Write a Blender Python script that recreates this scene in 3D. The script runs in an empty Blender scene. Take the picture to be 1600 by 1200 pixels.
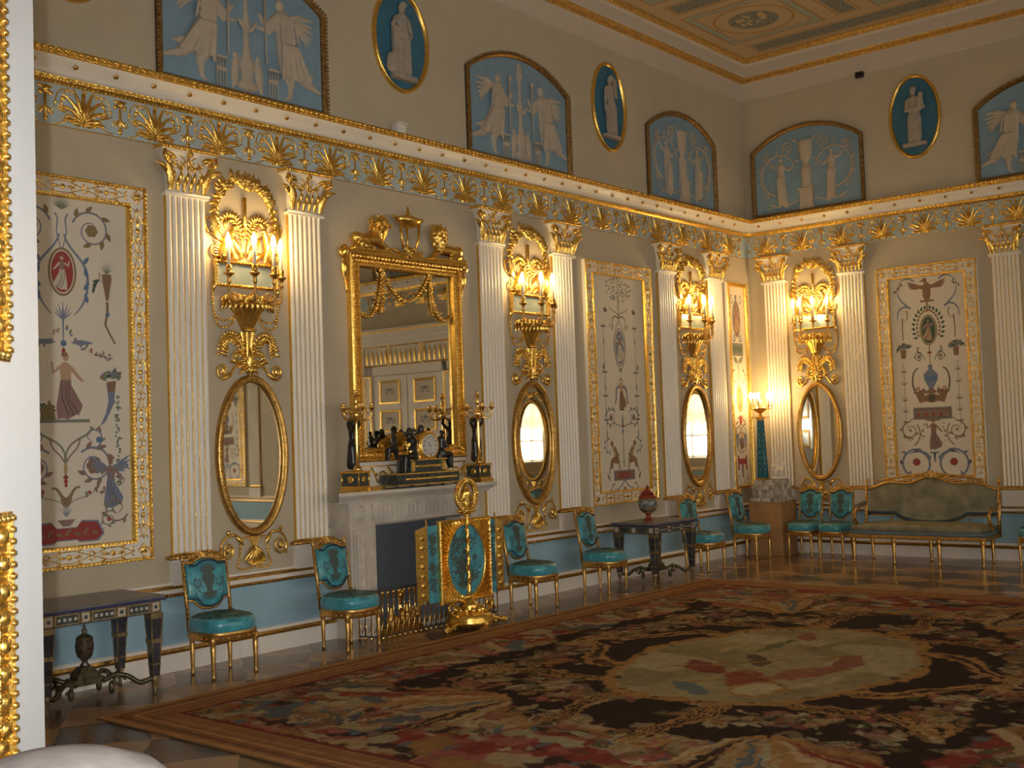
import bpy, math, random
import numpy as np
from math import pi, sin, cos, radians

random.seed(7)
SC = bpy.context.scene
COL = SC.collection

# ------------------------------------------------------------------ camera
RW = 1600.0
CAM = np.array([-14.8768, -7.9631, 1.75])
FPX, YAW, PIT, ROL = 1798.92, 0.69798, 0.044965, -0.035158
fwd = np.array([cos(YAW) * cos(PIT), sin(YAW) * cos(PIT), sin(PIT)])
rgt = np.array([sin(YAW), -cos(YAW), 0.0])
upv = np.cross(rgt, fwd)
r2 = cos(ROL) * rgt + sin(ROL) * upv
u2 = -sin(ROL) * rgt + cos(ROL) * upv
cd = bpy.data.cameras.new('camera')
cd.sensor_width = 36.0
cd.lens = 36.0 * FPX / RW
cd.clip_start = 0.05
cam = bpy.data.objects.new('camera', cd)
COL.objects.link(cam)
from mathutils import Matrix, Vector
cam.matrix_world = Matrix(((r2[0], u2[0], -fwd[0], CAM[0]), (r2[1], u2[1], -fwd[1], CAM[1]),
                           (r2[2], u2[2], -fwd[2], CAM[2]), (0, 0, 0, 1)))
SC.camera = cam

# ------------------------------------------------------------------ world, lights, exposure
w = bpy.data.worlds.new('world')
SC.world = w
w.use_nodes = True
w.node_tree.nodes['Background'].inputs[0].default_value = (1.0, 0.95, 0.87, 1)
w.node_tree.nodes['Background'].inputs[1].default_value = 0.25
SC.view_settings.view_transform = 'Standard'
SC.view_settings.look = 'None'
SC.view_settings.exposure = 0.0
SC.view_settings.gamma = 1.0
SC.view_settings.use_curve_mapping = False
WINDOW_STRENGTH = 11.0
FLASH_POWER = 760.0
BULB_STRENGTH = 190.0
# the flash of the camera that took the picture: a small lamp just left of the lens
fl = bpy.data.lights.new('camera_flash', 'SPOT')
fl.energy = FLASH_POWER
fl.color = (1.0, 0.985, 0.93)
fl.shadow_soft_size = 0.012
fl.spot_size = radians(75)
fl.spot_blend = 0.9
flo = bpy.data.objects.new('camera_flash', fl)
COL.objects.link(flo)
flo.matrix_world = cam.matrix_world.copy()
flo.location = Vector(CAM - 0.045 * r2 + 0.03 * u2)


# ------------------------------------------------------------------ materials
MATS = {}


def mat(name, col, rough=0.5, metal=0.0, var=0.0, vscale=8.0, bump=0.0, bscale=60.0, emis=0.0, spec=0.5, sheen=0.0):
    m = bpy.data.materials.new(name)
    m.use_nodes = True
    nt = m.node_tree
    b = nt.nodes['Principled BSDF']
    b.inputs['Base Color'].default_value = (*col, 1)
    b.inputs['Roughness'].default_value = rough
    b.inputs['Metallic'].default_value = metal
    b.inputs['Specular IOR Level'].default_value = spec
    if sheen:
        b.inputs['Sheen Weight'].default_value = sheen
    if emis:
        b.inputs['Emission Color'].default_value = (*col, 1)
        b.inputs['Emission Strength'].default_value = emis
    if var or bump:
        tc = nt.nodes.new('ShaderNodeTexCoord')
    if var:
        n = nt.nodes.new('ShaderNodeTexNoise')
        n.inputs['Scale'].default_value = vscale
        n.inputs['Detail'].default_value = 4
        nt.links.new(tc.outputs['Object'], n.inputs['Vector'])
        r = nt.nodes.new('ShaderNodeValToRGB')
        r.color_ramp.elements[0].position = 0.3
        r.color_ramp.elements[1].position = 0.7
        r.color_ramp.elements[0].color = (*[c * (1 - var) for c in col], 1)
        r.color_ramp.elements[1].color = (*[min(1, c * (1 + var)) for c in col], 1)
        nt.links.new(n.outputs['Fac'], r.inputs['Fac'])
        nt.links.new(r.outputs['Color'], b.inputs['Base Color'])
    if bump:
        n2 = nt.nodes.new('ShaderNodeTexNoise')
        n2.inputs['Scale'].default_value = bscale
        n2.inputs['Detail'].default_value = 2
        nt.links.new(tc.outputs['Object'], n2.inputs['Vector'])
        bp = nt.nodes.new('ShaderNodeBump')
        bp.inputs['Strength'].default_value = bump
        bp.inputs['Distance'].default_value = 0.01
        nt.links.new(n2.outputs['Fac'], bp.inputs['Height'])
        nt.links.new(bp.outputs['Normal'], b.inputs['Normal'])
    MATS[name] = m
    return m


WALL = mat('wall_paint', (0.50, 0.443, 0.338), 0.75, var=0.04, vscale=3, bump=0.05, bscale=40)
WHITE = mat('white_paint', (0.78, 0.755, 0.71), 0.35, var=0.02)
GOLD = mat('gilding', (0.88, 0.56, 0.14), 0.26, 0.93, var=0.2, vscale=30, bump=0.25, bscale=70)
OLDGOLD = mat('dull_gilding', (0.56, 0.34, 0.10), 0.33, 0.92, var=0.3, vscale=25, bump=0.2)
TRIMG = mat('tarnished_table_mounts', (0.26, 0.19, 0.09), 0.42, 0.6, var=0.4, vscale=40)
DARKGOLD = mat('dark_bronze_gilding', (0.33, 0.20, 0.07), 0.4, 0.85, var=0.4, vscale=25, bump=0.2)
BRASS = mat('polished_brass', (0.85, 0.58, 0.20), 0.18, 1.0, var=0.1, vscale=20)
BLUE = mat('dado_blue_paint', (0.30, 0.49, 0.62), 0.6, var=0.05, vscale=5)
FBLUE = mat('frieze_blue_paint', (0.42, 0.52, 0.58), 0.6, var=0.04)
LBLUE = mat('lunette_blue_paint', (0.205, 0.325, 0.43), 0.6, var=0.07, vscale=5)
DBLUE = mat('medallion_blue_paint', (0.035, 0.15, 0.25), 0.55, var=0.12, vscale=6)
STUCCO = mat('stucco_relief', (0.47, 0.41, 0.33), 0.7, var=0.08, vscale=12)
GRIS = mat('grisaille_stone', (0.36, 0.32, 0.27), 0.7, var=0.15, vscale=12)
MIRROR = mat('mirror_glass', (0.80, 0.76, 0.66), 0.015, 1.0)
MARBLE = mat('pale_marble', (0.58, 0.535, 0.48), 0.4, var=0.14, vscale=9, bump=0.12, bscale=50)
WMARB = mat('white_marble', (0.66, 0.62, 0.56), 0.35, var=0.08, vscale=12)
BRECCIA = mat('veined_marble', (0.36, 0.33, 0.30), 0.3, var=0.55, vscale=11)
HEARTH = mat('firebox_board', (0.13, 0.155, 0.19), 0.8, var=0.05)
SATIN = mat('turquoise_satin', (0.055, 0.31, 0.40), 0.28, var=0.35, vscale=17, bump=0.25, bscale=22, sheen=0.3)
MOTIF = mat('woven_motif', (0.065, 0.10, 0.095), 0.5)
BROCADE = mat('brocade_seat_top', (0.06, 0.16, 0.165), 0.4, var=0.65, vscale=26, bump=0.2)
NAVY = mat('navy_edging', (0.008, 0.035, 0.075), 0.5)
OLIVE = mat('worn_blue_green_damask', (0.20, 0.19, 0.13), 0.6, var=0.3, vscale=7, bump=0.1, bscale=30)
BRONZE = mat('black_bronze', (0.012, 0.013, 0.015), 0.3, 0.0, spec=0.6)
DGREEN = mat('dark_green_stone', (0.045, 0.06, 0.055), 0.25, var=0.4, vscale=20)
TABLETOP = mat('slate_blue_table_top', (0.13, 0.125, 0.135), 0.28, var=0.2, vscale=12)
TFRAME = mat('dark_glass_leg', (0.05, 0.05, 0.065), 0.18, var=0.5, vscale=24)
COBALT = mat('cobalt_edge', (0.03, 0.035, 0.14), 0.25)
CHINA = mat('white_porcelain_plaque', (0.5, 0.46, 0.42), 0.3, var=0.2, vscale=40)
REDCH = mat('red_porcelain', (0.23, 0.035, 0.02), 0.16)
OBEL = mat('blue_glass_obelisk', (0.012, 0.13, 0.20), 0.08, var=0.25, vscale=20)
WOODBOX = mat('light_wood_box', (0.40, 0.22, 0.09), 0.5, var=0.15, vscale=6)
PALE = mat('pale_plush', (0.21, 0.185, 0.18), 0.9, var=0.12, vscale=40, spec=0.1)
DOORW = mat('door_white_paint', (0.66, 0.69, 0.73), 0.4)
BLACK = mat('black_plastic', (0.01, 0.01, 0.012), 0.4)
CANDLE = mat('candle_sleeve', (0.75, 0.70, 0.62), 0.4)
BULB = mat('lit_bulb', (1.0, 0.66, 0.26), 0.4, emis=BULB_STRENGTH)
GLOBE = mat('lit_globe', (1.0, 0.66, 0.26), 0.4, emis=BULB_STRENGTH * 0.6)
DAY = mat('daylight_pane', (1.0, 0.93, 0.82), 0.4, emis=WINDOW_STRENGTH)
BLIND = mat('white_blind', (0.75, 0.74, 0.68), 0.7)
CREAM = mat('ceiling_cream', (0.48, 0.37, 0.23), 0.7, var=0.03)
CWHITE = mat('ceiling_white', (0.58, 0.52, 0.44), 0.7)
TEAL = mat('ceiling_teal_band', (0.32, 0.37, 0.34), 0.7)
SLATE = mat('ceiling_grey_ornament', (0.20, 0.21, 0.19), 0.7, var=0.5, vscale=30)
OCHRE = mat('ceiling_ochre_line', (0.36, 0.20, 0.06), 0.6)
ASH = mat('dark_hearth_iron', (0.03, 0.03, 0.03), 0.5)
PANEL = mat('painted_panel_ground', (0.66, 0.615, 0.53), 0.6, var=0.03, vscale=3)
P_SLATE = mat('paint_slate_blue', (0.17, 0.20, 0.29), 0.7)
P_GREY = mat('paint_grey_green', (0.20, 0.21, 0.17), 0.7)
P_BROWN = mat('paint_brown', (0.24, 0.14, 0.085), 0.7)
P_RED = mat('paint_red', (0.30, 0.045, 0.045), 0.7)
P_MAUVE = mat('paint_mauve', (0.25, 0.15, 0.14), 0.7)
P_FLESH = mat('paint_flesh', (0.45, 0.29, 0.19), 0.7)
P_OLIVE = mat('paint_olive', (0.22, 0.17, 0.08), 0.7)
P_CREAM = mat('paint_cream', (0.55, 0.50, 0.42), 0.7)
P_BLUE = mat('paint_blue', (0.10, 0.17, 0.32), 0.7)
P_GREEN = mat('paint_dark_green', (0.05, 0.10, 0.08), 0.7)
P_GOLD = mat('paint_gold_ochre', (0.40, 0.28, 0.11), 0.6)
P_DARK = mat('paint_dark_grey', (0.09, 0.08, 0.075), 0.7)
PAINTS = [PANEL, P_SLATE, P_GREY, P_BROWN, P_RED, P_MAUVE, P_FLESH, P_OLIVE, P_CREAM, P_BLUE, P_GREEN, P_GOLD, P_DARK]
SL, GY, BR, RD, MV, FL, OL, CR, BU, GN, GO, DK = range(1, 13)


# ------------------------------------------------------------------ mesh accumulator
class G:
    def __init__(s):
        s.V, s.F, s.M, s.S, s.n = [], [], [], [], 0

    def add(s, V, F, m=0, smooth=False):
        V = np.asarray(V, float).reshape(-1, 3)
        s.V.append(V)
        for f in F:
            s.F.append([i + s.n for i in f])
        s.M += [m] * len(F)
        s.S += [smooth] * len(F)
        s.n += len(V)
        return s

    def merge(s, o, T=None, m=None):
        if not o.V:
            return s
        V = np.concatenate(o.V)
        if T is not None:
            V = T(V)
        s.V.append(V)
        k = s.n
        s.F += [[i + k for i in f] for f in o.F]
        s.M += o.M if m is None else [m] * len(o.F)
        s.S += o.S
        s.n += len(V)
        return s

    def mesh(s, name, shift=None):
        V = np.concatenate(s.V) if s.V else np.zeros((0, 3))
        if shift is not None:
            V = V + np.asarray(shift)
        me = bpy.data.meshes.new(name)
        me.vertices.add(len(V))
        me.vertices.foreach_set('co', V.astype(np.float32).ravel())
        tot = np.array([len(f) for f in s.F], np.int32)
        st = np.concatenate([[0], np.cumsum(tot)[:-1]]).astype(np.int32) if len(tot) else tot
        flat = np.fromiter((i for f in s.F for i in f), np.int32, int(tot.sum()))
        me.loops.add(len(flat))
        me.loops.foreach_set('vertex_index', flat)
        me.polygons.add(len(tot))
        me.polygons.foreach_set('loop_start', st)
        me.polygons.foreach_set('loop_total', tot)
        me.polygons.foreach_set('material_index', np.array(s.M, np.int32))
        me.polygons.foreach_set('use_smooth', np.array(s.S, bool))
        me.update(calc_edges=True)
        return me

    # ---- solids
    def box(s, x0, x1, y0, y1, z0, z1, m=0):
        V = [(x, y, z) for z in (z0, z1) for y in (y0, y1) for x in (x0, x1)]
        F = [(0, 2, 3, 1), (4, 5, 7, 6), (0, 1, 5, 4), (2, 6, 7, 3), (0, 4, 6, 2), (1, 3, 7, 5)]
        return s.add(V, F, m)

    def cbox(s, cx, cy, cz, sx, sy, sz, m=0):
        return s.box(cx - sx / 2, cx + sx / 2, cy - sy / 2, cy + sy / 2, cz - sz / 2, cz + sz / 2, m)

    def frustum(s, cx, cy, z0, z1, a0, b0, a1, b1, m=0):
        V = [(cx + sx * a, cy + sy * b, z) for z, a, b in ((z0, a0, b0), (z1, a1, b1)) for sx, sy in ((-1, -1), (1, -1), (1, 1), (-1, 1))]
        F = [(3, 2, 1, 0), (4, 5, 6, 7)] + [(i, (i + 1) % 4, 4 + (i + 1) % 4, 4 + i) for i in range(4)]
        return s.add(V, F, m)

    def tube(s, P, r, seg=6, m=0, flat=1.0, smooth=True):
        P = np.asarray(P, float)
        n = len(P)
        r = np.full(n, float(r)) if np.isscalar(r) else np.asarray(r, float)
        T = np.gradient(P, axis=0)
        T /= np.linalg.norm(T, axis=1, keepdims=True) + 1e-12
        N = np.zeros_like(P)
        a = np.array([0, 1.0, 0]) if abs(T[0][1]) < 0.9 else np.array([1.0, 0, 0])
        N[0] = a - T[0] * a.dot(T[0])
        N[0] /= np.linalg.norm(N[0])
        for i in range(1, n):
            v = N[i - 1] - T[i] * N[i - 1].dot(T[i])
            N[i] = v / (np.linalg.norm(v) + 1e-12)
        Bn = np.cross(T, N)
        th = np.arange(seg) * 2 * pi / seg
        V = P[:, None, :] + r[:, None, None] * (flat * np.cos(th)[None, :, None] * N[:, None, :] + np.sin(th)[None, :, None] * Bn[:, None, :])
        F = [(i * seg + j, i * seg + (j + 1) % seg, (i + 1) * seg + (j + 1) % seg, (i + 1) * seg + j) for i in range(n - 1) for j in range(seg)]
        F += [tuple(range(seg - 1, -1, -1)), tuple((n - 1) * seg + j for j in range(seg))]
        return s.add(V.reshape(-1, 3), F, m, smooth)

    def lathe(s, prof, seg=16, c=(0, 0, 0), m=0, sx=1, sy=1, smooth=True, a0=0, a1=2 * pi, lobes=0, la=0.0):
        full = abs(a1 - a0 - 2 * pi) < 1e-6
        k = seg if full else seg + 1
        th = a0 + (a1 - a0) * np.arange(k) / seg
        rad = 1 + la * np.cos(lobes * th)
        V = [(c[0] + r * sx * cos(t) * q, c[1] + r * sy * sin(t) * q, c[2] + z) for r, z in prof for t, q in zip(th, rad)]
        F = []
        for i in range(len(prof) - 1):
            for j in range(seg):
                j2 = (j + 1) % k
                F.append((i * k + j, i * k + j2, (i + 1) * k + j2, (i + 1) * k + j))
        if full:
            if prof[0][0] > 1e-4:
                F.append(tuple(range(k - 1, -1, -1)))
            if prof[-1][0] > 1e-4:
                F.append(tuple((len(prof) - 1) * k + j for j in range(k)))
        return s.add(V, F, m, smooth)

    def ell(s, c, r, seg=8, rings=5, m=0, axis=None, smooth=True):
        if np.isscalar(r):
            r = (r, r, r)
        V = [(0, 0, -1)]
        for i in range(1, rings):
            ph = -pi / 2 + pi * i / rings
            for j in range(seg):
                V.append((cos(ph) * cos(2 * pi * j / seg), cos(ph) * sin(2 * pi * j / seg), sin(ph)))
        V.append((0, 0, 1))
        V = np.array(V) * np.array(r)
        if axis is not None:
            z = np.array(axis, float)
            z /= np.linalg.norm(z)
            a = np.array([0, 1.0, 0]) if abs(z[1]) < 0.9 else np.array([1.0, 0, 0])
            x = np.cross(a, z)
            x /= np.linalg.norm(x)
            y = np.cross(z, x)
            V = V[:, :1] * x + V[:, 1:2] * y + V[:, 2:] * z
        V = V + np.array(c)
        F = [(0, 1 + (j + 1) % seg, 1 + j) for j in range(seg)]
        for i in range(rings - 2):
            for j in range(seg):
                a = 1 + i * seg
                F.append((a + j, a + (j + 1) % seg, a + seg + (j + 1) % seg, a + seg + j))
        t = len(V) - 1
        a = 1 + (rings - 2) * seg
        F += [(a + j, a + (j + 1) % seg, t) for j in range(seg)]
        return s.add(V, F, m, smooth)

    def cap(s, p0, p1, r0, r1, seg=10):
        """tapered capsule"""
        p0, p1 = np.array(p0, float), np.array(p1, float)
        d = p1 - p0
        L = np.linalg.norm(d) + 1e-9
        d /= L
        P, R = [], []
        for a in (-85, -60, -30, 0):
            P.append(p0 + d * r0 * sin(radians(a)))
            R.append(r0 * cos(radians(a)))
        for a in (0, 30, 60, 85):
            P.append(p1 + d * r1 * sin(radians(a)))
            R.append(r1 * cos(radians(a)))
        return s.tube(P, R, seg)

    def ext(s, pts, y0, y1, m=0, m_side=None):
        """extrude a polygon drawn in x,z between y0 (front) and y1 (back)"""
        n = len(pts)
        V = [(x, y0, z) for x, z in pts] + [(x, y1, z) for x, z in pts]
        s.add(V, [tuple(range(n)), tuple(range(2 * n - 1, n - 1, -1))], m)
        s.add(V, [(i, n + i, n + (i + 1) % n, (i + 1) % n) for i in range(n)], m if m_side is None else m_side)
        return s

    def slab(s, pts, z0, z1, m=0, smooth=False):
        """extrude a polygon drawn in x,y upwards"""
        n = len(pts)
        V = [(x, y, z0) for x, y in pts] + [(x, y, z1) for x, y in pts]
        s.add(V, [tuple(range(n - 1, -1, -1)), tuple(range(n, 2 * n))], m)
        return s.add(V, [(i, (i + 1) % n, n + (i + 1) % n, n + i) for i in range(n)], m, smooth)

    def frame(s, path, prof, m=0, closed=True, smooth=False):
        """sweep a profile [(outward offset, distance from wall)] round a counter-clockwise path in x,z"""
        P = np.asarray(path, float)
        n = len(P)
        if closed:
            d1 = P - np.roll(P, 1, 0)
            d2 = np.roll(P, -1, 0) - P
        else:
            d2 = np.vstack([P[1:] - P[:-1], P[-1:] - P[-2:-1]])
            d1 = np.vstack([P[1:2] - P[:1], P[1:] - P[:-1]])
        d1 /= np.linalg.norm(d1, axis=1, keepdims=True)
        d2 /= np.linalg.norm(d2, axis=1, keepdims=True)
        n1 = np.stack([d1[:, 1], -d1[:, 0]], 1)
        n2 = np.stack([d2[:, 1], -d2[:, 0]], 1)
        mt = n1 + n2
        mt /= (np.sum(mt * n1, 1) + 1e-9)[:, None]
        V = []
        for o, d in prof:
            Q = P + mt * o
            V += [(x, -d, z) for x, z in Q]
        F = []
        k = len(prof)
        for i in range(k - 1):
            for j in range(n if closed else n - 1):
                j2 = (j + 1) % n
                F.append((i * n + j, i * n + j2, (i + 1) * n + j2, (i + 1) * n + j))
        return s.add(V, F, m, smooth)

    def beads(s, path, step, r, d, closed=True, m=0, seg=6, rings=4):
        """a row of half-sunk beads along a path in x,z at distance d from the wall; r = (along, across, out)"""
        P = np.asarray(path, float)
        if closed:
            P = np.vstack([P, P[:1]])
        L = np.linalg.norm(np.diff(P, axis=0), axis=1)
        c = np.concatenate([[0], np.cumsum(L)])
        n = max(2, int(c[-1] / step))
        q = (np.arange(n) + 0.5) * c[-1] / n
        X = np.interp(q, c, P[:, 0])
        Z = np.interp(q, c, P[:, 1])
        idx = np.clip(np.searchsorted(c, q) - 1, 0, len(L) - 1)
        D = np.diff(P, axis=0)[idx]
        proto = G().ell((0, 0, 0), 1.0, seg, rings)
        V0 = proto.V[0]
        for x, z, dd in zip(X, Z, D):
            t = dd / np.linalg.norm(dd)
            V = np.stack([x + V0[:, 0] * r[0] * t[0] - V0[:, 2] * r[1] * t[1], -d + V0[:, 1] * r[2], z + V0[:, 0] * r[0] * t[1] + V0[:, 2] * r[1] * t[0]], 1)
            s.add(V, proto.F, m, True)
        return s

    # ---- carved relief, drawn in x,z on a surface at distance d from the wall
    def vine(s, pts, r0, r1=None, d=0.0, m=0, seg=5, flat=0.8, bulge=0.0):
        P = np.asarray(pts, float)
        r1 = r0 if r1 is None else r1
        t = np.linspace(0, 1, len(P))
        r = r0 + (r1 - r0) * t
        y = -d - bulge * np.sin(pi * t)
        return s.tube(np.stack([P[:, 0], y, P[:, 1]], 1), r, seg, m, flat)

    def leaf(s, p, ang, L, W, d=0.0, curl=0.0, rise=0.03, m=0, lobes=3, n=9, droop=0.0):
        """raised acanthus leaf from p, direction ang (radians), curling sideways by curl"""
        V, F = [], []
        x, z = p
        a = ang
        st = L / (n - 1)
        for i in range(n):
            t = i / (n - 1)
            wv = W * (sin(pi * min(1, 0.12 + 0.88 * t)) ** 0.7) * (1 - 0.35 * abs(sin(pi * lobes * t))) * (1 - 0.25 * t)
            if i == n - 1:
                wv = W * 0.08
            h = rise * sin(pi * (0.15 + 0.75 * t)) + droop * t * t
            nx, nz = -sin(a), cos(a)
            V += [(x + nx * wv, -d - 0.002 - h * 0.2 - droop * t * t, z + nz * wv), (x + nx * wv * .5, -d - h * .8, z + nz * wv * .5), (x, -d - h * 0.75, z),
                  (x - nx * wv * .5, -d - h * .8, z - nz * wv * .5), (x - nx * wv, -d - 0.002 - h * 0.2 - droop * t * t, z - nz * wv)]
            x += cos(a) * st
            z += sin(a) * st
            a += curl / (n - 1)
        for i in range(n - 1):
            for j in range(4):
                F.append((i * 5 + j, i * 5 + j + 1, (i + 1) * 5 + j + 1, (i + 1) * 5 + j))
        return s.add(V, F, m, True)

    def rosette(s, p, r, d=0.0, petals=6, h=0.02, m=0):
        V, F = [(p[0], -d - h * 0.9, p[1])], []
        k = petals * 3
        for rr, hh in ((0.22, 1.2), (0.36, 0.5), (0.7, 1.0), (1.0, 0.1)):
            for j in range(k):
                t = 2 * pi * j / k
                q = rr * (1 - (0.22 if (j % 3 == 0 and rr > .5) else 0))
                V.append((p[0] + r * q * cos(t), -d - h * hh, p[1] + r * q * sin(t)))
        for j in range(k):
            F.append((0, 1 + j, 1 + (j + 1) % k))
            for i in range(3):
                a = 1 + i * k
                F.append((a + j, a + k + j, a + k + (j + 1) % k, a + (j + 1) % k))
        return s.add(V, F, m, True)


def bez(p0, p1, p2, p3, n=14):
    t = np.linspace(0, 1, n)[:, None]
    p0, p1, p2, p3 = map(np.array, (p0, p1, p2, p3))
    return (1 - t) ** 3 * p0 + 3 * t * (1 - t) ** 2 * p1 + 3 * t * t * (1 - t) * p2 + t ** 3 * p3


def spiral(c, r0, r1, a0, turns, n=22):
    t = np.linspace(0, 1, n)
    r = r0 + (r1 - r0) * t
    a = a0 + turns * 2 * pi * t
    return np.stack([c[0] + r * np.cos(a), c[1] + r * np.sin(a)], 1)


def oval(cx, cz, rx, rz, n=48):
    t = np.arange(n) * 2 * pi / n
    return np.stack([cx + rx * np.cos(t), cz + rz * np.sin(t)], 1)


def rect(x0, x1, z0, z1):
    return np.array([(x0, z0), (x1, z0), (x1, z1), (x0, z1)], float)


def mir(P):
    P = np.array(P, float)
    P[:, 0] *= -1
    return P


# ------------------------------------------------------------------ objects
def obj(name, g, mats, parent=None, z0=0.0, bevel=0.0):
    me = g if isinstance(g, bpy.types.Mesh) else g.mesh(name, (0, 0, -z0))
    if not isinstance(mats, (list, tuple)):
        mats = [mats]
    if not me.materials:
        for m in mats:
            me.materials.append(m)
    o = bpy.data.objects.new(name, me)
    COL.objects.link(o)
    if parent is not None:
        o.parent = parent
    if bevel:
        b = o.modifiers.new('bevel', 'BEVEL')
        b.width = bevel
        b.segments = 2
        b.limit_method = 'ANGLE'
    return o


def tag(o, label, cat, group=None):
    o['label'] = label
    o['category'] = cat
    if group:
        o['group'] = group
    return o


def thing(name, label, cat, loc=(0, 0, 0), rz=0.0, group=None, sx=1.0):
    o = bpy.data.objects.new(name, None)
    o.empty_display_size = 0.1
    COL.objects.link(o)
    o.location = loc
    o.rotation_euler = (0, 0, rz)
    o.scale = (sx, 1, 1)
    return tag(o, label, cat, group)


def struct(name, g, mats, parent=None):
    o = obj(name, g, mats, parent)
    if parent is None:
        o['kind'] = 'structure'
    return o


def dup(root, loc, rz, label, sx=1.0, group=None):
    r = root.copy()
    COL.objects.link(r)
    r.location = loc
    r.rotation_euler = (0, 0, rz)
    r.scale = (sx, 1, 1)
    r['label'] = label
    if group:
        r['group'] = group
    for ch in list(root.children):
        c = ch.copy()
        COL.objects.link(c)
        c.parent = r
        for gch in ch.children:
            d = gch.copy()
            COL.objects.link(d)
            d.parent = c
    return r


def wl(side, s, z=0.0):
    """location and z-rotation for something on the left ('A', s = x) or right ('B', s = -y) wall"""
    return ((s, 0, z), 0.0) if side == 'A' else ((0, -s, z), -pi / 2)


def fuse(g, voxel, flat=1.0, smooth=3):
    """union overlapping blobs into one continuous surface"""
    me = g.mesh('tmp')
    o = bpy.data.objects.new('tmp', me)
    COL.objects.link(o)
    md = o.modifiers.new('r', 'REMESH')
    md.mode = 'VOXEL'
    md.voxel_size = voxel
    md.use_smooth_shade = True
    sm = o.modifiers.new('s', 'SMOOTH')
    sm.iterations = smooth
    sm.factor = 0.4
    dg = bpy.context.evaluated_depsgraph_get()
    ev = o.evaluated_get(dg)
    m2 = ev.to_mesh()
    V = np.zeros(len(m2.vertices) * 3)
    m2.vertices.foreach_get('co', V)
    V = V.reshape(-1, 3)
    F = [tuple(p.vertices) for p in m2.polygons]
    ev.to_mesh_clear()
    bpy.data.objects.remove(o)
    bpy.data.meshes.remove(me)
    V[:, 1] *= flat
    return G().add(V, F, 0, True)


def moved(g, dx=0, dy=0, dz=0, s=1.0, fx=False, rot=0.0):
    out = G()

    def T(V):
        V = V.copy() * s
        if fx:
            V[:, 0] *= -1
        if rot:
            c, q = cos(rot), sin(rot)
            V = np.stack([V[:, 0] * c - V[:, 1] * q, V[:, 0] * q + V[:, 1] * c, V[:, 2]], 1)
        return V + np.array([dx, dy, dz])
    out.merge(g, T)
    if fx:
        out.F = [f[::-1] for f in out.F]
    return out


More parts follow.
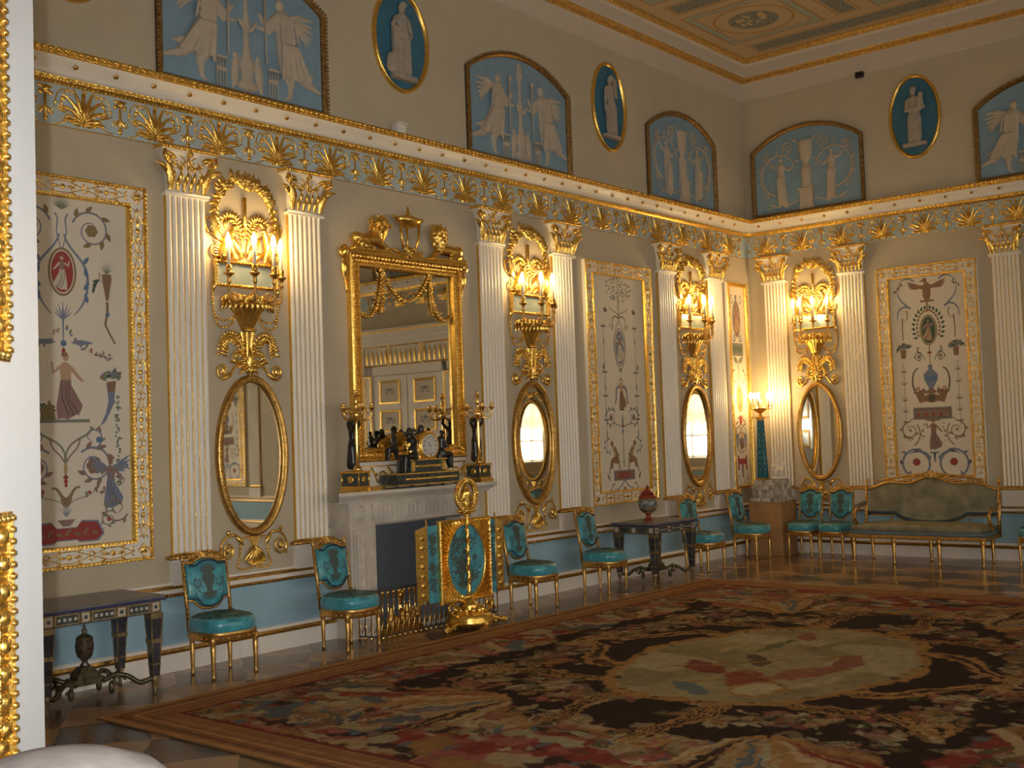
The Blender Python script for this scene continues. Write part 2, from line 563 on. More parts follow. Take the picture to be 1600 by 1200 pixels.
# ------------------------------------------------------------------ flat painting helper
class Paint:
    """flat shapes drawn in x,z; every new shape lies a hair above the last one"""

    def __init__(s, surf=None, step=0.00012):
        s.g, s.step, s.surf, s.boxes = G(), step, surf, []

    def _add(s, V2, F, m):
        V2 = np.asarray(V2, float)
        lo, hi = V2.min(0), V2.max(0)
        k = 0
        for l2, h2, k2 in s.boxes:                     # lie above everything already painted here
            if k2 > k and lo[0] < h2[0] and hi[0] > l2[0] and lo[1] < h2[1] and hi[1] > l2[1]:
                k = k2
        k += 1
        s.boxes.append((lo, hi, k))
        base = np.zeros(len(V2)) if s.surf is None else np.array([s.surf(a, b) for a, b in V2])
        y = -(base + s.step * k)
        s.g.add(np.stack([V2[:, 0], y, V2[:, 1]], 1), F, m)

    def poly(s, pts, m):
        s._add(pts, [tuple(range(len(pts)))], m)

    def ell(s, cx, cz, rx, rz, m, n=20):
        s.poly(oval(cx, cz, rx, rz, n), m)

    def ring(s, cx, cz, rx, rz, wd, m, n=32):
        a, b = oval(cx, cz, rx, rz, n), oval(cx, cz, rx - wd, rz - wd, n)
        s._add(np.vstack([a, b]), [(i, (i + 1) % n, n + (i + 1) % n, n + i) for i in range(n)], m)

    def stroke(s, pts, w0, w1, m):
        P = np.asarray(pts, float)
        n = len(P)
        T = np.gradient(P, axis=0)
        T /= np.linalg.norm(T, axis=1, keepdims=True) + 1e-9
        N = np.stack([-T[:, 1], T[:, 0]], 1)
        wd = (np.linspace(w0, w1, n) * .6)[:, None]
        s._add(np.vstack([P + N * wd, P - N * wd]), [(i, i + 1, n + i + 1, n + i) for i in range(n - 1)], m)

    def leaf(s, x, z, a, L, W, m):
        t = np.linspace(0, 1, 7)
        h = W * np.sin(pi * t) ** .8 * (1.2 - .6 * t)
        up = [(x + cos(a) * L * q - sin(a) * v, z + sin(a) * L * q + cos(a) * v) for q, v in zip(t, h)]
        dn = [(x + cos(a) * L * q + sin(a) * v, z + sin(a) * L * q - cos(a) * v) for q, v in zip(t, h)]
        s.poly(up + dn[::-1][1:-1], m)

    def scroll(s, cx, cz, r, a0, turns, m, wd=0.016, leaves=6, lm=None, centre=None, cr=0.3):
        P = spiral((cx, cz), r, r * 0.35, a0, turns, 26)
        s.stroke(P, wd, wd * .5, m)
        sg = 1 if turns > 0 else -1
        for i in range(leaves):
            j = 1 + int(i * 16 / max(1, leaves))
            d = P[j + 1] - P[j]
            a = math.atan2(d[1], d[0]) - sg * 0.7
            s.leaf(P[j][0], P[j][1], a, r * .5, r * .13, m if lm is None else lm)
        if centre is not None:
            for q in range(6):
                s.ell(cx + r * cr * .6 * cos(q * pi / 3), cz + r * cr * .6 * sin(q * pi / 3), r * cr * .5, r * cr * .5, centre, 8)
            s.ell(cx, cz, r * cr * .4, r * cr * .4, OL, 8)

    def palm(s, x, z, L, m, n=7, spread=1.5, a0=pi / 2):
        for i in range(n):
            s.leaf(x, z, a0 + spread * (i / (n - 1) - .5), L * (1 - .35 * abs(2 * i / (n - 1) - 1)), L * .034, m)

    def flowers(s, x0, z0, x1, z1, n, sag, cols, r=0.02, rnd=random):
        for i in range(n):
            t = (i + .5) / n
            x = x0 + (x1 - x0) * t + rnd.uniform(-r, r)
            z = z0 + (z1 - z0) * t - sag * 4 * t * (1 - t) + rnd.uniform(-r, r)
            if rnd.random() < .5:
                s.leaf(x, z, rnd.uniform(0, 6.3), r * 2, r * .6, GY)
            s.ell(x, z, r * rnd.uniform(.4, .8), r * rnd.uniform(.4, .8), rnd.choice(cols), 7)

    def woman(s, x, z, h, robe, skin=FL, f=1, wings=None):
        """a standing draped figure, feet at (x, z)"""
        X = lambda a: x + f * a * h
        Z = lambda b: z + b * h
        if wings is not None:
            for q in (-1, 1):
                for i in range(5):
                    s.leaf(X(q * .03), Z(.78), pi / 2 - q * (1.0 + .2 * i), h * (.5 - .05 * i), h * .035, wings)
        s.poly([(X(a), Z(b)) for a, b in ((-.13, 0), (-.05, .02), (.03, .0), (.22, .1), (.26, .2), (.17, .36), (.09, .5), (.085, .62), (.1, .78), (.04, .83), (-.04, .83), (-.085, .78), (-.07, .6), (-.1, .42), (-.14, .2))][::(1 if f > 0 else -1)], robe)
        s.poly([(X(a), Z(b)) for a, b in ((-.07, .58), (.08, .58), (.1, .78), (.03, .84), (-.03, .84), (-.085, .78))][::(1 if f > 0 else -1)], skin if robe != skin else MV)
        s.ell(X(.01), Z(.92), h * .05, h * .065, skin, 10)
        s.ell(X(-.01), Z(.955), h * .05, h * .04, BR, 8)
        s.stroke([(X(.08), Z(.77)), (X(.2), Z(.62)), (X(.27), Z(.56))], h * .05, h * .03, skin)
        s.stroke([(X(-.08), Z(.77)), (X(-.18), Z(.68)), (X(-.2), Z(.84))], h * .05, h * .03, skin)
        for a0, a1 in ((.0, .12), (-.06, .04), (.04, .2)):
            s.stroke([(X(a0), Z(.55)), (X(a0 + .01), Z(.3)), (X(a1), Z(.06))], h * .008, h * .016, DK)


# ------------------------------------------------------------------ the room shell
X0, YS, ZC = -13.66, -14.0, 7.0
DOOR_Y0, DOOR_Y1, DOOR_H = -8.25, -5.50, 4.1
WIN_A = [(-12.9, -11.2), (-10.0, -8.3), (-6.6, -4.9), (-3.2, -1.5)]     # windows in the south wall (x ranges)
WIN_W = (-9.95, -8.40)                                                   # window in the west wall (y range)
WZ0, WZ1 = 0.95, 4.0

struct('floor', G().box(-22, .3, -14.3, .3, -.1, 0), None)
struct('wall_left', G().box(X0 - .4, .3, 0, .3, 0, ZC + .1), WALL)
struct('wall_right', G().box(0, .3, -14.3, 0, 0, ZC + .1), WALL)
g = G()
xs = [X0 - .4] + [v for a in WIN_A for v in a] + [0]
for i in range(0, len(xs), 2):
    g.box(xs[i], xs[i + 1], -14.3, -14, 0, ZC + .1)
for a, b in WIN_A:
    g.box(a, b, -14.3, -14, 0, WZ0)
    g.box(a, b, -14.3, -14, WZ1, ZC + .1)
struct('wall_south', g, WALL)
g = G()
g.box(X0 - .4, X0, DOOR_Y1, 0, 0, ZC + .1)
g.box(X0 - .4, X0, WIN_W[1], DOOR_Y0, 0, ZC + .1)
g.box(X0 - .4, X0, -14.3, WIN_W[0], 0, ZC + .1)
g.box(X0 - .4, X0, DOOR_Y0, DOOR_Y1, DOOR_H, ZC + .1)
g.box(X0 - .4, X0, WIN_W[0], WIN_W[1], 0, WZ0)
g.box(X0 - .4, X0, WIN_W[0], WIN_W[1], WZ1, ZC + .1)
struct('wall_west', g, WALL)
struct('ceiling', G().box(X0 - .4, .3, -14.3, .3, ZC, ZC + .12), CREAM)


def window(n, wd, loc, rz):
    """pane, sash bars, gathered white blind over the upper part; local +y faces the room"""
    root = obj('window_%d' % n, G().box(-wd / 2, wd / 2, -.22, -.20, WZ0, WZ1), DAY)
    root.location = loc
    root.rotation_euler = (0, 0, rz)
    root['kind'] = 'structure'
    f = G()
    for x in (-wd / 2 + .03, -wd / 6, wd / 6, wd / 2 - .03):
        f.box(x - .03, x + .03, -.20, -.15, WZ0, WZ1)
    for k in range(6):
        z = WZ0 + .03 + k * (WZ1 - WZ0 - .06) / 5
        f.box(-wd / 2, wd / 2, -.20, -.155, z - .025, z + .025)
    obj('window_frame', f, WHITE, root)
    b = G()
    nx, nz = 41, 50
    zt, zb = WZ1, WZ0 + 1.05
    V, F = [], []
    for j in range(nz):
        for i in range(nx):
            u, v = i / (nx - 1), j / (nz - 1)
            sc = abs(sin(pi * 6 * u))
            z = zb + (zt - zb) * v - .10 * sc * (1 - v) * 1.5
            y = -.10 + .035 * sc + .02 * sin(v * 60 + 3 * sc)
            V.append((-wd / 2 + wd * u, y, z))
    for j in range(nz - 1):
        for i in range(nx - 1):
            a = j * nx + i
            F.append((a, a + 1, a + nx + 1, a + nx))
    b.add(V, F, 0, True)
    obj('gathered_blind', b, BLIND_T, root)
    return root


BLIND_T = bpy.data.materials.new('translucent_blind')
BLIND_T.use_nodes = True
nt = BLIND_T.node_tree
nt.nodes.remove(nt.nodes['Principled BSDF'])
mx = nt.nodes.new('ShaderNodeMixShader')
df = nt.nodes.new('ShaderNodeBsdfDiffuse')
tr = nt.nodes.new('ShaderNodeBsdfTranslucent')
df.inputs[0].default_value = (.8, .79, .74, 1)
tr.inputs[0].default_value = (.5, .49, .44, 1)
mx.inputs[0].default_value = 0.4
nt.links.new(df.outputs[0], mx.inputs[1])
nt.links.new(tr.outputs[0], mx.inputs[2])
nt.links.new(mx.outputs[0], nt.nodes['Material Output'].inputs[0])
n = 1
for a, b in WIN_A:
    window(n, b - a, ((a + b) / 2, -14, 0), 0)
    n += 1
window(n, WIN_W[1] - WIN_W[0], (X0, (WIN_W[0] + WIN_W[1]) / 2, 0), -pi / 2)


def plan_sweep(g, prof, pts, m=0, closed=False, smooth=False):
    """profile [(distance from wall, z)] along wall corners (clockwise seen from above)"""
    P = np.array(pts, float)
    n = len(P)
    V = []
    for d, z in prof:
        for i in range(n):
            nrm = []
            for a, b in ((i - 1, i), (i, i + 1)):
                if not closed and (a < 0 or b >= n):
                    continue
                e = P[b % n] - P[a % n]
                e /= np.linalg.norm(e)
                nrm.append(np.array([e[1], -e[0]]))
            if len(nrm) == 2:
                mt = nrm[0] + nrm[1]
                mt /= mt.dot(nrm[0])
            else:
                mt = nrm[0]
            V.append((*(P[i] + mt * d), z))
    F = []
    for k in range(len(prof) - 1):
        for i in range(n if closed else n - 1):
            j = (i + 1) % n
            F.append((k * n + i, (k + 1) * n + i, (k + 1) * n + j, k * n + j))
    return g.add(V, F, m, smooth)


ROOM = [(X0, 0), (0, 0), (0, YS), (X0, YS)]
WALLAB = [(X0, 0), (0, 0), (0, YS)]

# entablature: blue frieze, white cyma with rosettes, two gilt bands
g = G()
plan_sweep(g, [(0, 4.165), (.02, 4.165), (.02, 4.47)], ROOM, 1, True)
plan_sweep(g, [(.035, 4.535), (.05, 4.545), (.06, 4.57), (.085, 4.60), (.125, 4.635), (.14, 4.65)], ROOM, 0, True)
plan_sweep(g, [(.16, 4.706), (.0, 4.712)], ROOM, 0, True)
struct('trim_1', g, [WHITE, FBLUE])
g = G()
plan_sweep(g, [(.02, 4.47), (.03, 4.475), (.045, 4.50), (.05, 4.53), (.035, 4.535)], ROOM, 0, True)
plan_sweep(g, [(.14, 4.65), (.155, 4.655), (.16, 4.706)], ROOM, 0, True)
plan_sweep(g, [(0, 4.165), (.022, 4.160), (.022, 4.168), (.02, 4.168)], ROOM, 0, True)


def on_b(V):
    return np.stack([V[:, 1], -V[:, 0], V[:, 2]], 1)


A_RUN, B_RUN = (-11.9, -.16), (.16, 10.5)


def rows(step, r, d, z):
    a = G().beads([(A_RUN[0], z), (A_RUN[1], z)], step, r, d, closed=False)
    b = G().beads([(B_RUN[0], z), (B_RUN[1], z)], step, r, d, closed=False)
    g.merge(a)
    g.merge(b, on_b)


rows(.058, (.024, .018, .014), .158, 4.690)
rows(.058, (.020, .010, .012), .155, 4.664)
rows(.05, (.019, .020, .014), .045, 4.510)
rows(.034, (.012, .008, .010), .028, 4.481)
struct('trim_2', g, GOLD)
g = G()
for s in np.arange(-11.75, -.2, .33):
    g.rosette((s, 0), .022, 0, 5, .02)
gg = G()
for s in np.arange(.25, 10.5, .33):
    gg.rosette((s, 0), .022, 0, 5, .02)


def tilt(V):
    # put the rosettes on the sloping cyma
    return np.stack([V[:, 0], -.098 + V[:, 1] * .8 - V[:, 2] * .65, 4.605 + V[:, 2] * .75 + V[:, 1] * .55], 1)


G2 = G()
G2.merge(g, tilt)
G2.merge(gg, lambda V: on_b(tilt(V)))
struct('trim_3', G2, OLDGOLD)

# the gilded acanthus of the frieze, one unit repeated
u = G()
zb, zt = 4.185, 4.455
# palm clump
u.vine([(0, zb), (0, zb + .25)], .013, .018, .022, seg=6)
u.ell((0, -.036, zb + .262), (.02, .016, .014), 8, 5)
for k, (a, L, c) in enumerate(((1.40, .255, -.35), (1.18, .25, -.75), (.92, .21, -.9), (.55, .15, -.7), (.15, .10, -.4))):
    u.leaf((.008, zb + .05 - .008 * k), a, L, .024, .02, c, .026, lobes=4)
    u.leaf((-.008, zb + .05 - .008 * k), pi - a, L, .024, .02, -c, .026, lobes=4)
for q in (-1, 1):
    f = (lambda P: P) if q > 0 else mir
    u.vine(f(spiral((.05, zb + .025), .03, .008, 2.6, 1.2, 14)), .006, .004, .02)
    u.rosette((q * .05, zb + .025), .012, .02, 5, .012)
    # running scroll from the palm to the little candelabrum
    u.vine(f(bez((.03, zb + .07), (.12, zb + .09), (.14, zb - .01), (.24, zb - .005), 10)), .0105, .007, .02)
    u.vine(f(bez((.10, zb + .06), (.15, zb + .1), (.2, zb + .09), (.24, zb + .13), 9)), .0085, .006, .02)
    u.vine(f(bez((.10, zb + .23), (.16, zb + .30), (.22, zb + .24), (.225, zb + .16), 10)), .009, .006, .02)
    u.vine(f(bez((.04, zb + .2), (.09, zb + .30), (.17, zb + .28), (.155, zb + .2), 10)), .0085, .007, .02)
    u.leaf((q * .20, zb + .12), pi / 2 + q * 1.9, .07, .018, .02, 0, .014)
    u.leaf((q * .15, zb + .12), pi / 2 - q * 1.3, .06, .016, .02, 0, .014)
    u.leaf((q * .19, zb + .17), pi / 2 + q * 2.6, .05, .014, .02, 0, .014)
    u.rosette((q * .165, zb + .19), .022, .02, 5, .02)
    u.rosette((q * .225, zb + .155), .016, .02, 5, .016)
    u.leaf((q * .1, zb + .075), pi / 2 - q * 2.0, .07, .014, .02, 0, .014)
    # candelabrum half at the joint
    e = q * .305
    u.vine(f(spiral((.262, zb + .075), .03, .008, .3, 1.2, 14)), .0075, .005, .02)
    u.leaf((e, zb + .11), pi / 2 + q * 2.2, .08, .02, .02, q * .8, .016)
    u.leaf((q * .12, zb + .10), pi / 2 - q * .6, .07, .016, .02, -q * .8, .014)
    u.leaf((q * .07, zb + .035), pi / 2 - q * 1.7, .12, .02, .02, q * .5, .016)
    u.rosette((e - q * .04, zb + .21), .02, .022, 5, .016)
    u.leaf((e, zb + .235), pi / 2 + q * .9, .07, .022, .022, q * .8, .014)
u.vine([(.305, zb), (.305, zb + .22)], .015, .010, .022, seg=6)
u.rosette((.305, zb + .235), .036, .024, 6, .026)
u.rosette((.305, zb + .02), .022, .02, 4, .016)
uA = G()
for k in range(-2, 18):
    s = -9.72 + .609 * k
    if -11.9 < s < -.25:
        uA.merge(u, lambda V, s=s: V + np.array([s, 0, 0]))
for k in range(14):
    s = .30 + .57 * k
    uA.merge(u, lambda V, s=s: on_b(V * np.array([.93, 1, 1]) + np.array([s, 0, 0])))
struct('trim_4', uA, GOLD)

# dado: white base, gilt fillets, blue band
g = G()
plan_sweep(g, [(.035, 0), (.035, .138), (.03, .14)], ROOM, 0, True)
plan_sweep(g, [(.03, .182), (.026, .2), (.015, .208), (.008, .21)], ROOM, 0, True)
plan_sweep(g, [(.03, .606), (.03, .638)], ROOM, 0, True)
plan_sweep(g, [(.03, .672), (.024, .69), (.0, .692)], ROOM, 0, True)
plan_sweep(g, [(.008, .21), (.008, .575)], ROOM, 1, True)
struct('baseboard_left', g, [WHITE, BLUE])
g = G()
plan_sweep(g, [(.03, .14), (.04, .145), (.045, .16), (.04, .178), (.03, .182)], ROOM, 0, True)
plan_sweep(g, [(.008, .575), (.03, .578), (.036, .59), (.03, .606)], ROOM, 0, True)
plan_sweep(g, [(.03, .638), (.042, .645), (.042, .665), (.03, .672)], ROOM, 0, True)
rows(.036, (.013, .011, .008), .033, .592)
struct('trim_5', g, OLDGOLD)

# cove and ceiling border
g = G()
plan_sweep(g, [(0, 6.46), (.03, 6.468), (.036, 6.69), (.05, 6.70)], ROOM, 0, True)
plan_sweep(g, [(.16, 6.75), (.17, 6.755), (.172, 6.9), (.19, 6.935)], ROOM, 0, True)
plan_sweep(g, [(.05, 6.70), (.075, 6.70), (.09, 6.725), (.15, 6.735), (.16, 6.75)], ROOM, 1, True)
plan_sweep(g, [(.19, 6.935), (.205, 6.94), (.235, 6.985), (.235, 7.0)], ROOM, 1, True)
struct('trim_6', g, [CWHITE, OCHRE_G := mat('dim_gilding', (.62, .38, .11), .42, .7, var=.25, vscale=30)])
g = G()
rows(.075, (.028, .018, .014), .082, 6.712)
rows(.045, (.016, .016, .012), .125, 6.735)
rows(.055, (.014, .03, .014), .215, 6.962)
struct('trim_7', g, OCHRE_G)

# painted ceiling: squares with round medallions and long ornament strips
pt = Paint(step=.0003)


def cstrip(x0, x1, z0, z1, m):
    pt.poly(rect(x0, x1, z0, z1), m)


def cframe(x0, x1, z0, z1, wd, m):
    for a in ((x0, x1, z0, z0 + wd), (x0, x1, z1 - wd, z1), (x0, x0 + wd, z0, z1), (x1 - wd, x1, z0, z1)):
        pt.poly(rect(*a), m)


CT, CS, CO, CC, CW = 0, 1, 2, 3, 4


def coffer(x0, x1, z0, z1, kind):
    cframe(x0 - .03, x1 + .03, z0 - .03, z1 + .03, .03, CO)
    cframe(x0, x1, z0, z1, .09, CT)
    cframe(x0 + .09, x1 - .09, z0 + .09, z1 - .09, .02, CO)
    cx, cz = (x0 + x1) / 2, (z0 + z1) / 2
    if kind:
        pt.ring(cx, cz, .52, .52, .035, CO, 40)
        pt.ell(cx, cz, .32, .32, CS, 32)
        rr = random.Random(3)
        for i in range(16):
            pt.ell(cx + rr.uniform(-.2, .2), cz + rr.uniform(-.2, .2), rr.uniform(.02, .07), rr.uniform(.02, .05), CC, 8)
    else:
        cframe(x0 + .25, x1 - .25, z0 + .25, z1 - .25, .025, CO)
        pt.poly(rect(x0 + .4, x1 - .4, cz - .14, cz + .14), CS)


# drawn with x = distance along wall A from the corner, z = distance from wall A
coffer(.90, 2.22, .42, 1.72, True)
coffer(2.95, 5.6, .42, 1.72, False)
coffer(6.3, 7.62, .42, 1.72, True)
coffer(8.3, 10.9, .42, 1.72, False)
coffer(.90, 2.22, 2.45, 5.2, False)
coffer(.90, 2.22, 5.95, 7.25, True)
coffer(2.95, 10.9, 2.45, 11.5, False)
for a in ((.38, .66, .55, 3.1), (.38, .66, 3.6, 7.2), (2.44, 2.72, .5, 1.66), (5.8, 6.1, .5, 1.66), (7.8, 8.1, .5, 1.66), (.95, 2.2, 1.98, 2.2)):
    cframe(a[0] - .05, a[1] + .05, a[2] - .05, a[3] + .05, .025, CO)
    pt.poly(rect(*a), CS)
V = [np.stack([-v[:, 0], -v[:, 2], ZC + v[:, 1]], 1) for v in pt.g.V]
pt.g.V = V
struct('trim_8', pt.g, [TEAL, SLATE, OCHRE, CREAM, CWHITE])
# ------------------------------------------------------------------ floor
FLOORM = bpy.data.materials.new('marquetry_parquet')
FLOORM.use_nodes = True
nt = FLOORM.node_tree
bs = nt.nodes['Principled BSDF']
tc = nt.nodes.new('ShaderNodeTexCoord')
mp = nt.nodes.new('ShaderNodeMapping')
mp.inputs['Rotation'].default_value = (0, 0, radians(38))
nt.links.new(tc.outputs['Object'], mp.inputs['Vector'])
nz = nt.nodes.new('ShaderNodeTexNoise')
nz.inputs['Scale'].default_value = 0.9
nt.links.new(mp.outputs['Vector'], nz.inputs['Vector'])
va = nt.nodes.new('ShaderNodeMixRGB')
va.blend_type = 'ADD'
va.inputs[0].default_value = 0.45
nt.links.new(mp.outputs['Vector'], va.inputs[1])
nt.links.new(nz.outputs['Color'], va.inputs[2])
ck = nt.nodes.new('ShaderNodeTexChecker')
ck.inputs['Scale'].default_value = 1.9
ck.inputs['Color1'].default_value = (0.46, 0.27, 0.13, 1)
ck.inputs['Color2'].default_value = (0.075, 0.045, 0.03, 1)
nt.links.new(va.outputs[0], ck.inputs['Vector'])
mp2 = nt.nodes.new('ShaderNodeMapping')
mp2.inputs['Rotation'].default_value = (0, 0, radians(52))
nt.links.new(va.outputs[0], mp2.inputs['Vector'])
vo = nt.nodes.new('ShaderNodeTexWave')
vo.wave_type = 'RINGS'
vo.inputs['Scale'].default_value = 0.42
vo.inputs['Distortion'].default_value = 1.5
vo.inputs['Detail'].default_value = 0.0
nt.links.new(mp2.outputs['Vector'], vo.inputs['Vector'])
rp = nt.nodes.new('ShaderNodeValToRGB')
rp.color_ramp.interpolation = 'CONSTANT'
rp.color_ramp.elements[0].color = (0.15, 0.085, 0.05, 1)
rp.color_ramp.elements[1].color = (0.46, 0.28, 0.14, 1)
rp.color_ramp.elements[1].position = 0.5
nt.links.new(vo.outputs['Color'], rp.inputs['Fac'])
m1 = nt.nodes.new('ShaderNodeMixRGB')
m1.inputs[0].default_value = 0.35
nt.links.new(ck.outputs['Color'], m1.inputs[1])
nt.links.new(rp.outputs['Color'], m1.inputs[2])
gr = nt.nodes.new('ShaderNodeTexNoise')
gr.inputs['Scale'].default_value = 9
gr.inputs['Detail'].default_value = 5
m2_ = nt.nodes.new('ShaderNodeMapping')
m2_.inputs['Scale'].default_value = (1, 9, 1)
nt.links.new(va.outputs[0], m2_.inputs['Vector'])
nt.links.new(m2_.outputs['Vector'], gr.inputs['Vector'])
mg = nt.nodes.new('ShaderNodeMixRGB')
mg.blend_type = 'MULTIPLY'
mg.inputs[0].default_value = 0.6
nt.links.new(m1.outputs[0], mg.inputs[1])
nt.links.new(gr.outputs['Color'], mg.inputs[2])
gm = nt.nodes.new('ShaderNodeMixRGB')
gm.blend_type = 'ADD'
gm.inputs[0].default_value = 0.2
nt.links.new(mg.outputs[0], gm.inputs[1])
nt.links.new(m1.outputs[0], gm.inputs[2])
nt.links.new(gm.outputs[0], bs.inputs['Base Color'])
bs.inputs['Roughness'].default_value = 0.2
bs.inputs['Specular IOR Level'].default_value = 0.5
bpy.data.objects['floor'].data.materials[0] = FLOORM


# ------------------------------------------------------------------ carpet
def make_carpet():
    LX, LY = 7.72, 5.75
    nx, ny = 620, 462
    xs = np.linspace(-LX / 2, LX / 2, nx)
    ys = np.linspace(-LY / 2, LY / 2, ny)
    X, Y = np.meshgrid(xs, ys)
    rng = np.random.default_rng(5)

    def noise(sx, sy, seed):
        r = np.random.default_rng(seed)
        a = r.random((sy + 3, sx + 3))
        u = (X / LX + .5) * sx
        v = (Y / LY + .5) * sy
        i, j = u.astype(int), v.astype(int)
        fu, fv = u - i, v - j
        fu, fv = fu * fu * (3 - 2 * fu), fv * fv * (3 - 2 * fv)
        return (a[j, i] * (1 - fu) + a[j, i + 1] * fu) * (1 - fv) + (a[j + 1, i] * (1 - fu) + a[j + 1, i + 1] * fu) * fv
    fine = (noise(210, 160, 1) * .5 + noise(90, 70, 2) * .5)
    mid = noise(26, 20, 3)
    big = noise(9, 7, 4)
    BRN = np.array((.018, .009, .007))
    RED = np.array((.17, .028, .022))
    ROSE = np.array((.28, .09, .07))
    CRM = np.array((.34, .25, .14))
    TAN = np.array((.20, .105, .042))
    OCH = np.array((.27, .145, .05))
    BLU = np.array((.07, .10, .12))
    GRN = np.array((.10, .095, .045))
    PAL = np.array((.36, .31, .19))
    C = np.zeros((ny, nx, 3))
    C[:] = BRN

    def blend(mask, col):
        C[:] = C * (1 - mask[..., None]) + np.asarray(col) * mask[..., None]

    def sm(a, e0, e1):
        t = np.clip((a - e0) / (e1 - e0), 0, 1)
        return t * t * (3 - 2 * t)
    dx, dy = LX / 2 - np.abs(X), LY / 2 - np.abs(Y)
    d = np.minimum(dx, dy)
    wob = (mid - .5) * .5 + (fine - .5) * .16
    # red end and corner fields
    ends = sm(np.abs(X) + wob, 2.25, 2.32)
    sides = sm(np.abs(Y) + wob * .8, 1.95, 2.02)
    field = np.maximum(ends, sides)
    blend(field, RED)
    blend(field * sm(noise(20, 15, 8), .55, .65), OCH * .8)
    blend(field * sm(noise(32, 14, 9), .58, .66), CRM * .8)
    blend(field * sm(noise(40, 24, 10), .68, .74), BRN * 2)
    blend(field * sm(noise(60, 44, 12), .80, .84), BLU)
    blend(field * sm(noise(70, 50, 13), .70, .76), ROSE * .8)
    blend(field * sm(noise(80, 40, 14), .72, .78), PAL * .7)

    def stamp(px, py, r, col, al=1.0, ax=1.0, ang=0.0):
        i0, i1 = np.searchsorted(xs, (px - r * max(ax, 1), px + r * max(ax, 1)))
        j0, j1 = np.searchsorted(ys, (py - r * max(ax, 1), py + r * max(ax, 1)))
        if i1 <= i0 or j1 <= j0:
            return
        u = X[j0:j1, i0:i1] - px
        v = Y[j0:j1, i0:i1] - py
        c, s = cos(ang), sin(ang)
        q = ((u * c + v * s) / (r * ax)) ** 2 + ((-u * s + v * c) / r) ** 2
        m = (np.clip((1 - q) * 4, 0, 1) * al)[..., None]
        C[j0:j1, i0:i1] = C[j0:j1, i0:i1] * (1 - m) + np.asarray(col) * m

    def path(P, wd, col, al=1.0, taper=1.0):
        P = np.asarray(P, float)
        L = np.linalg.norm(np.diff(P, axis=0), axis=1)
        c = np.concatenate([[0], np.cumsum(L)])
        n = max(2, int(c[-1] / (wd * .35)))
        for k, q in enumerate(np.linspace(0, c[-1], n)):
            t = k / (n - 1)
            stamp(np.interp(q, c, P[:, 0]), np.interp(q, c, P[:, 1]), wd * (1 + (taper - 1) * t) / 2 + .006, col, al)

    # garlands of small flowers over the brown ground
    FC = [ROSE, CRM, PAL, OCH, ROSE * .7, TAN, GRN, GRN, CRM * .7, (.2, .12, .1)]

    def garland(P, spread, n):
        P = np.asarray(P, float)
        L = np.linalg.norm(np.diff(P, axis=0), axis=1)
        c = np.concatenate([[0], np.cumsum(L)])
        for q in rng.random(n):
            px = np.interp(q * c[-1], c, P[:, 0]) + rng.normal(0, spread)
            py = np.interp(q * c[-1], c, P[:, 1]) + rng.normal(0, spread)
            col = np.array(FC[rng.integers(len(FC))]) * rng.uniform(.55, 1.0)
            r = rng.uniform(.015, .055)
            stamp(px, py, r, col, .9, rng.uniform(1, 2.4), rng.uniform(0, 3.14))
            if r > .035:
                stamp(px, py, r * .4, np.array(FC[rng.integers(len(FC))]), .9)
    for sx in (-1, 1):
        for sy in (-1, 1):
            f = lambda P: np.array(P, float) * (sx, sy)
            garland(f(bez((.2, 1.75), (1.0, 1.35), (1.6, 1.75), (2.2, 1.2), 14)), .13, 210)
            garland(f(bez((1.6, .25), (1.9, .6), (1.7, .9), (1.2, 1.2), 14)), .1, 110)
            garland(f(bez((2.3, .3), (2.9, .8), (2.6, 1.3), (3.2, 1.8), 14)), .15, 190)
            garland(f(bez((.3, 2.2), (1.2, 2.35), (2.2, 2.2), (3.2, 2.35), 14)), .1, 230)
            # sheaves of flags and spears fanning outwards
            for k in range(9):
                a = radians(-8 + 10 * k)
                L = .75 + .25 * ((k * 7) % 4) / 3
                x0, y0 = 1.9 + .1 * cos(a), .9 + .1 * sin(a)
                col = (CRM, BRN * 1.5, CRM * .8, BLU, PAL * .8, OCH, CRM, RED, TAN)[k]
                stamp(sx * (x0 + cos(a) * L * .55), sy * (y0 + sin(a) * L * .55), .07, col, .95, L / .14, a * sx * sy)
                path(f([(x0, y0), (x0 + cos(a) * L * 1.15, y0 + sin(a) * L * 1.15)]), .016, OCH, .9)
            for k in range(6):
                a = radians(30 + 24 * k)
                stamp(sx * (.95 + cos(a) * .5), sy * (1.95 + sin(a) * .3), .055, (CRM, TAN, PAL * .8, ROSE, CRM, BLU)[k], .9, 5, a * sx * sy)
            # banded gold scrolls from the medallion
            P = bez((1.15, .62), (1.45, 1.05), (1.0, 1.25), (1.35, 1.6), 20)
            Q = bez((.75, .95), (.8, 1.3), (.25, 1.3), (.1, 1.62), 20)
            R = bez((1.5, .35), (1.9, .55), (2.1, .2), (2.45, .35), 20)
            for S in (P, Q, R):
                path(f(S), .20, OCH * 1.1, .95, .55)
                for o in (-.05, -.017, .017, .05):
                    path(f(S + np.array([o, -o])), .008, BRN * 2, .95, .7)
                e = S[-1]
                path(f(spiral(e + np.array([.0, .12]), .13, .03, -1.6, 1.2)), .06, OCH * 1.1, .95, .5)
                for k in range(7):
                    a = k * .5
                    path(f([e, e + np.array([cos(a), sin(a)]) * .22]), .02, (OCH, CRM)[k % 2] * .9, .9, .4)
    # pale central medallion with its red and blue trophies
    rr = (np.abs((X + .05) / 1.42) ** 2.3 + np.abs(Y / (.98 + .06 * np.cos(X * 4.5))) ** 2.3) ** (1 / 2.3) + (mid - .5) * .04
    blend(1 - sm(rr, 1.05, 1.07), OCH)
    blend(1 - sm(rr, .97, 1.0), np.array((.26, .215, .115)))
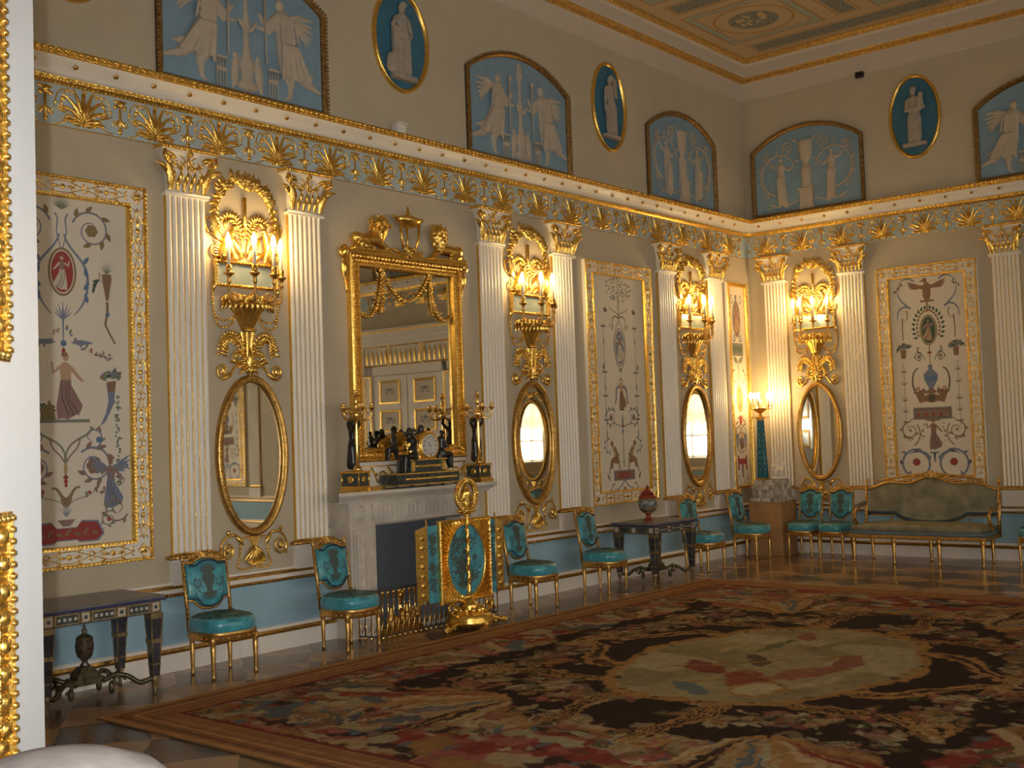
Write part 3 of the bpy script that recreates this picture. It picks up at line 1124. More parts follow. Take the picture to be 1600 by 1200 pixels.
    inn = 1 - sm(rr, .93, .98)
    blend(inn * sm(noise(14, 12, 21), .52, .7) * .6, np.array((.16, .13, .065)))
    blend(inn * sm(noise(22, 10, 22), .6, .72) * .6, PAL)
    for px, py, r, ax, an, col in ((-.75, -.15, .16, 2.2, .5, RED * 1.2), (-.35, -.4, .13, 2.6, -.4, ROSE * .8), (-.5, .3, .12, 2.4, 1.0, RED), (-.95, -.35, .2, 1.2, 0, OCH),
                                    (-.95, -.35, .15, 1.2, 0, PAL), (-1.15, .05, .1, 2.6, .9, BLU * 1.2), (.15, -.5, .1, 3, .2, ROSE * .7), (-.1, .1, .07, 4, .6, BRN * 4),
                                    (.5, .25, .05, 6, -.1, GRN), (.6, -.1, .05, 6, -.2, (.17, .13, .07)), (.95, .2, .07, 3, .5, ROSE * .8), (.3, .5, .05, 5, .1, CRM), (-.6, -.6, .06, 5, -.3, CRM)):
        stamp(px, py, r, col, .9, ax, an)
    for a, b in (((-1.0, .2), (-.1, -.6)), ((-.9, -.6), (-.2, .4)), ((-.6, .55), (.4, -.5))):
        path([a, b], .02, OCH * .8, .9)
    for k in range(60):
        a = k * 2 * pi / 60
        stamp(-.05 + 1.46 * cos(a), 1.0 * sin(a), .03, (TAN, OCH, BRN * 3)[k % 3], .9)
    # corner trophies
    for sx in (-1, 1):
        for sy in (-1, 1):
            for k in range(26):
                stamp(sx * (2.95 + rng.normal(0, .3)), sy * (1.75 + rng.normal(0, .35)), rng.uniform(.03, .08), (CRM, PAL, BLU, OCH, ROSE, RED)[rng.integers(6)] * rng.uniform(.6, 1), .9, rng.uniform(1, 4), rng.uniform(0, 3))
    # plain striped border
    b = 1 - sm(d, .40, .41)
    blend(b, RED * .8)
    blend(1 - sm(d, .36, .37), TAN * 1.25)
    gn = np.where(dx < dy, noise(200, 8, 31), noise(8, 160, 32))
    blend((1 - sm(d, .34, .35)) * (.35 + .5 * gn), np.array((.20, .085, .042)))
    blend(sm(d, .15, .155) * (1 - sm(d, .175, .18)), TAN * 1.9)
    blend(sm(d, .24, .245) * (1 - sm(d, .255, .26)), TAN * 1.7)
    blend(sm(d, .09, .095) * (1 - sm(d, .105, .11)), BRN * 4)
    blend((1 - sm(d, .05, .055)), TAN * 1.7)
    # woven look: ragged outlines and streaks along the threads
    wx = (noise(150, 110, 41) - .5) * .07 + (noise(50, 36, 42) - .5) * .07
    wy = (noise(150, 110, 43) - .5) * .05 + (noise(50, 36, 44) - .5) * .05
    edge = np.clip((d - .36) / .1, 0, 1)
    ii_ = np.clip(((X + wx * edge + LX / 2) / LX * (nx - 1)).round().astype(int), 0, nx - 1)
    jj_ = np.clip(((Y + wy * edge + LY / 2) / LY * (ny - 1)).round().astype(int), 0, ny - 1)
    C[:] = C[jj_, ii_]
    st = noise(70, 300, 45) * .6 + noise(300, 230, 46) * .4
    C *= (.62 + .76 * (fine * .5 + st * .5))[..., None]
    C *= 1.12
    V = np.stack([X.ravel(), Y.ravel(), np.full(nx * ny, .012)], 1)
    me = bpy.data.meshes.new('carpet')
    me.vertices.add(nx * ny)
    me.vertices.foreach_set('co', V.astype(np.float32).ravel())
    ii = (np.arange(ny - 1)[:, None] * nx + np.arange(nx - 1)[None, :]).ravel()
    Fq = np.stack([ii, ii + 1, ii + nx + 1, ii + nx], 1).astype(np.int32)
    me.loops.add(Fq.size)
    me.loops.foreach_set('vertex_index', Fq.ravel())
    me.polygons.add(len(Fq))
    me.polygons.foreach_set('loop_start', np.arange(len(Fq), dtype=np.int32) * 4)
    me.polygons.foreach_set('loop_total', np.full(len(Fq), 4, np.int32))
    me.update(calc_edges=True)
    at = me.color_attributes.new('weave', 'FLOAT_COLOR', 'POINT')
    at.data.foreach_set('color', np.concatenate([C.reshape(-1, 3), np.ones((nx * ny, 1))], 1).astype(np.float32).ravel())
    m = bpy.data.materials.new('carpet_weave')
    m.use_nodes = True
    b = m.node_tree.nodes['Principled BSDF']
    a = m.node_tree.nodes.new('ShaderNodeVertexColor')
    a.layer_name = 'weave'
    m.node_tree.links.new(a.outputs['Color'], b.inputs['Base Color'])
    b.inputs['Roughness'].default_value = 0.9
    b.inputs['Specular IOR Level'].default_value = 0.15
    me.materials.append(m)
    o = bpy.data.objects.new('carpet', me)
    COL.objects.link(o)
    o.location = (-6.99, -3.83, 0)
    tag(o, 'large brown and red tapestry carpet with a pale central medallion on the parquet', 'carpet')
    e = G().slab([(-LX / 2, -LY / 2), (LX / 2, -LY / 2), (LX / 2, LY / 2), (-LX / 2, LY / 2)], .001, .0115)
    obj('binding', e, mat('carpet_binding', (.16, .085, .035), .9), o)


make_carpet()

# ------------------------------------------------------------------ pilasters
PW, ST, SB = .36, 3.78, .905


def pilaster_parts(root):
    g = G()
    h = PW / 2
    g.box(-h, h, -.03, -.001, SB, ST, 1)
    n = 7
    pitch = PW / n
    for i in range(n):
        c = -h + pitch * (i + .5)
        r = pitch * .40
        P = [(c - r, -.03), (c - r * .75, -.041), (c, -.047), (c + r * .75, -.041), (c + r, -.03)]
        V = [(x, y, z) for z in (SB + .012, ST - .012) for x, y in P]
        g.add(V, [(j, j + 1, 6 + j, 5 + j) for j in range(4)], 0, True)
        g.add(V, [(0, 4, 3, 2, 1), (5, 6, 7, 8, 9)], 0)
    obj('shaft', g, [WHITE, GOLD], root, SB - .25)
    g = G()
    g.box(-h - .015, h + .015, -.05, -.001, .665, .86, 0)
    g.box(-h - .03, h + .03, -.058, -.001, .845, .868, 0)
    g.tube([(-h - .05, -.055, .882), (h + .05, -.055, .882)], .015, 8, 1)
    g.box(-h - .05, h + .05, -.055, -.001, .868, .897, 1)
    g.box(-h - .02, h + .02, -.048, -.001, .897, SB, 1)
    g.beads([(-h - .05, .882), (h + .05, .882)], .03, (.011, .013, .008), .066, closed=False, m=1)
    for i in range(9):
        c = -h + .02 + i * (PW - .04) / 8
        g.box(c - .012, c + .012, -.055, -.05, .775, .84, 0)
    obj('base', g, [WHITE, OLDGOLD], root, SB - .25)
    g = G()
    # bell, abacus, astragal
    g.frame([(-h, ST + .02), (h, ST + .02)], [(0, .001), (0, .05)], 0, False)
    V = []
    for z, a, d in ((ST + .02, h - .015, .05), (ST + .2, h - .01, .055), (ST + .3, h + .02, .075), (ST + .345, h + .05, .10)):
        V += [(-a, -.001, z), (-a, -d, z), (a, -d, z), (a, -.001, z)]
    g.add(V, [(4 * k + j, 4 * k + j + 1, 4 * k + 5 + j, 4 * k + 4 + j) for k in range(3) for j in range(3)], 0)
    g.box(-h - .02, h + .02, -.065, -.001, ST - .012, ST + .012, 0)
    g.tube([(-h - .025, -.062, ST + .016), (h + .025, -.062, ST + .016)], .011, 6, 0)
    g.box(-h - .07, h + .07, -.115, -.001, ST + .335, ST + .35, 0)
    obj('capital_core', g, [WHITE, GOLD], root, SB - .25)
    g = G()
    for x in np.linspace(-h + .03, h - .03, 6):
        g.leaf((x, ST + .025), pi / 2, .13, .026, .05, 0, .04, lobes=2, droop=.03)
    for x in np.linspace(-h + .06, h - .06, 4):
        g.vine([(x, ST + .13), (x, ST + .3)], .006, .005, .062)
        g.rosette((x, ST + .235), .018, .062, 5, .02)
        g.leaf((x, ST + .25), pi / 2 + .9, .05, .012, .062, 0, .02)
        g.leaf((x, ST + .25), pi / 2 - .9, .05, .012, .062, 0, .02)
    for q in (-1, 1):
        f = (lambda P: P) if q > 0 else mir
        g.leaf((q * (h - .03), ST + .03), pi / 2 - q * .05, .26, .05, .055, -q * .5, .06, lobes=4, droop=.06)
        g.leaf((q * (h + .01), ST + .16), pi / 2 - q * .5, .14, .035, .07, -q * 1.3, .05, lobes=3, droop=.03)
        g.vine(f(spiral((h + .01, ST + .29), .045, .012, 3.4, -1.4, 18)), .012, .008, .085)
        g.rosette((q * (h + .01), ST + .29), .016, .09, 5, .02)
        g.vine(f(bez((.02, ST + .27), (.05, ST + .32), (.1, ST + .33), (.15, ST + .32), 8)), .007, .006, .08)
    g.vine([(0, ST + .2), (0, ST + .35)], .012, .012, .085)
    g.rosette((0, ST + .33), .03, .1, 6, .03)
    g.box(-h - .08, h + .08, -.13, -.001, ST + .35, ST + .384, 0)
    g.beads([(-h - .08, ST + .367), (h + .08, ST + .367)], .026, (.011, .016, .011), .13, closed=False)
    for q in (-1, 1):
        g.leaf((q * (h - .06), ST + .28), pi / 2 - q * .9, .13, .03, .085, -q * 1.0, .04)
        g.leaf((q * .05, ST + .20), pi / 2 - q * .7, .10, .022, .06, -q * .8, .03)
        g.tube([(q * (h + .02), -.06, ST + .30), (q * (h + .055), -.125, ST + .325), (q * (h + .05), -.13, ST + .27), (q * (h + .02), -.11, ST + .25)], .016, 6)
    for x in np.linspace(-h + .055, h - .055, 5):
        g.leaf((x, ST + .10), pi / 2, .10, .02, .055, 0, .035, lobes=2, droop=.02)
    obj('capital_ornament', g, GOLD, root, SB - .25)


PIL = [('A', -9.455, 'leftmost white fluted pilaster with gilt capital, left of the nearest wall light'),
       ('A', -8.221, 'white fluted pilaster with gilt capital between the nearest wall light and the chimneypiece'),
       ('A', -5.703, 'white fluted pilaster just right of the large overmantel mirror'),
       ('A', -4.448, 'white fluted pilaster left of the painted panel with the blue cameo'),
       ('A', -2.265, 'white fluted pilaster right of the painted panel with the blue cameo'),
       ('A', -1.030, 'white fluted pilaster next to the narrow painted panel near the corner'),
       ('B', .414, 'white fluted pilaster behind the blue obelisk in the room corner'),
       ('B', 1.561, 'white fluted pilaster on the right wall, left of the eagle panel'),
       ('B', 3.558, 'rightmost white fluted pilaster, at the right edge of the photo'),
       ('B', 4.70, 'white fluted pilaster on the right wall outside the picture, left of the door'),
       ('B', 9.35, 'white fluted pilaster on the right wall outside the picture, right of the door'),
       ('B', 11.55, 'white fluted pilaster on the right wall outside the picture, left of the farthest panel'),
       ('B', 10.45, 'white fluted pilaster on the right wall outside the picture, farthest from the corner')]
proto = None
for sd, s, lab in PIL:
    loc, rz = wl(sd, s, SB - .25)
    sx = 1.03 if sd == 'A' else .935
    if proto is None:
        proto = thing('fluted_pilaster', lab, 'pilaster', loc, rz, 'fluted pilasters along the walls', sx)
        pilaster_parts(proto)
    else:
        dup(proto, loc, rz, lab, sx)

# ------------------------------------------------------------------ oval mirrors
OZ, ORX, ORZ = 1.665, .335, .645


def oval_mirror_parts(root, z0):
    g = G().frame(oval(0, OZ, ORX, ORZ, 56), [(.03, 0), (.035, .03), (.025, .05), (.0, .058), (-.012, .045), (-.022, .047), (-.032, .03), (-.035, .012)], 0, True, True)
    g.beads(oval(0, OZ, ORX - .017, ORZ - .017, 90), .022, (.008, .008, .006), .047)
    g.beads(oval(0, OZ, ORX + .012, ORZ + .012, 90), .03, (.012, .008, .006), .053)
    obj('frame', g, OLDGOLD, root, z0)
    g = G()
    P = oval(0, OZ, ORX - .03, ORZ - .03, 56)
    g.ext([tuple(p) for p in P], -.016, -.006)
    obj('glass', g, MIRROR, root, z0)
    g = G()
    for q in (-1, 1):
        f = (lambda P: P) if q > 0 else mir
        g.vine(f(bez((.02, 2.36), (.12, 2.46), (.18, 2.42), (.22, 2.33), 14)), .016, .012, .014, seg=7)
        g.vine(f(spiral((.30, 2.37), .075, .02, 3.4, 1.5, 24)), .014, .008, .014, seg=7)
        g.rosette((q * .30, 2.37), .03, .02, 6, .03)
        g.leaf((q * .10, 2.43), pi / 2 - q * 1.1, .13, .03, .01, -q * .9, .03)
        g.leaf((q * .20, 2.36), pi / 2 - q * 2.3, .14, .028, .01, q * .8, .03)
        g.leaf((q * .03, 2.40), pi / 2 - q * .5, .1, .03, .012, -q * .6, .03)
    g.leaf((0, 2.335), pi / 2, .13, .04, .02, 0, .045)
    g.V = [v * (.92, 1, 1) for v in g.V]
    obj('crest_scrollwork', g, GOLD, root, z0)
    g = G()
    for q in (-1, 1):
        f = (lambda P: P) if q > 0 else mir
        g.vine(f(bez((.2, 1.0), (.28, 1.03), (.36, .99), (.38, .9), 12)), .014, .010, .014, seg=7)
        g.vine(f(spiral((.30, .89), .08, .02, .2, -1.5, 24)), .013, .008, .014, seg=7)
        g.rosette((q * .30, .89), .028, .02, 6, .03)
        g.leaf((q * .2, 1.0), pi / 2 + q * 2.4, .12, .03, .01, 0, .03)
        g.ell((q * .3, -.03, 1.03), (.018, .016, .025), 8, 5)
        g.leaf((q * .37, .90), -pi / 2, .1, .018, .01, 0, .02)
        P = f(bez((.05, .97), (.22, 1.03), (.12, .80), (.19, .77), 16))
        P2 = f(bez((.19, .77), (.22, .72), (.12, .70), (.02, .73), 12))
        for PP in (P, P2):
            g.beads(PP, .024, (.013, .011, .012), .012, closed=False)
            g.vine(PP, .006, .006, .01)
    V = []
    g.ext([(-.06, .985), (.06, .985), (.02, .91), (-.02, .91)], -.03, -.002)
    for k in range(7):
        a = -pi / 2 + (k - 3) * .26
        g.leaf((0, .91), a, .175, .034, .01, 0, .045)
    for k in range(12):
        a = -pi / 2 + (k - 5.5) * .13
        g.rosette((.15 * cos(a), .905 + .15 * sin(a) - .01 * (k % 2)), .018, .03, 5, .02)
    g.V = [v * (.90, 1, 1) for v in g.V]
    obj('pendant_scrollwork', g, GOLD, root, z0)


OVALS = [('A', -8.844, 'nearest oval gilt wall mirror, beside the chimneypiece on its left'), ('A', -5.06, 'oval gilt wall mirror right of the chimneypiece, reflecting a bright window'),
         ('A', -1.635, 'narrow oval gilt wall mirror on the left wall nearest the corner'), ('B', .993, 'oval gilt wall mirror on the right wall beside the blue obelisk'),
         ('B', 4.13, 'oval gilt wall mirror on the right wall outside the picture, left of the door'), ('B', 9.9, 'oval gilt wall mirror on the right wall outside the picture, right of the door')]
proto = None
for sd, s, lab in OVALS:
    loc, rz = wl(sd, s, .7)
    sx = 1.0 if sd == 'A' else .9
    if proto is None:
        proto = thing('oval_mirror', lab, 'mirror', loc, rz, 'oval wall mirrors', sx)
        oval_mirror_parts(proto, .7)
    else:
        dup(proto, loc, rz, lab, sx)

# ------------------------------------------------------------------ carved and gilt wall lights
CUPS = [(-.27, -.15), (-.10, -.27), (.10, -.27), (.27, -.15)]


def sconce_parts(root, z0):
    # mirrored plaque
    g = G().frame(rect(-.30, .30, 3.10, 3.27), [(.028, 0), (.028, .04), (.012, .05), (0, .04), (0, .01)])
    g.beads(rect(-.314, .314, 3.086, 3.284), .03, (.011, .011, .008), .05)
    obj('plaque_frame', g, GOLD, root, z0)
    obj('plaque_glass', G().box(-.298, .298, -.016, -.004, 3.102, 3.268), MATS['blue_mirror'], root, z0)
    # crest: flower basket, arch of leaves, winged griffins and plumes
    g = G()
    rr = random.Random(11)
    for k in range(17):
        a = pi * (k + .5) / 17
        x, z = .25 * cos(a), 3.82 + .17 * sin(a) + rr.uniform(-.02, .03)
        g.rosette((x, z), rr.uniform(.035, .055), .015 + rr.uniform(0, .035), rr.choice((5, 6)), .045)
        g.leaf((x, z), a + rr.uniform(-.8, .8), .10, .026, .012, rr.uniform(-.8, .8), .035)
    for k in range(7):
        g.rosette((rr.uniform(-.1, .1), 3.97 + rr.uniform(-.03, .06)), .045, .04, 6, .04)
    g.vine([(0, 3.55), (0, 3.85)], .018, .022, .02, seg=7)
    for q in (-1, 1):
        f = (lambda P: P) if q > 0 else mir
        P = bez((.22, 3.86), (.38, 3.78), (.27, 3.62), (.31, 3.50), 14)
        g.vine(f(P), .016, .012, .014, seg=6)
        for k in range(1, 13, 2):
            d = P[k + 1] - P[k]
            a = math.atan2(d[1], d[0] * q)
            g.leaf((q * P[k][0], P[k][1]), a + .5, .085, .022, .014, .5, .03)
            g.leaf((q * P[k][0], P[k][1]), a - .5, .085, .022, .014, -.5, .03)
        g.vine(f(bez((.31, 3.62), (.42, 3.72), (.40, 3.55), (.36, 3.52), 12)), .012, .008, .014)
        # plumes
        P = bez((.02, 3.34), (.03, 3.62), (.10, 3.74), (.24, 3.62), 16)
        g.vine(f(P), .014, .012, .016)
        for k in range(3, 15):
            d = P[k] - P[k - 1]
            a = math.atan2(d[1], d[0] * q)
            g.leaf((q * P[k][0], P[k][1]), a + q * .9, .07, .018, .016, q * .6, .03)
            g.leaf((q * P[k][0], P[k][1]), a - q * .9, .08, .018, .016, -q * .8, .03)
        g.leaf((q * .04, 3.32), pi / 2 - q * .35, .26, .05, .012, -q * .5, .04, lobes=5)
        g.leaf((q * .08, 3.31), pi / 2 - q * .75, .18, .04, .012, -q * .8, .04, lobes=4)
        # griffin: body, neck, head, raised wing
        b = G()
        b.cap((q * .24, -.05, 3.33), (q * .21, -.06, 3.46), .045, .05)
        b.cap((q * .21, -.06, 3.46), (q * .17, -.07, 3.55), .04, .028)
        b.ell((q * .155, -.075, 3.575), (.035, .026, .026), 8, 6)
        b.cap((q * .13, -.075, 3.572), (q * .105, -.075, 3.555), .014, .006)
        b.cap((q * .19, -.07, 3.42), (q * .15, -.08, 3.30), .022, .016)
        b.cap((q * .27, -.05, 3.36), (q * .25, -.05, 3.29), .028, .02)
        g.merge(fuse(b, .011))
        for k in range(6):
            g.leaf((q * (.22 + .01 * k), 3.45 + .012 * k), pi / 2 - q * (1.35 - .16 * k), .15 + .012 * k, .022, .04, q * .5, .025, lobes=2)
            g.leaf((q * .23, 3.42 - .015 * k), pi / 2 - q * (1.4 + .12 * k), .10, .016, .03, q * .6, .02, lobes=1)
        g.vine(f(bez((.27, 3.31), (.36, 3.32), (.37, 3.40), (.31, 3.42), 10)), .012, .008, .02)
    obj('carved_crest', g, GOLD, root, z0)
    # shell basket
    g = G()
    prof = [(.03, 2.70), (.055, 2.72), (.085, 2.78), (.13, 2.86), (.185, 2.93), (.235, 2.955), (.25, 2.95)]
    g.lathe(prof, 48, (0, -.012, 0), 0, 1, .72, True, pi, 2 * pi, lobes=22, la=.035)
    for k in range(15):
        a = pi + pi * (k + .5) / 15
        x, y = .235 * cos(a), .235 * .72 * sin(a)
        g.rosette((x, 2.965 + .015 * sin(k * 2.2)), .032, -y - .01, 6, .03)
        g.leaf((x * .96, 2.955), -pi / 2 + x * 2.2, .09, .026, -y * .96, 0, .03)
    for k in range(9):
        g.rosette((-.17 + .042 * k, 2.985), .034, .05 + .02 * sin(k * 2), 5, .035)
    g.tube([(-.06, -.05, 2.72), (0, -.075, 2.715), (.06, -.05, 2.72)], .014, 7)
    # stem with drooping palm leaves
    g.lathe([(.075, 2.70), (.055, 2.60), (.045, 2.50), (.04, 2.42), (.02, 2.37)], 18, (0, -.012, 0), 0, 1, .8, True, pi, 2 * pi, lobes=6, la=.12)
    for q in (-1, 1):
        f = (lambda P: P) if q > 0 else mir
        P = bez((.03, 2.50), (.10, 2.72), (.26, 2.72), (.28, 2.53), 15)
        g.vine(f(P), .02, .008, .03, seg=6)
        for k in range(2, 15):
            d = P[k] - P[k - 1]
            a = math.atan2(d[1], d[0] * q)
            g.leaf((q * P[k][0], P[k][1]), a - q * 1.0, .085, .02, .025, -q * .5, .03)
            g.leaf((q * P[k][0], P[k][1]), a + q * .7, .06, .018, .025, q * .4, .03)
        P = bez((.02, 2.44), (.06, 2.58), (.16, 2.58), (.18, 2.44), 12)
        g.vine(f(P), .014, .006, .03)
        for k in range(2, 12, 2):
            d = P[k] - P[k - 1]
            a = math.atan2(d[1], d[0] * q)
            g.leaf((q * P[k][0], P[k][1]), a - q * 1.1, .075, .018, .03, -q * .5, .03)
        for k in range(5):
            g.leaf((q * .015, 2.40 + .03 * k), pi / 2 - q * (1.9 - .25 * k), .10, .024, .02, -q * .6, .04)
    g.leaf((0, 2.38), pi / 2, .2, .04, .04, 0, .04, lobes=4)
    obj('shell_basket', g, GOLD, root, z0)
    # garlands hanging from the ends of the plaque
    for q in (-1, 1):
        g = G()
        f = (lambda P: P) if q > 0 else mir
        for P in (bez((.33, 3.12), (.35, 3.0), (.34, 2.9), (.32, 2.83), 14), bez((.32, 2.83), (.32, 2.68), (.14, 2.72), (.12, 2.84), 14), bez((.32, 2.83), (.27, 2.78), (.18, 2.78), (.12, 2.84), 10)):
            g.vine(f(P), .006, .006, .012)
            g.beads(f(P), .026, (.013, .012, .013), .014, closed=False)
        g.leaf((q * .33, 3.12), -pi / 2, .10, .024, .014, 0, .03)
        obj('garland', g, GOLD, root, z0)
    for cx, cy in CUPS:
        g = G()
        P = [(cx * .35, -.10, 2.96), (cx * .6, -.10 + (cy + .10) * .5, 2.93), (cx * .95, -.10 + (cy + .10) * .9, 2.95), (cx * 1.02, cy, 3.00), (cx, cy, 3.07), (cx, cy, 3.10)]
        P = np.array(P)
        tt = np.linspace(0, 5, 22)
        g.tube(np.stack([np.interp(tt, range(6), P[:, k]) for k in range(3)], 1), .011, 7)
        g.tube(np.stack([cx * .75 + .035 * np.cos(np.linspace(0, 6, 16)) * np.sign(cx), np.full(16, cy * .8), 2.98 + .035 * np.sin(np.linspace(0, 6, 16))], 1), .007, 6)
        g.lathe([(.010, 3.08), (.02, 3.10), (.012, 3.13), (.03, 3.155), (.045, 3.165), (.046, 3.175), (.02, 3.18), (.026, 3.2), (.024, 3.235), (.018, 3.24)], 12, (cx, cy, 0))
        arm = obj('candle_arm', g, OLDGOLD, root, z0)
        obj('candle_sleeve', G().lathe([(.014, 3.235), (.014, 3.395), (.006, 3.40)], 10, (cx, cy, 0)), CANDLE, arm, 0).location = (0, 0, -z0)
        obj('bulb', G().lathe([(.008, 3.398), (.019, 3.42), (.022, 3.44), (.016, 3.475), (.006, 3.50), (.0, 3.51)], 8, (cx, cy, 0)), BULB, arm, 0).location = (0, 0, -z0)


mat('blue_mirror', (.36, .47, .52), .12, .35)
SCON = [('A', -8.865, 'nearest carved gilt wall light with lit candle bulbs, above the nearest oval mirror'),
        ('A', -5.06, 'carved gilt wall light just right of the overmantel mirror, above an oval mirror'),
        ('A', -1.64, 'carved gilt wall light on the left wall closest to the corner'),
        ('B', .993, 'carved gilt wall light on the right wall near the corner, above an oval mirror')]
proto = None
for sd, s, lab in SCON:
    loc, rz = wl(sd, s, 2.36)
    sx = 1.0 if sd == 'A' else .92
    if proto is None:
        proto = thing('wall_sconce', lab, 'wall light', loc, rz, 'gilt wall lights', sx)
        sconce_parts(proto, 2.36)
    else:
        dup(proto, loc, rz, lab, sx)
# ------------------------------------------------------------------ painted arabesque panels
def border_unit():
    """one repeat of the carved border, running along x, 0.36 long, 0.11 wide, on plane y = 0"""
    g = G()
    g.rosette((0, 0), .024, 0, 6, .014)
    for q in (-1, 1):
        for v in (-1, 1):
            P = np.array(bez((0, v * .045), (.06, v * .055), (.10, v * .02), (.18, 0), 10)) * (q, 1)
            g.vine(P, .0055, .004, .004)
            g.vine(np.array(spiral((.085, -v * .022), .02, .005, .5, 1.2 * v, 12)) * (q, 1), .004, .003, .003)
            g.leaf((q * .06, v * .04), (0 if q > 0 else pi) + v * q * .5, .05, .011, .002, -v * q * .6, .01, lobes=2, n=6)
            g.leaf((q * .15, v * .008), (0 if q > 0 else pi) + v * q * 1.1, .045, .01, .002, -v * q * .5, .01, lobes=1, n=6)
        g.leaf((q * .03, 0), 0 if q > 0 else pi, .06, .016, .002, 0, .012, lobes=2, n=6)
    return g


BUNIT = border_unit()


def panel(sd, s, wd, z0, z1, design, label, left=True):
    loc, rz = wl(sd, s, z0)
    root = thing('painted_panel', label, 'wall panel', loc, rz, 'painted arabesque panels')
    h = wd / 2
    bw = .165
    D = .055
    g = G()
    R = rect(-h, h, z0, z1)
    if not left:                      # the narrow panel has only a thin bead
        bw = .06
    g.frame(R, [(0, 0), (0, D - .006)], 0)
    if left:
        g.frame(R, [(-.028, D - .01), (-bw + .03, D - .01)], 0)
    g.frame(R, [(0, D - .006), (-.004, D + .004), (-.02, D + .004), (-.028, D - .01)], 1)
    g.frame(R, [(-bw + .03, D - .01), (-bw + .026, D + .003), (-bw + .008, D + .002), (-bw, D - .02), (-bw, .018)], 1)
    g.beads(rect(-h + .012, h - .012, z0 + .012, z1 - .012), .034, (.013, .011, .008), D + .002, m=1, rings=3)
    g.beads(rect(-h + bw - .015, h - bw + .015, z0 + bw - .015, z1 - bw + .015), .03, (.011, .009, .008), D, m=1, rings=3)
    obj('frame', g, [WHITE, GOLD], root, z0)
    if left:
        g = G()
        c = bw / 2
        nv = int(round((z1 - z0 - 2 * bw) / .36))
        for sx in (-1, 1):
            for k in range(nv):
                z = z0 + bw + (z1 - z0 - 2 * bw) * (k + .5) / nv
                g.merge(BUNIT, lambda V: np.stack([sx * (h - c) + V[:, 2] * .95, V[:, 1] - D + .01, z + V[:, 0]], 1))
        nh = int(round((wd - 2 * bw) / .36))
        for z in (z0 + c, z1 - c):
            for k in range(nh):
                x = -h + bw + (wd - 2 * bw) * (k + .5) / nh
                g.merge(BUNIT, lambda V: np.stack([x + V[:, 0], V[:, 1] - D + .01, z + V[:, 2] * .95], 1))
            for sx in (-1, 1):
                g.rosette((sx * (h - c), z), .03, D - .01, 4, .016)
                dd = .05
                for a in range(4):
                    A = [(sx * (h - c) + dd * cos(a * pi / 2), z + dd * sin(a * pi / 2)), (sx * (h - c) + dd * cos((a + 1) * pi / 2), z + dd * sin((a + 1) * pi / 2))]
                    g.vine(A, .005, .005, D - .008)
        obj('carved_border', g, GOLD, root, z0)
    a, b, c, d = -h + bw - .004, h - bw + .004, z0 + bw - .004, z1 - bw + .004
    pt = Paint()
    pt.g.box(a, b, 0, .014, c, d, 0)
    design(pt)
    # everything sits on a board 18 mm proud of the wall
    pt.g.V = [v + (0, -.018, 0) for v in pt.g.V]
    obj('painting', pt.g, PAINTS, root, z0)
    return root


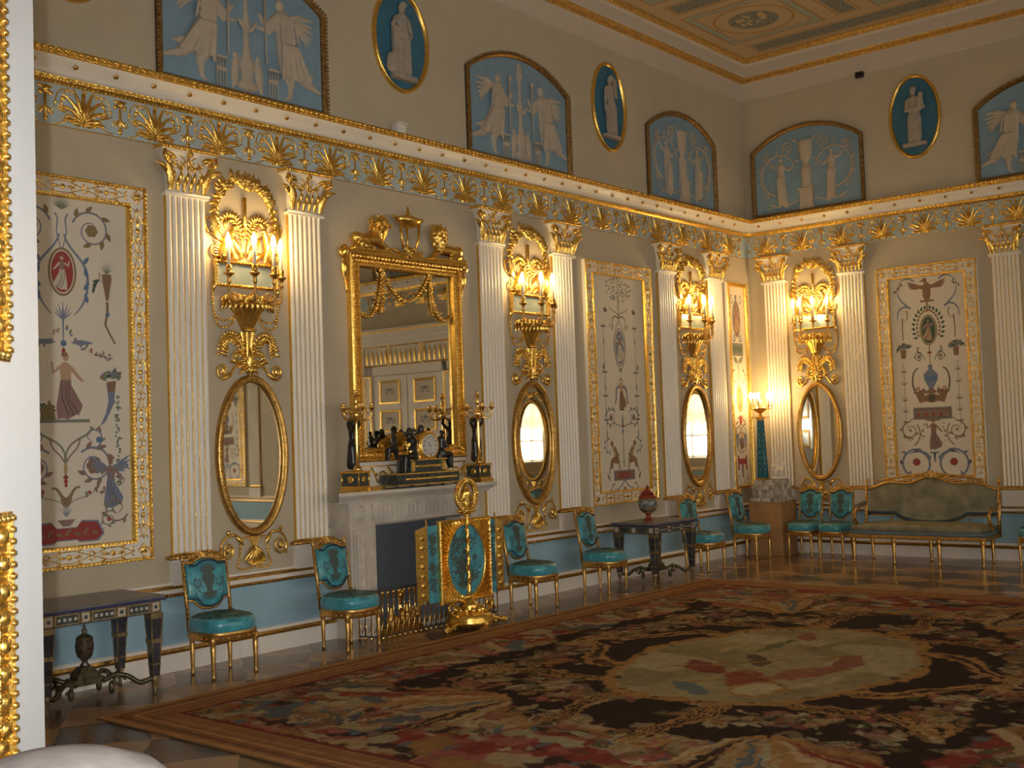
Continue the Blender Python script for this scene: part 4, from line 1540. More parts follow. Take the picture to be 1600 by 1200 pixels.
def design_red(p):
    """big scrolls, red cameo, standing woman, red plaque"""
    z = 3.47
    p.palm(0, z, .14, GY, 11, 2.0)
    for q in (-1, 1):
        X = lambda P: np.array(P, float) * (q, 1)
        p.stroke(X([(.05, 3.44), (.03, 3.40), (.04, 3.30), (.0, 3.14)]), .012, .006, SL)
        p.scroll(q * .24, 3.33, .16, pi * .9 if q > 0 else pi * .1, -q * 1.25, SL, .014, 6, OL, OL, .3)
        p.stroke(X(bez((.02, 3.28), (.05, 3.14), (.22, 3.1), (.2, 2.92), 16)), .012, .018, SL)
        p.stroke(X(bez((.2, 2.92), (.2, 2.76), (.12, 2.7), (.09, 2.66), 12)), .018, .006, SL)
        for k in range(4):
            p.leaf(q * (.17 + .03 * (k % 2)), 3.06 - .1 * k, pi / 2 - q * (.6 - .9 * (k % 2)), .08, .018, BU_)
            p.leaf(q * .24, 2.93 - .03 * k, pi / 2 - q * (1.2 - .3 * k), .07, .012, GN)
        # swag, urns, cornucopias
        p.flowers(q * .03, 2.55, q * .4, 2.35, 22, .06, [RD, MV, OL, SL, P_F], .017)
        p.palm(q * .36, 3.0, .11, GY, 7, 1.6)
        p.poly(X([(.325, 3.0), (.395, 3.0), (.40, 2.96), (.37, 2.79), (.35, 2.79), (.32, 2.96)]), BR)
        p.stroke(X([(.32, 2.98), (.295, 3.01), (.3, 2.95), (.32, 2.93)]), .008, .006, MV)
        p.stroke(X([(.36, 2.78), (.36, 2.7), (.34, 2.6), (.38, 2.52), (.42, 2.45)]), .02, .012, OL)
        p.ell(q * .36, 2.68, .018, .018, BU_)
        p.flowers(q * .3, 2.18, q * .46, 2.19, 26, -.03, [GN, GN, GY, SL, BR], .022)
        p.poly(X([(.34, 2.14), (.42, 2.15), (.40, 1.98), (.33, 1.84), (.28, 1.80), (.33, 1.9), (.355, 2.0)]), SL)
        p.poly(X([(.345, 2.15), (.42, 2.16), (.41, 2.08), (.355, 2.07)]), BR)
        p.stroke(X([(.28, 1.8), (.24, 1.77)]), .012, .008, RD)
        p.flowers(q * .42, 2.05, q * .43, 1.35, 40, .0, [GY, SL, GN], .016)
        # lower scrolls
        p.scroll(q * .23, 1.50 + .0, .15, pi * .75 if q > 0 else pi * .25, -q * 1.35, SL, .014, 7, MV, BR, .42)
        p.scroll(q * .22, 1.72, .09, -pi * .5, q * .9, SL, .012, 4, GY)
        p.ell(q * .27, 1.70, .024, .024, BU_)
        p.stroke(X(bez((.0, 1.58), (.03, 1.72), (.16, 1.7), (.21, 1.78), 12)), .012, .016, GY)
        p.stroke(X(bez((.0, 1.52), (.06, 1.64), (.10, 1.6), (.12, 1.72), 12)), .01, .01, MV)
        p.stroke(X(bez((0, 1.18), (.06, 1.30), (.2, 1.22), (.24, 1.34), 12)), .006, .006, GY)
        p.flowers(q * .16, 1.30, q * .3, 1.31, 9, .0, [MV, GY, RD], .02)
        # little figures at the bottom
        p.woman(q * .36, 1.16, .40, SL, MV, q, SL)
        p.scroll(q * .44, 1.4, .1, pi * .2, q * .9, GY, .01, 4, SL)
        p.scroll(q * .40, 1.16, .11, -.5 if q > 0 else pi + .5, -q * 1.1, MV, .012, 5, GY)
        p.scroll(q * .34, 1.08, .07, .6 if q > 0 else pi - .6, q * 1.2, GY, .01, 4, MV, RD, .25)
        p.stroke(X([(.15, 1.02), (.22, .99), (.3, 1.01)]), .02, .005, MV)
    p.ell(0, 2.99, .112, .188, OL, 32)
    p.ell(0, 2.99, .096, .17, P_C, 32)
    p.ell(0, 2.99, .086, .158, RD, 32)
    p.woman(.0, 2.85, .27, CR, CR, -1)
    p.palm(0, 2.62, .16, SL, 7, 1.7)
    p.stroke([(0, 2.7), (0, 2.46)], .014, .006, SL)
    for q in (-1, 1):
        p.leaf(q * .06, 2.45, 0 if q > 0 else pi, .18, .022, SL)
    p.ell(0, 2.44, .024, .024, BU_)
    p.leaf(0, 2.41, -pi / 2, .06, .016, RD)
    p.woman(.01, 1.86, .52, MV, FL, 1)
    p.flowers(-.2, 1.93, -.08, 1.92, 22, -.03, [GN, BR, GN, MV], .025)
    p.poly([(-.19, 1.86), (-.07, 1.86), (-.085, 1.97), (-.17, 1.97)], OL)
    p.poly(rect(-.2, .2, 1.835, 1.86), GY)
    p.stroke([(0, 1.6), (0, 1.35)], .02, .012, GY)
    p.leaf(0, 1.44, pi / 2, .1, .018, GO)
    for k in range(3):
        p.ell(0, 1.42 - .03 * k, .02 - .004 * k, .016, RD)
    for q in (-1, 1):
        p.stroke(np.array(bez((0, 1.25), (.05, 1.26), (.05, 1.36), (.11, 1.34), 9)) * (q, 1), .028, .012, OL)
    p.poly([(-.05, 1.26), (.05, 1.26), (.02, 1.2), (-.02, 1.2)], BR)
    p.palm(0, 1.12, .12, SL, 5, 1.2)
    p.poly([(-.07, 1.1), (.07, 1.1), (.03, 1.05), (-.03, 1.05)], MV)
    P = [(-.30, .955), (-.25, .90), (-.1, .90), (-.08, .92), (.08, .92), (.1, .90), (.25, .90), (.30, .955), (.25, 1.06), (.12, 1.07), (.08, 1.02), (-.08, 1.02), (-.12, 1.07), (-.25, 1.06)]
    P = [(a, b + .02) for a, b in P]
    p.poly(P, SL)
    p.poly([(a * .95, 1.0 + (b - 1.0) * .85) for a, b in P], RD)
    for k in range(-3, 4):
        p.leaf(k * .07, 1.0, .6 * (-1) ** k, .05, .012, OL)
        p.ell(k * .07, .99, .012, .012, OL)


def shift_design(design, dz, sc=1.0, zc=2.34):
    def f(p):
        k = len(p.g.V)
        design(p)
        p.g.V = p.g.V[:k] + [np.stack([v[:, 0] * sc, v[:, 1], zc + (v[:, 2] - zc) * 1.0 + dz], 1) for v in p.g.V[k:]]
    return f


def design_blue(p):
    """tree, blue cameo, brown dancer, two seated brown figures, red plaque"""
    rr = random.Random(4)
    for k in range(150):
        a, r = rr.uniform(0, 2 * pi), rr.random() ** .5
        p.leaf(.27 * r * cos(a), 3.37 + .16 * r * sin(a), rr.uniform(0, 6.3), .035, .009, (GY, OL, P_C, GY)[k % 4])
    p.stroke([(0, 3.42), (0, 2.95)], .012, .016, GY)
    for q in (-1, 1):
        X = lambda P: np.array(P, float) * (q, 1)
        p.stroke(X(bez((0, 3.02), (.05, 3.1), (.16, 3.06), (.2, 3.14), 12)), .012, .006, GY)
        p.stroke(X(bez((0, 2.99), (.1, 3.06), (.15, 2.98), (.14, 2.9), 12)), .02, .008, OL)
        p.leaf(q * .14, 2.93, -pi / 2, .11, .014, GY)
        p.leaf(q * .19, 2.93, -pi / 2, .08, .010, GY)
        p.stroke(X(bez((.0, 2.95), (.16, 2.8), (.16, 2.5), (0, 2.3), 18)), .01, .01, GY)
        for k in range(3):                                     # birds and thin side candelabra
            p.leaf(q * .30 + .02 * k, 3.06, (.4 + k * 1.0), .08, .016, DK)
        p.palm(q * .33, 2.88, .07, DK, 5, 2.6, -pi / 2)
        p.stroke([(q * .33, 2.88), (q * .33, 1.3)], .007, .007, GY)
        for zz in (2.88, 2.30, 2.0, 1.7):
            p.stroke([(q * .33 - .05, zz), (q * .33 + .05, zz)], .014, .014, DK)
            p.leaf(q * .33, zz - .25, pi / 2, .14, .013, GY)
            p.palm(q * .33, zz - .02, .08, GY, 5, 1.6)
        p.leaf(q * .36, 2.32, pi / 2 - .2, .1, .014, DK)
        p.scroll(q * .24, 1.72, .12, pi * .8 if q > 0 else pi * .2, -q * 1.3, SL, .014, 6, GY, MV, .3)
        p.scroll(q * .30, 1.36, .10, pi * .6 if q > 0 else pi * .4, -q * 1.0, GY, .01, 5, SL)
        p.stroke(X(bez((.02, 1.62), (.08, 1.6), (.10, 1.68), (.15, 1.62), 10)), .01, .008, DK)
        # seated brown figures
        p.poly(X([(.09, 1.16), (.13, 1.30), (.17, 1.36), (.22, 1.34), (.2, 1.24), (.27, 1.2), (.30, 1.10), (.24, 1.08), (.22, 1.16), (.13, 1.14)]), BR)
        p.poly(X([(.13, 1.28), (.19, 1.38), (.24, 1.36), (.2, 1.24)]), FL)
        p.ell(q * .24, 1.40, .03, .036, BR)
        p.stroke(X([(.2, 1.34), (.13, 1.26), (.09, 1.26)]), .03, .02, BR)
        p.stroke(X([(.28, 1.12), (.32, 1.02)]), .025, .012, GY)
        p.stroke(X([(.1, 1.15), (.09, 1.02)]), .02, .016, OL)
        p.scroll(q * .2, .80, .09, pi * .5, -q * 1.1, SL, .014, 5, GY)
        p.stroke(X(bez((0, .95), (.08, .8), (.2, .84), (.32, .72), 14)), .02, .006, SL)
        p.leaf(q * .3, .93, pi / 2 - q * .5, .12, .02, MV)
    p.ell(0, 2.62, .115, .25, GY, 32)
    p.ell(0, 2.62, .105, .238, P_C, 32)
    p.ell(0, 2.62, .09, .215, SL, 32)
    p.woman(0, 2.44, .36, CR, CR, 1)
    p.ell(0, 2.33, .03, .03, GY)
    p.palm(0, 2.12, .16, GY, 5, 2.6)
    p.woman(0, 1.83, .40, BR, FL, 1)
    for q in (-1, 1):
        p.stroke(np.array([(.03, 2.12), (.1, 2.1), (.12, 1.95), (.14, 1.9)]) * (q, 1), .03, .02, SL)
    p.poly(rect(-.05, .05, 1.815, 1.835), DK)
    p.ell(0, 1.62, .025, .03, RD)
    p.leaf(0, 1.60, pi / 2, .18, .02, GY)
    p.ell(0, 1.55, .02, .03, BU_)
    p.stroke([(0, 1.52), (0, 1.1)], .012, .016, GY)
    p.palm(0, 1.12, .12, GY, 3, .8)
    p.poly(rect(-.22, .22, .93, 1.06), SL)
    p.poly(rect(-.20, .20, .945, 1.045), BR)
    p.poly(rect(-.12, .12, .955, 1.035), RD)
    for k in range(5):
        p.poly(rect(-.10 + .05 * k - .008, -.10 + .05 * k + .008, .96, 1.03), BR)
    p.palm(0, .68, .2, SL, 5, 1.3)
    p.ell(0, .80, .04, .05, MV)


def design_eagle(p):
    """eagle, green cameo in a wreath, blue vase, winged brown figure, two big scrolls"""
    for q in (-1, 1):
        X = lambda P: np.array(P, float) * (q, 1)
        for k in range(5):                                                    # eagle wings
            p.leaf(q * .02, 3.36 + .012 * k, pi / 2 - q * (1.1 + .16 * k), .27 - .02 * k, .026, BR)
        p.stroke(X(bez((.16, 3.48), (.25, 3.56), (.34, 3.52), (.38, 3.42), 12)), .02, .006, SL)
        p.leaf(q * .2, 3.52, .3 if q > 0 else pi - .3, .2, .02, GY)
        p.stroke(X(bez((.38, 3.42), (.4, 3.3), (.34, 3.22), (.26, 3.16), 12)), .006, .02, SL)
        p.flowers(q * .33, 3.46, q * .42, 3.36, 9, 0, [RD, GY, SL], .018)
        p.stroke(X(bez((.22, 3.12), (.3, 3.2), (.42, 3.12), (.4, 2.98), 12)), .026, .008, SL)
        p.stroke(X(bez((.28, 3.1), (.24, 3.02), (.28, 2.95), (.33, 2.96), 10)), .014, .006, GY)
        for k in range(9):                                                    # wreath
            a = pi / 2 - q * (.25 + .24 * k)
            p.leaf(.17 * cos(a), 2.86 + .24 * sin(a), a + q * .6, .06, .018, GN)
            p.leaf(.14 * cos(a), 2.86 + .22 * sin(a), a + q * 1.4, .05, .015, BR)
        p.stroke(X([(.33, 3.0), (.34, 2.85), (.335, 2.7)]), .014, .01, MV)
        p.flowers(q * .27, 2.60, q * .41, 2.61, 34, -.02, [GN, DK, GY, SL], .026)
        p.poly(X([(.30, 2.58), (.38, 2.58), (.37, 2.46), (.31, 2.46)]), BR)
        p.stroke(X(bez((.14, 2.6), (.2, 2.5), (.1, 2.56), (.06, 2.42), 12)), .02, .008, GY)
        p.scroll(q * .14, 2.47, .06, pi * .7 if q > 0 else pi * .3, -q * 1.3, GY, .014, 3, DK, MV, .35)
        p.stroke(X(bez((.16, 2.32), (.26, 2.3), (.28, 2.0), (.14, 1.94), 16)), .014, .02, DK)
        p.stroke([(q * .35, 2.4), (q * .35, 1.55)], .006, .006, GY)
        for zz in (2.28, 2.12, 1.9, 1.75):
            p.palm(q * .35, zz, .09, GY if zz > 2 else DK, 5, 2.4)
            p.stroke([(q * .35 - .03, zz), (q * .35 + .03, zz)], .012, .012, BR)
        p.flowers(q * .05, 2.02, q * .2, 1.98, 10, 0, [RD, BR, GN, OL], .03)
        p.poly(X([(.06, 1.88), (.1, 1.98), (.16, 2.02), (.2, 1.96), (.16, 1.86)]), BR)
        p.ell(q * .17, 2.05, .028, .03, FL)
        p.stroke(X(bez((.05, 1.62), (.15, 1.66), (.24, 1.7), (.3, 1.62), 12)), .012, .01, MV)
        p.scroll(q * .30, 1.50, .12, pi * .5, -q * 1.2, OL, .016, 5, MV, GY, .16)
        p.stroke(X(bez((.21, 1.58), (.14, 1.46), (.18, 1.36), (.26, 1.3), 12)), .014, .014, OL)
        for k in range(5):
            p.leaf(q * (-.02), 1.60 + .012 * k, pi / 2 - q * (.95 + .14 * k), .22 - .02 * k, .024, BR)
        p.flowers(q * .12, 1.6, q * .16, 1.36, 8, 0, [GY, DK, MV], .016)
        p.flowers(q * .3, 1.38, q * .38, 1.42, 8, 0, [GY, OL, MV], .016)
        p.stroke(X(spiral((.24, 1.06), .19, .17, pi * .62, -.85, 30)), .024, .022, SL)
        p.stroke(X(spiral((.24, 1.06), .185, .15, pi * .9, -.3, 20)), .05, .006, SL)
        for k in range(5):
            a = pi - .5 - k * .9
            p.leaf(q * (.24 + .19 * cos(a)), 1.06 + .19 * sin(a), pi / 2 - q * (a + .5), .07, .018, (SL, DK)[k % 2])
        p.ell(q * .24, 1.08, .05, .05, GY, 16)
        for k in range(7):
            p.ell(q * .24 + .028 * cos(k), 1.08 + .028 * sin(k), .022, .022, RD, 8)
    p.poly([(-.05, 3.28), (.05, 3.28), (.055, 3.40), (.03, 3.45), (-.02, 3.46), (-.05, 3.40)], BR)
    p.ell(-.02, 3.48, .032, .035, BR)
    p.leaf(-.04, 3.48, pi + .3, .05, .012, OL)
    p.poly([(-.06, 3.29), (.06, 3.29), (.03, 3.22), (-.03, 3.22)], BR)
    p.poly(rect(-.09, .09, 3.19, 3.22), MV)
    p.stroke([(0, 3.2), (0, 3.06)], .02, .012, BR)
    p.ell(0, 2.82, .115, .205, GY, 32)
    p.ell(0, 2.82, .1, .19, GO, 32)
    p.ell(0, 2.82, .088, .175, GN, 32)
    p.woman(0, 2.68, .28, FL, FL, -1)
    p.stroke([(0, 2.61), (0, 2.36)], .012, .006, BR)
    p.ell(0, 2.52, .03, .014, RD)
    p.poly([(-.03, 2.36), (.03, 2.36), (.025, 2.30), (.09, 2.24), (.09, 2.17), (.03, 2.05), (-.03, 2.05), (-.09, 2.17), (-.09, 2.24), (-.025, 2.30)], SL)
    p.poly([(-.08, 2.21), (.08, 2.21), (.07, 2.15), (-.07, 2.15)], BU_)
    p.poly([(-.03, 2.05), (.03, 2.05), (.05, 1.98), (-.05, 1.98)], BR)
    p.ell(0, 1.92, .1, .06, BR)
    p.ell(0, 1.92, .045, .045, DK)
    p.poly(rect(-.25, .25, 1.64, 1.80), GY)
    p.poly(rect(-.23, .23, 1.66, 1.78), DK)
    p.poly(rect(-.22, .22, 1.67, 1.77), MV)
    for k in range(12):
        p.ell(-.18 + .032 * k, 1.705 + .012 * (k % 3), .016, .028, (RD, OL, BR)[k % 3], 8)
    p.woman(0, 1.24, .42, MV, BR, 1)
    p.poly(rect(-.06, .06, 1.19, 1.215), SL)
    p.stroke([(0, 1.2), (0, 1.08)], .03, .01, GN)


def design_narrow(p):
    p.poly([(-.03, 3.62), (.03, 3.62), (.02, 3.52), (-.02, 3.52)], GY)
    for q in (-1, 1):
        p.scroll(q * .1, 3.55, .06, pi * .5, -q * 1.0, GY, .012, 3, GY)
        p.scroll(q * .1, 3.0, .05, pi * .5, q * 1.0, BU_, .02, 3, RD)
        p.scroll(q * .10, 2.46, .10, pi * .5, -q * .8, GY, .016, 4, GY)
        p.leaf(q * .02, 2.66, pi / 2 - q * .9, .15, .04, GY)
        p.leaf(q * .06, 1.62, -pi / 2 - q * .3, .2, .03, SL)
        p.scroll(q * .1, 1.72, .08, pi * .3, q * 1.1, OL, .014, 4, GY)
        p.poly(np.array([(.06, 1.66), (.15, 1.66), (.11, 1.46), (.1, 1.46)]) * (q, 1), SL)
        p.scroll(q * .1, 1.0, .07, pi * .4, -q * 1.1, GY, .012, 3, MV)
        p.flowers(q * .05, 1.9, q * .14, 1.8, 8, 0, [GY, RD, OL], .018)
    p.ell(0, 3.28, .11, .26, GY, 28)
    p.ell(0, 3.28, .095, .24, MV, 28)
    p.woman(0, 3.1, .36, FL, FL)
    p.poly(rect(-.15, .15, 2.76, 2.94), GY)
    for k in range(5):
        p.ell(-.11 + .055 * k, 2.85, .016, .06, GN, 8)
    p.stroke([(0, 2.7), (0, 2.34)], .014, .014, BR)
    p.ell(0, 2.16, .10, .19, GY, 28)
    p.ell(0, 2.16, .09, .175, GO, 28)
    p.ell(0, 2.16, .07, .15, OL, 20)
    p.ell(0, 1.56 + .3, .04, .07, RD)
    p.ring(0, 1.60, .16, .2, .012, OL)
    p.woman(0, 1.45, .3, BR, FL)
    p.poly(rect(-.13, .13, 1.24, 1.32), RD)
    p.poly(rect(-.13, -.09, 1.16, 1.36), RD)
    p.poly(rect(.09, .13, 1.16, 1.36), RD)
    p.stroke([(0, 1.24), (0, 1.06)], .06, .03, MV)


BU_, P_F, P_C = 9, FL, CR
def lower(design, dz, k, zc):
    """fit a design to the field: z' = zc + (z-zc)*k + dz"""
    def f(p):
        q = len(p.g.V)
        design(p)
        p.g.V = p.g.V[:q] + [np.stack([v[:, 0], v[:, 1], zc + (v[:, 2] - zc) * k + dz], 1) for v in p.g.V[q:]]
    return f


panel('A', -10.521, 1.39, .894, 3.79, lower(design_red, .11, .965, 2.3), 'large white arabesque panel with a red cameo, at the left beside the door leaf')
panel('A', -3.35, 1.39, .894, 3.79, lower(design_blue, .17, .95, 2.3), 'white panel painted with arabesques around a blue oval cameo and two seated brown figures')
panel('A', -.442, .57, .894, 3.79, design_narrow, 'narrow white arabesque panel in the room corner behind the candlelight', False)
panel('B', 2.558, 1.30, .894, 3.79, lower(design_eagle, .12, .98, 2.3), 'white panel painted with an eagle and a blue vase, above the sofa')
panel('B', 12.5, 1.30, .894, 3.79, lower(design_eagle, .12, .98, 2.3), 'white arabesque panel on the right wall outside the picture')

# ------------------------------------------------------------------ stucco reliefs above the cornice
def arch_path(wd, z0, zs, za, n=16):
    h, q = wd / 2, za - zs
    R = (h * h + q * q) / (2 * q)
    a = math.asin(h / R)
    t = np.linspace(a, -a, n)
    top = np.stack([R * np.sin(t), za - R + R * np.cos(t)], 1)
    return np.vstack([[(-h, z0), (h, z0)], top])


def wing(g, x, z, q, d):
    for k in range(6):
        g.leaf((x + q * .015 * k, z - .01 * k), pi / 2 - q * (1.25 + .19 * k), .30 - .018 * k, .035, d - .006 * (k % 2), -q * .35, .02, lobes=1, n=7)
    for k in range(5):
        g.leaf((x, z + .005 * k), pi / 2 - q * (1.0 + .26 * k), .17, .03, d + .006, -q * .3, .02, lobes=1, n=7)


def genius(q, lean=0.0):
    """flying winged figure on side q (-1 left), built in x,z"""
    b = G()
    c = lambda x, z, y=0.: (q * x, y, z)
    b.ell(c(.375, 5.625), (.042, .042, .055), 10, 8)
    b.ell(c(.352, 5.62), (.02, .03, .025), 8, 6)
    b.cap(c(.38, 5.58), c(.39, 5.53), .026, .03)
    b.cap(c(.39, 5.51), c(.40, 5.34), .075, .068)
    b.cap(c(.40, 5.34), c(.42, 5.24), .07, .085)
    b.cap(c(.42, 5.22), c(.44, 5.04), .09, .075)
    b.cap(c(.44, 5.04), c(.46, 4.93), .06, .035)
    b.cap(c(.46, 4.93), c(.45, 4.83), .03, .022)
    b.cap(c(.45, 4.82), c(.41, 4.795), .02, .014)
    b.cap(c(.44, 5.2), c(.54, 5.04), .09, .06)
    b.cap(c(.54, 5.04), c(.64, 4.96), .05, .03)
    b.cap(c(.46, 5.18), c(.60, 4.99), .07, .05)
    b.cap(c(.60, 4.99), c(.73, 4.93), .04, .02)
    b.cap(c(.50, 5.12), c(.68, 5.06), .05, .012)
    b.cap(c(.33, 5.5), c(.25, 5.41), .034, .028)
    b.cap(c(.25, 5.41), c(.19, 5.49), .026, .018)
    b.cap(c(.34, 5.47), c(.27, 5.36), .032, .026)
    b.cap(c(.27, 5.36), c(.16, 5.38), .024, .016)
    for k in range(5):
        x = .37 + .03 * k
        b.cap(c(x, 5.26, -.085), c(x + .035 * k, 4.96 + .01 * k, -.055), .017, .014)
        b.cap(c(x - .01, 5.5, -.07), c(x - .01 + .008 * k, 5.3, -.07), .010, .012)
    g = fuse(b, .0095, .8, 1)
    g.V = [np.stack([q * (.42 + (q * v[:, 0] - .42) * 1.22), v[:, 1], v[:, 2]], 1) for v in g.V]
    wing(g, q * .45, 5.52, q, .01)
    # torch in the hands
    g.vine([(q * .19, 5.64), (q * .20, 5.06)], .014, .008, .02)
    g.ell((q * .19, -.03, 5.66), (.022, .02, .03), 8, 6)
    return g


def candelabrum():
    g = G()
    g.lathe([(.02, 4.78), (.10, 4.80), (.11, 4.84), (.07, 4.87), (.06, 4.93), (.08, 4.99), (.085, 5.03), (.05, 5.07), (.045, 5.12), (.03, 5.2), (.035, 5.3), (.055, 5.36), (.03, 5.42), (.02, 5.5),
             (.022, 5.62), (.03, 5.66), (.05, 5.71), (.06, 5.75), (.03, 5.77), (.05, 5.80), (.03, 5.85), (.0, 5.88)], 14, sy=.5, smooth=True)
    for q in (-1, 1):
        b = G()
        b.cap((q * .13, 0, 4.85), (q * .12, 0, 5.0), .04, .045)
        b.ell((q * .12, 0, 5.08), (.03, .03, .036), 8, 6)
        b.cap((q * .14, 0, 4.84), (q * .15, 0, 4.79), .03, .016)
        b.cap((q * .12, 0, 5.0), (q * .06, 0, 5.06), .018, .014)
        g.merge(fuse(b, .012, .5))
        g.leaf((q * .01, 5.3), pi / 2 - q * .9, .14, .03, .02, q * .5, .03)
        x = q * .27
        g.box(x - .055, x + .055, -.03, -.002, 5.01, 5.03)
        for k in range(4):
            g.tube([(x - .045 + .03 * k, -.016, 4.78), (x - .045 + .03 * k, -.016, 5.01)], .006, 5)
        g.box(x - .05, x + .05, -.02, -.002, 4.9, 4.94)
    return g


def small_lady(q):
    b = G()
    c = lambda x, z, y=0.: (q * x, y, z)
    b.ell(c(.40, 5.50), (.034, .036, .045), 8, 7)
    b.cap(c(.40, 5.46), c(.40, 5.42), .022, .026)
    b.cap(c(.40, 5.40), c(.40, 5.26), .062, .052)
    b.cap(c(.40, 5.24), c(.38, 5.02), .07, .07)
    b.cap(c(.38, 5.02), c(.34, 4.86), .062, .05)
    b.cap(c(.39, 5.02), c(.42, 4.88), .05, .04)
    b.cap(c(.36, 5.40), c(.27, 5.34), .026, .02)
    b.cap(c(.27, 5.34), c(.21, 5.40), .02, .014)
    b.cap(c(.44, 5.40), c(.53, 5.42), .026, .02)
    b.cap(c(.53, 5.42), c(.58, 5.50), .02, .014)
    for k in range(4):
        b.cap(c(.36 + .025 * k, 5.22, -.065), c(.33 + .035 * k, 4.88, -.05), .013, .012)
    return fuse(b, .0095, .8, 1)


def scroll_relief():
    g = G()
    # central column with its urn
    g.box(-.115, .115, -.05, -.002, 4.76, 4.80)
    g.box(-.10, .10, -.045, -.002, 4.80, 5.02)
    g.box(-.12, .12, -.055, -.002, 5.02, 5.05)
    g.lathe([(.09, 5.05), (.095, 5.09), (.08, 5.12), (.085, 5.3), (.09, 5.33), (.05, 5.37), (.045, 5.42), (.085, 5.47), (.10, 5.55), (.105, 5.66), (.115, 5.68), (.115, 5.72), (.0, 5.73)], 20, sy=.5, lobes=10, la=.03)
    for q in (-1, 1):
        g.merge(small_lady(q))
        f = (lambda P: P) if q > 0 else mir
        g.vine(f(spiral((.42, 5.30), .30, .26, -1.9, .78, 30)), .016, .012, .01)
        g.vine(f(spiral((.27, 5.66), .09, .025, -.6, 1.5, 24)), .014, .008, .01)
        g.vine(f(spiral((.62, 5.56), .07, .02, 2.4, -1.4, 22)), .012, .008, .01)
        g.vine(f(bez((.12, 4.92), (.3, 4.8), (.5, 4.9), (.66, 4.8), 16)), .014, .007, .01)
        g.vine(f(bez((.66, 5.1), (.78, 5.2), (.74, 5.45), (.68, 5.5), 14)), .012, .008, .01)
        g.vine(f(spiral((.64, 5.02), .06, .02, 0, 1.3, 18)), .011, .007, .01)
        for k in range(8):
            a = -1.6 + .6 * k
            g.leaf((q * (.42 + .29 * cos(a)), 5.30 + .29 * sin(a)), (a + .5) if q > 0 else pi - a - .5, .09, .02, .008, 0, .02, n=6)
        g.rosette((q * .27, 5.66), .024, .012, 5, .015)
        g.leaf((q * .5, 4.86), pi / 2 - q * 1.2, .14, .024, .008, 0, .02)
        g.leaf((q * .12, 5.72), pi / 2 - q * .9, .12, .022, .01, -q * .6, .02)
    return g


def torch_relief():
    g = G()
    g.merge(genius(-1))
    g.merge(genius(1))
    g.merge(candelabrum())
    return g


RELIEF = {'torch': torch_relief().mesh('stucco_figures', (0, 0, -4.72)), 'scroll': scroll_relief().mesh('stucco_scrollwork', (0, 0, -4.72))}


def lunette(sd, s, wd, kind, label, zs=5.665, za=5.96):
    loc, rz = wl(sd, s, 4.72)
    root = thing('arched_relief', label, 'relief', loc, rz, 'arched stucco reliefs above the cornice')
    P = arch_path(wd, 4.72, zs, za)
    g = G().frame(P, [(0, 0), (0, .035), (-.012, .05), (-.03, .05), (-.04, .04), (-.05, .03), (-.055, .012)], 0)
    g.beads(P, .035, (.014, .013, .009), .05, rings=3)
    obj('frame', g, DARKGOLD, root, 4.72)
    pts = [tuple(p) for p in P]
    obj('blue_field', G().ext(pts, -.014, -.001), LBLUE, root, 4.72)
    o = obj('stucco_figures' if kind == 'torch' else 'stucco_scrollwork', RELIEF[kind], STUCCO, root)
    o.location = (0, -.012, 0)
    o.scale = (wd / 1.755, 1, 1)
    return root


lunette('A', -8.797, 1.77, 'torch', 'arched blue relief of two winged figures, leftmost and cut by the top of the photo')
lunette('A', -5.095, 1.77, 'torch', 'arched blue relief of two winged figures with torches, second from the left')
lunette('A', -1.715, 1.70, 'scroll', 'arched blue relief with a column and scrolls on the left wall next to the corner')
lunette('B', .972, 1.665, 'scroll', 'arched blue relief with a column and scrolls on the right wall next to the corner')
lunette('B', 4.10, 1.665, 'torch', 'arched blue relief with a winged figure cut by the right edge of the photo')
lunette('B', 7.0, 1.665, 'torch', 'arched blue relief on the right wall outside the picture, above the door')
lunette('B', 9.9, 1.665, 'scroll', 'arched blue relief on the right wall outside the picture, farthest right')


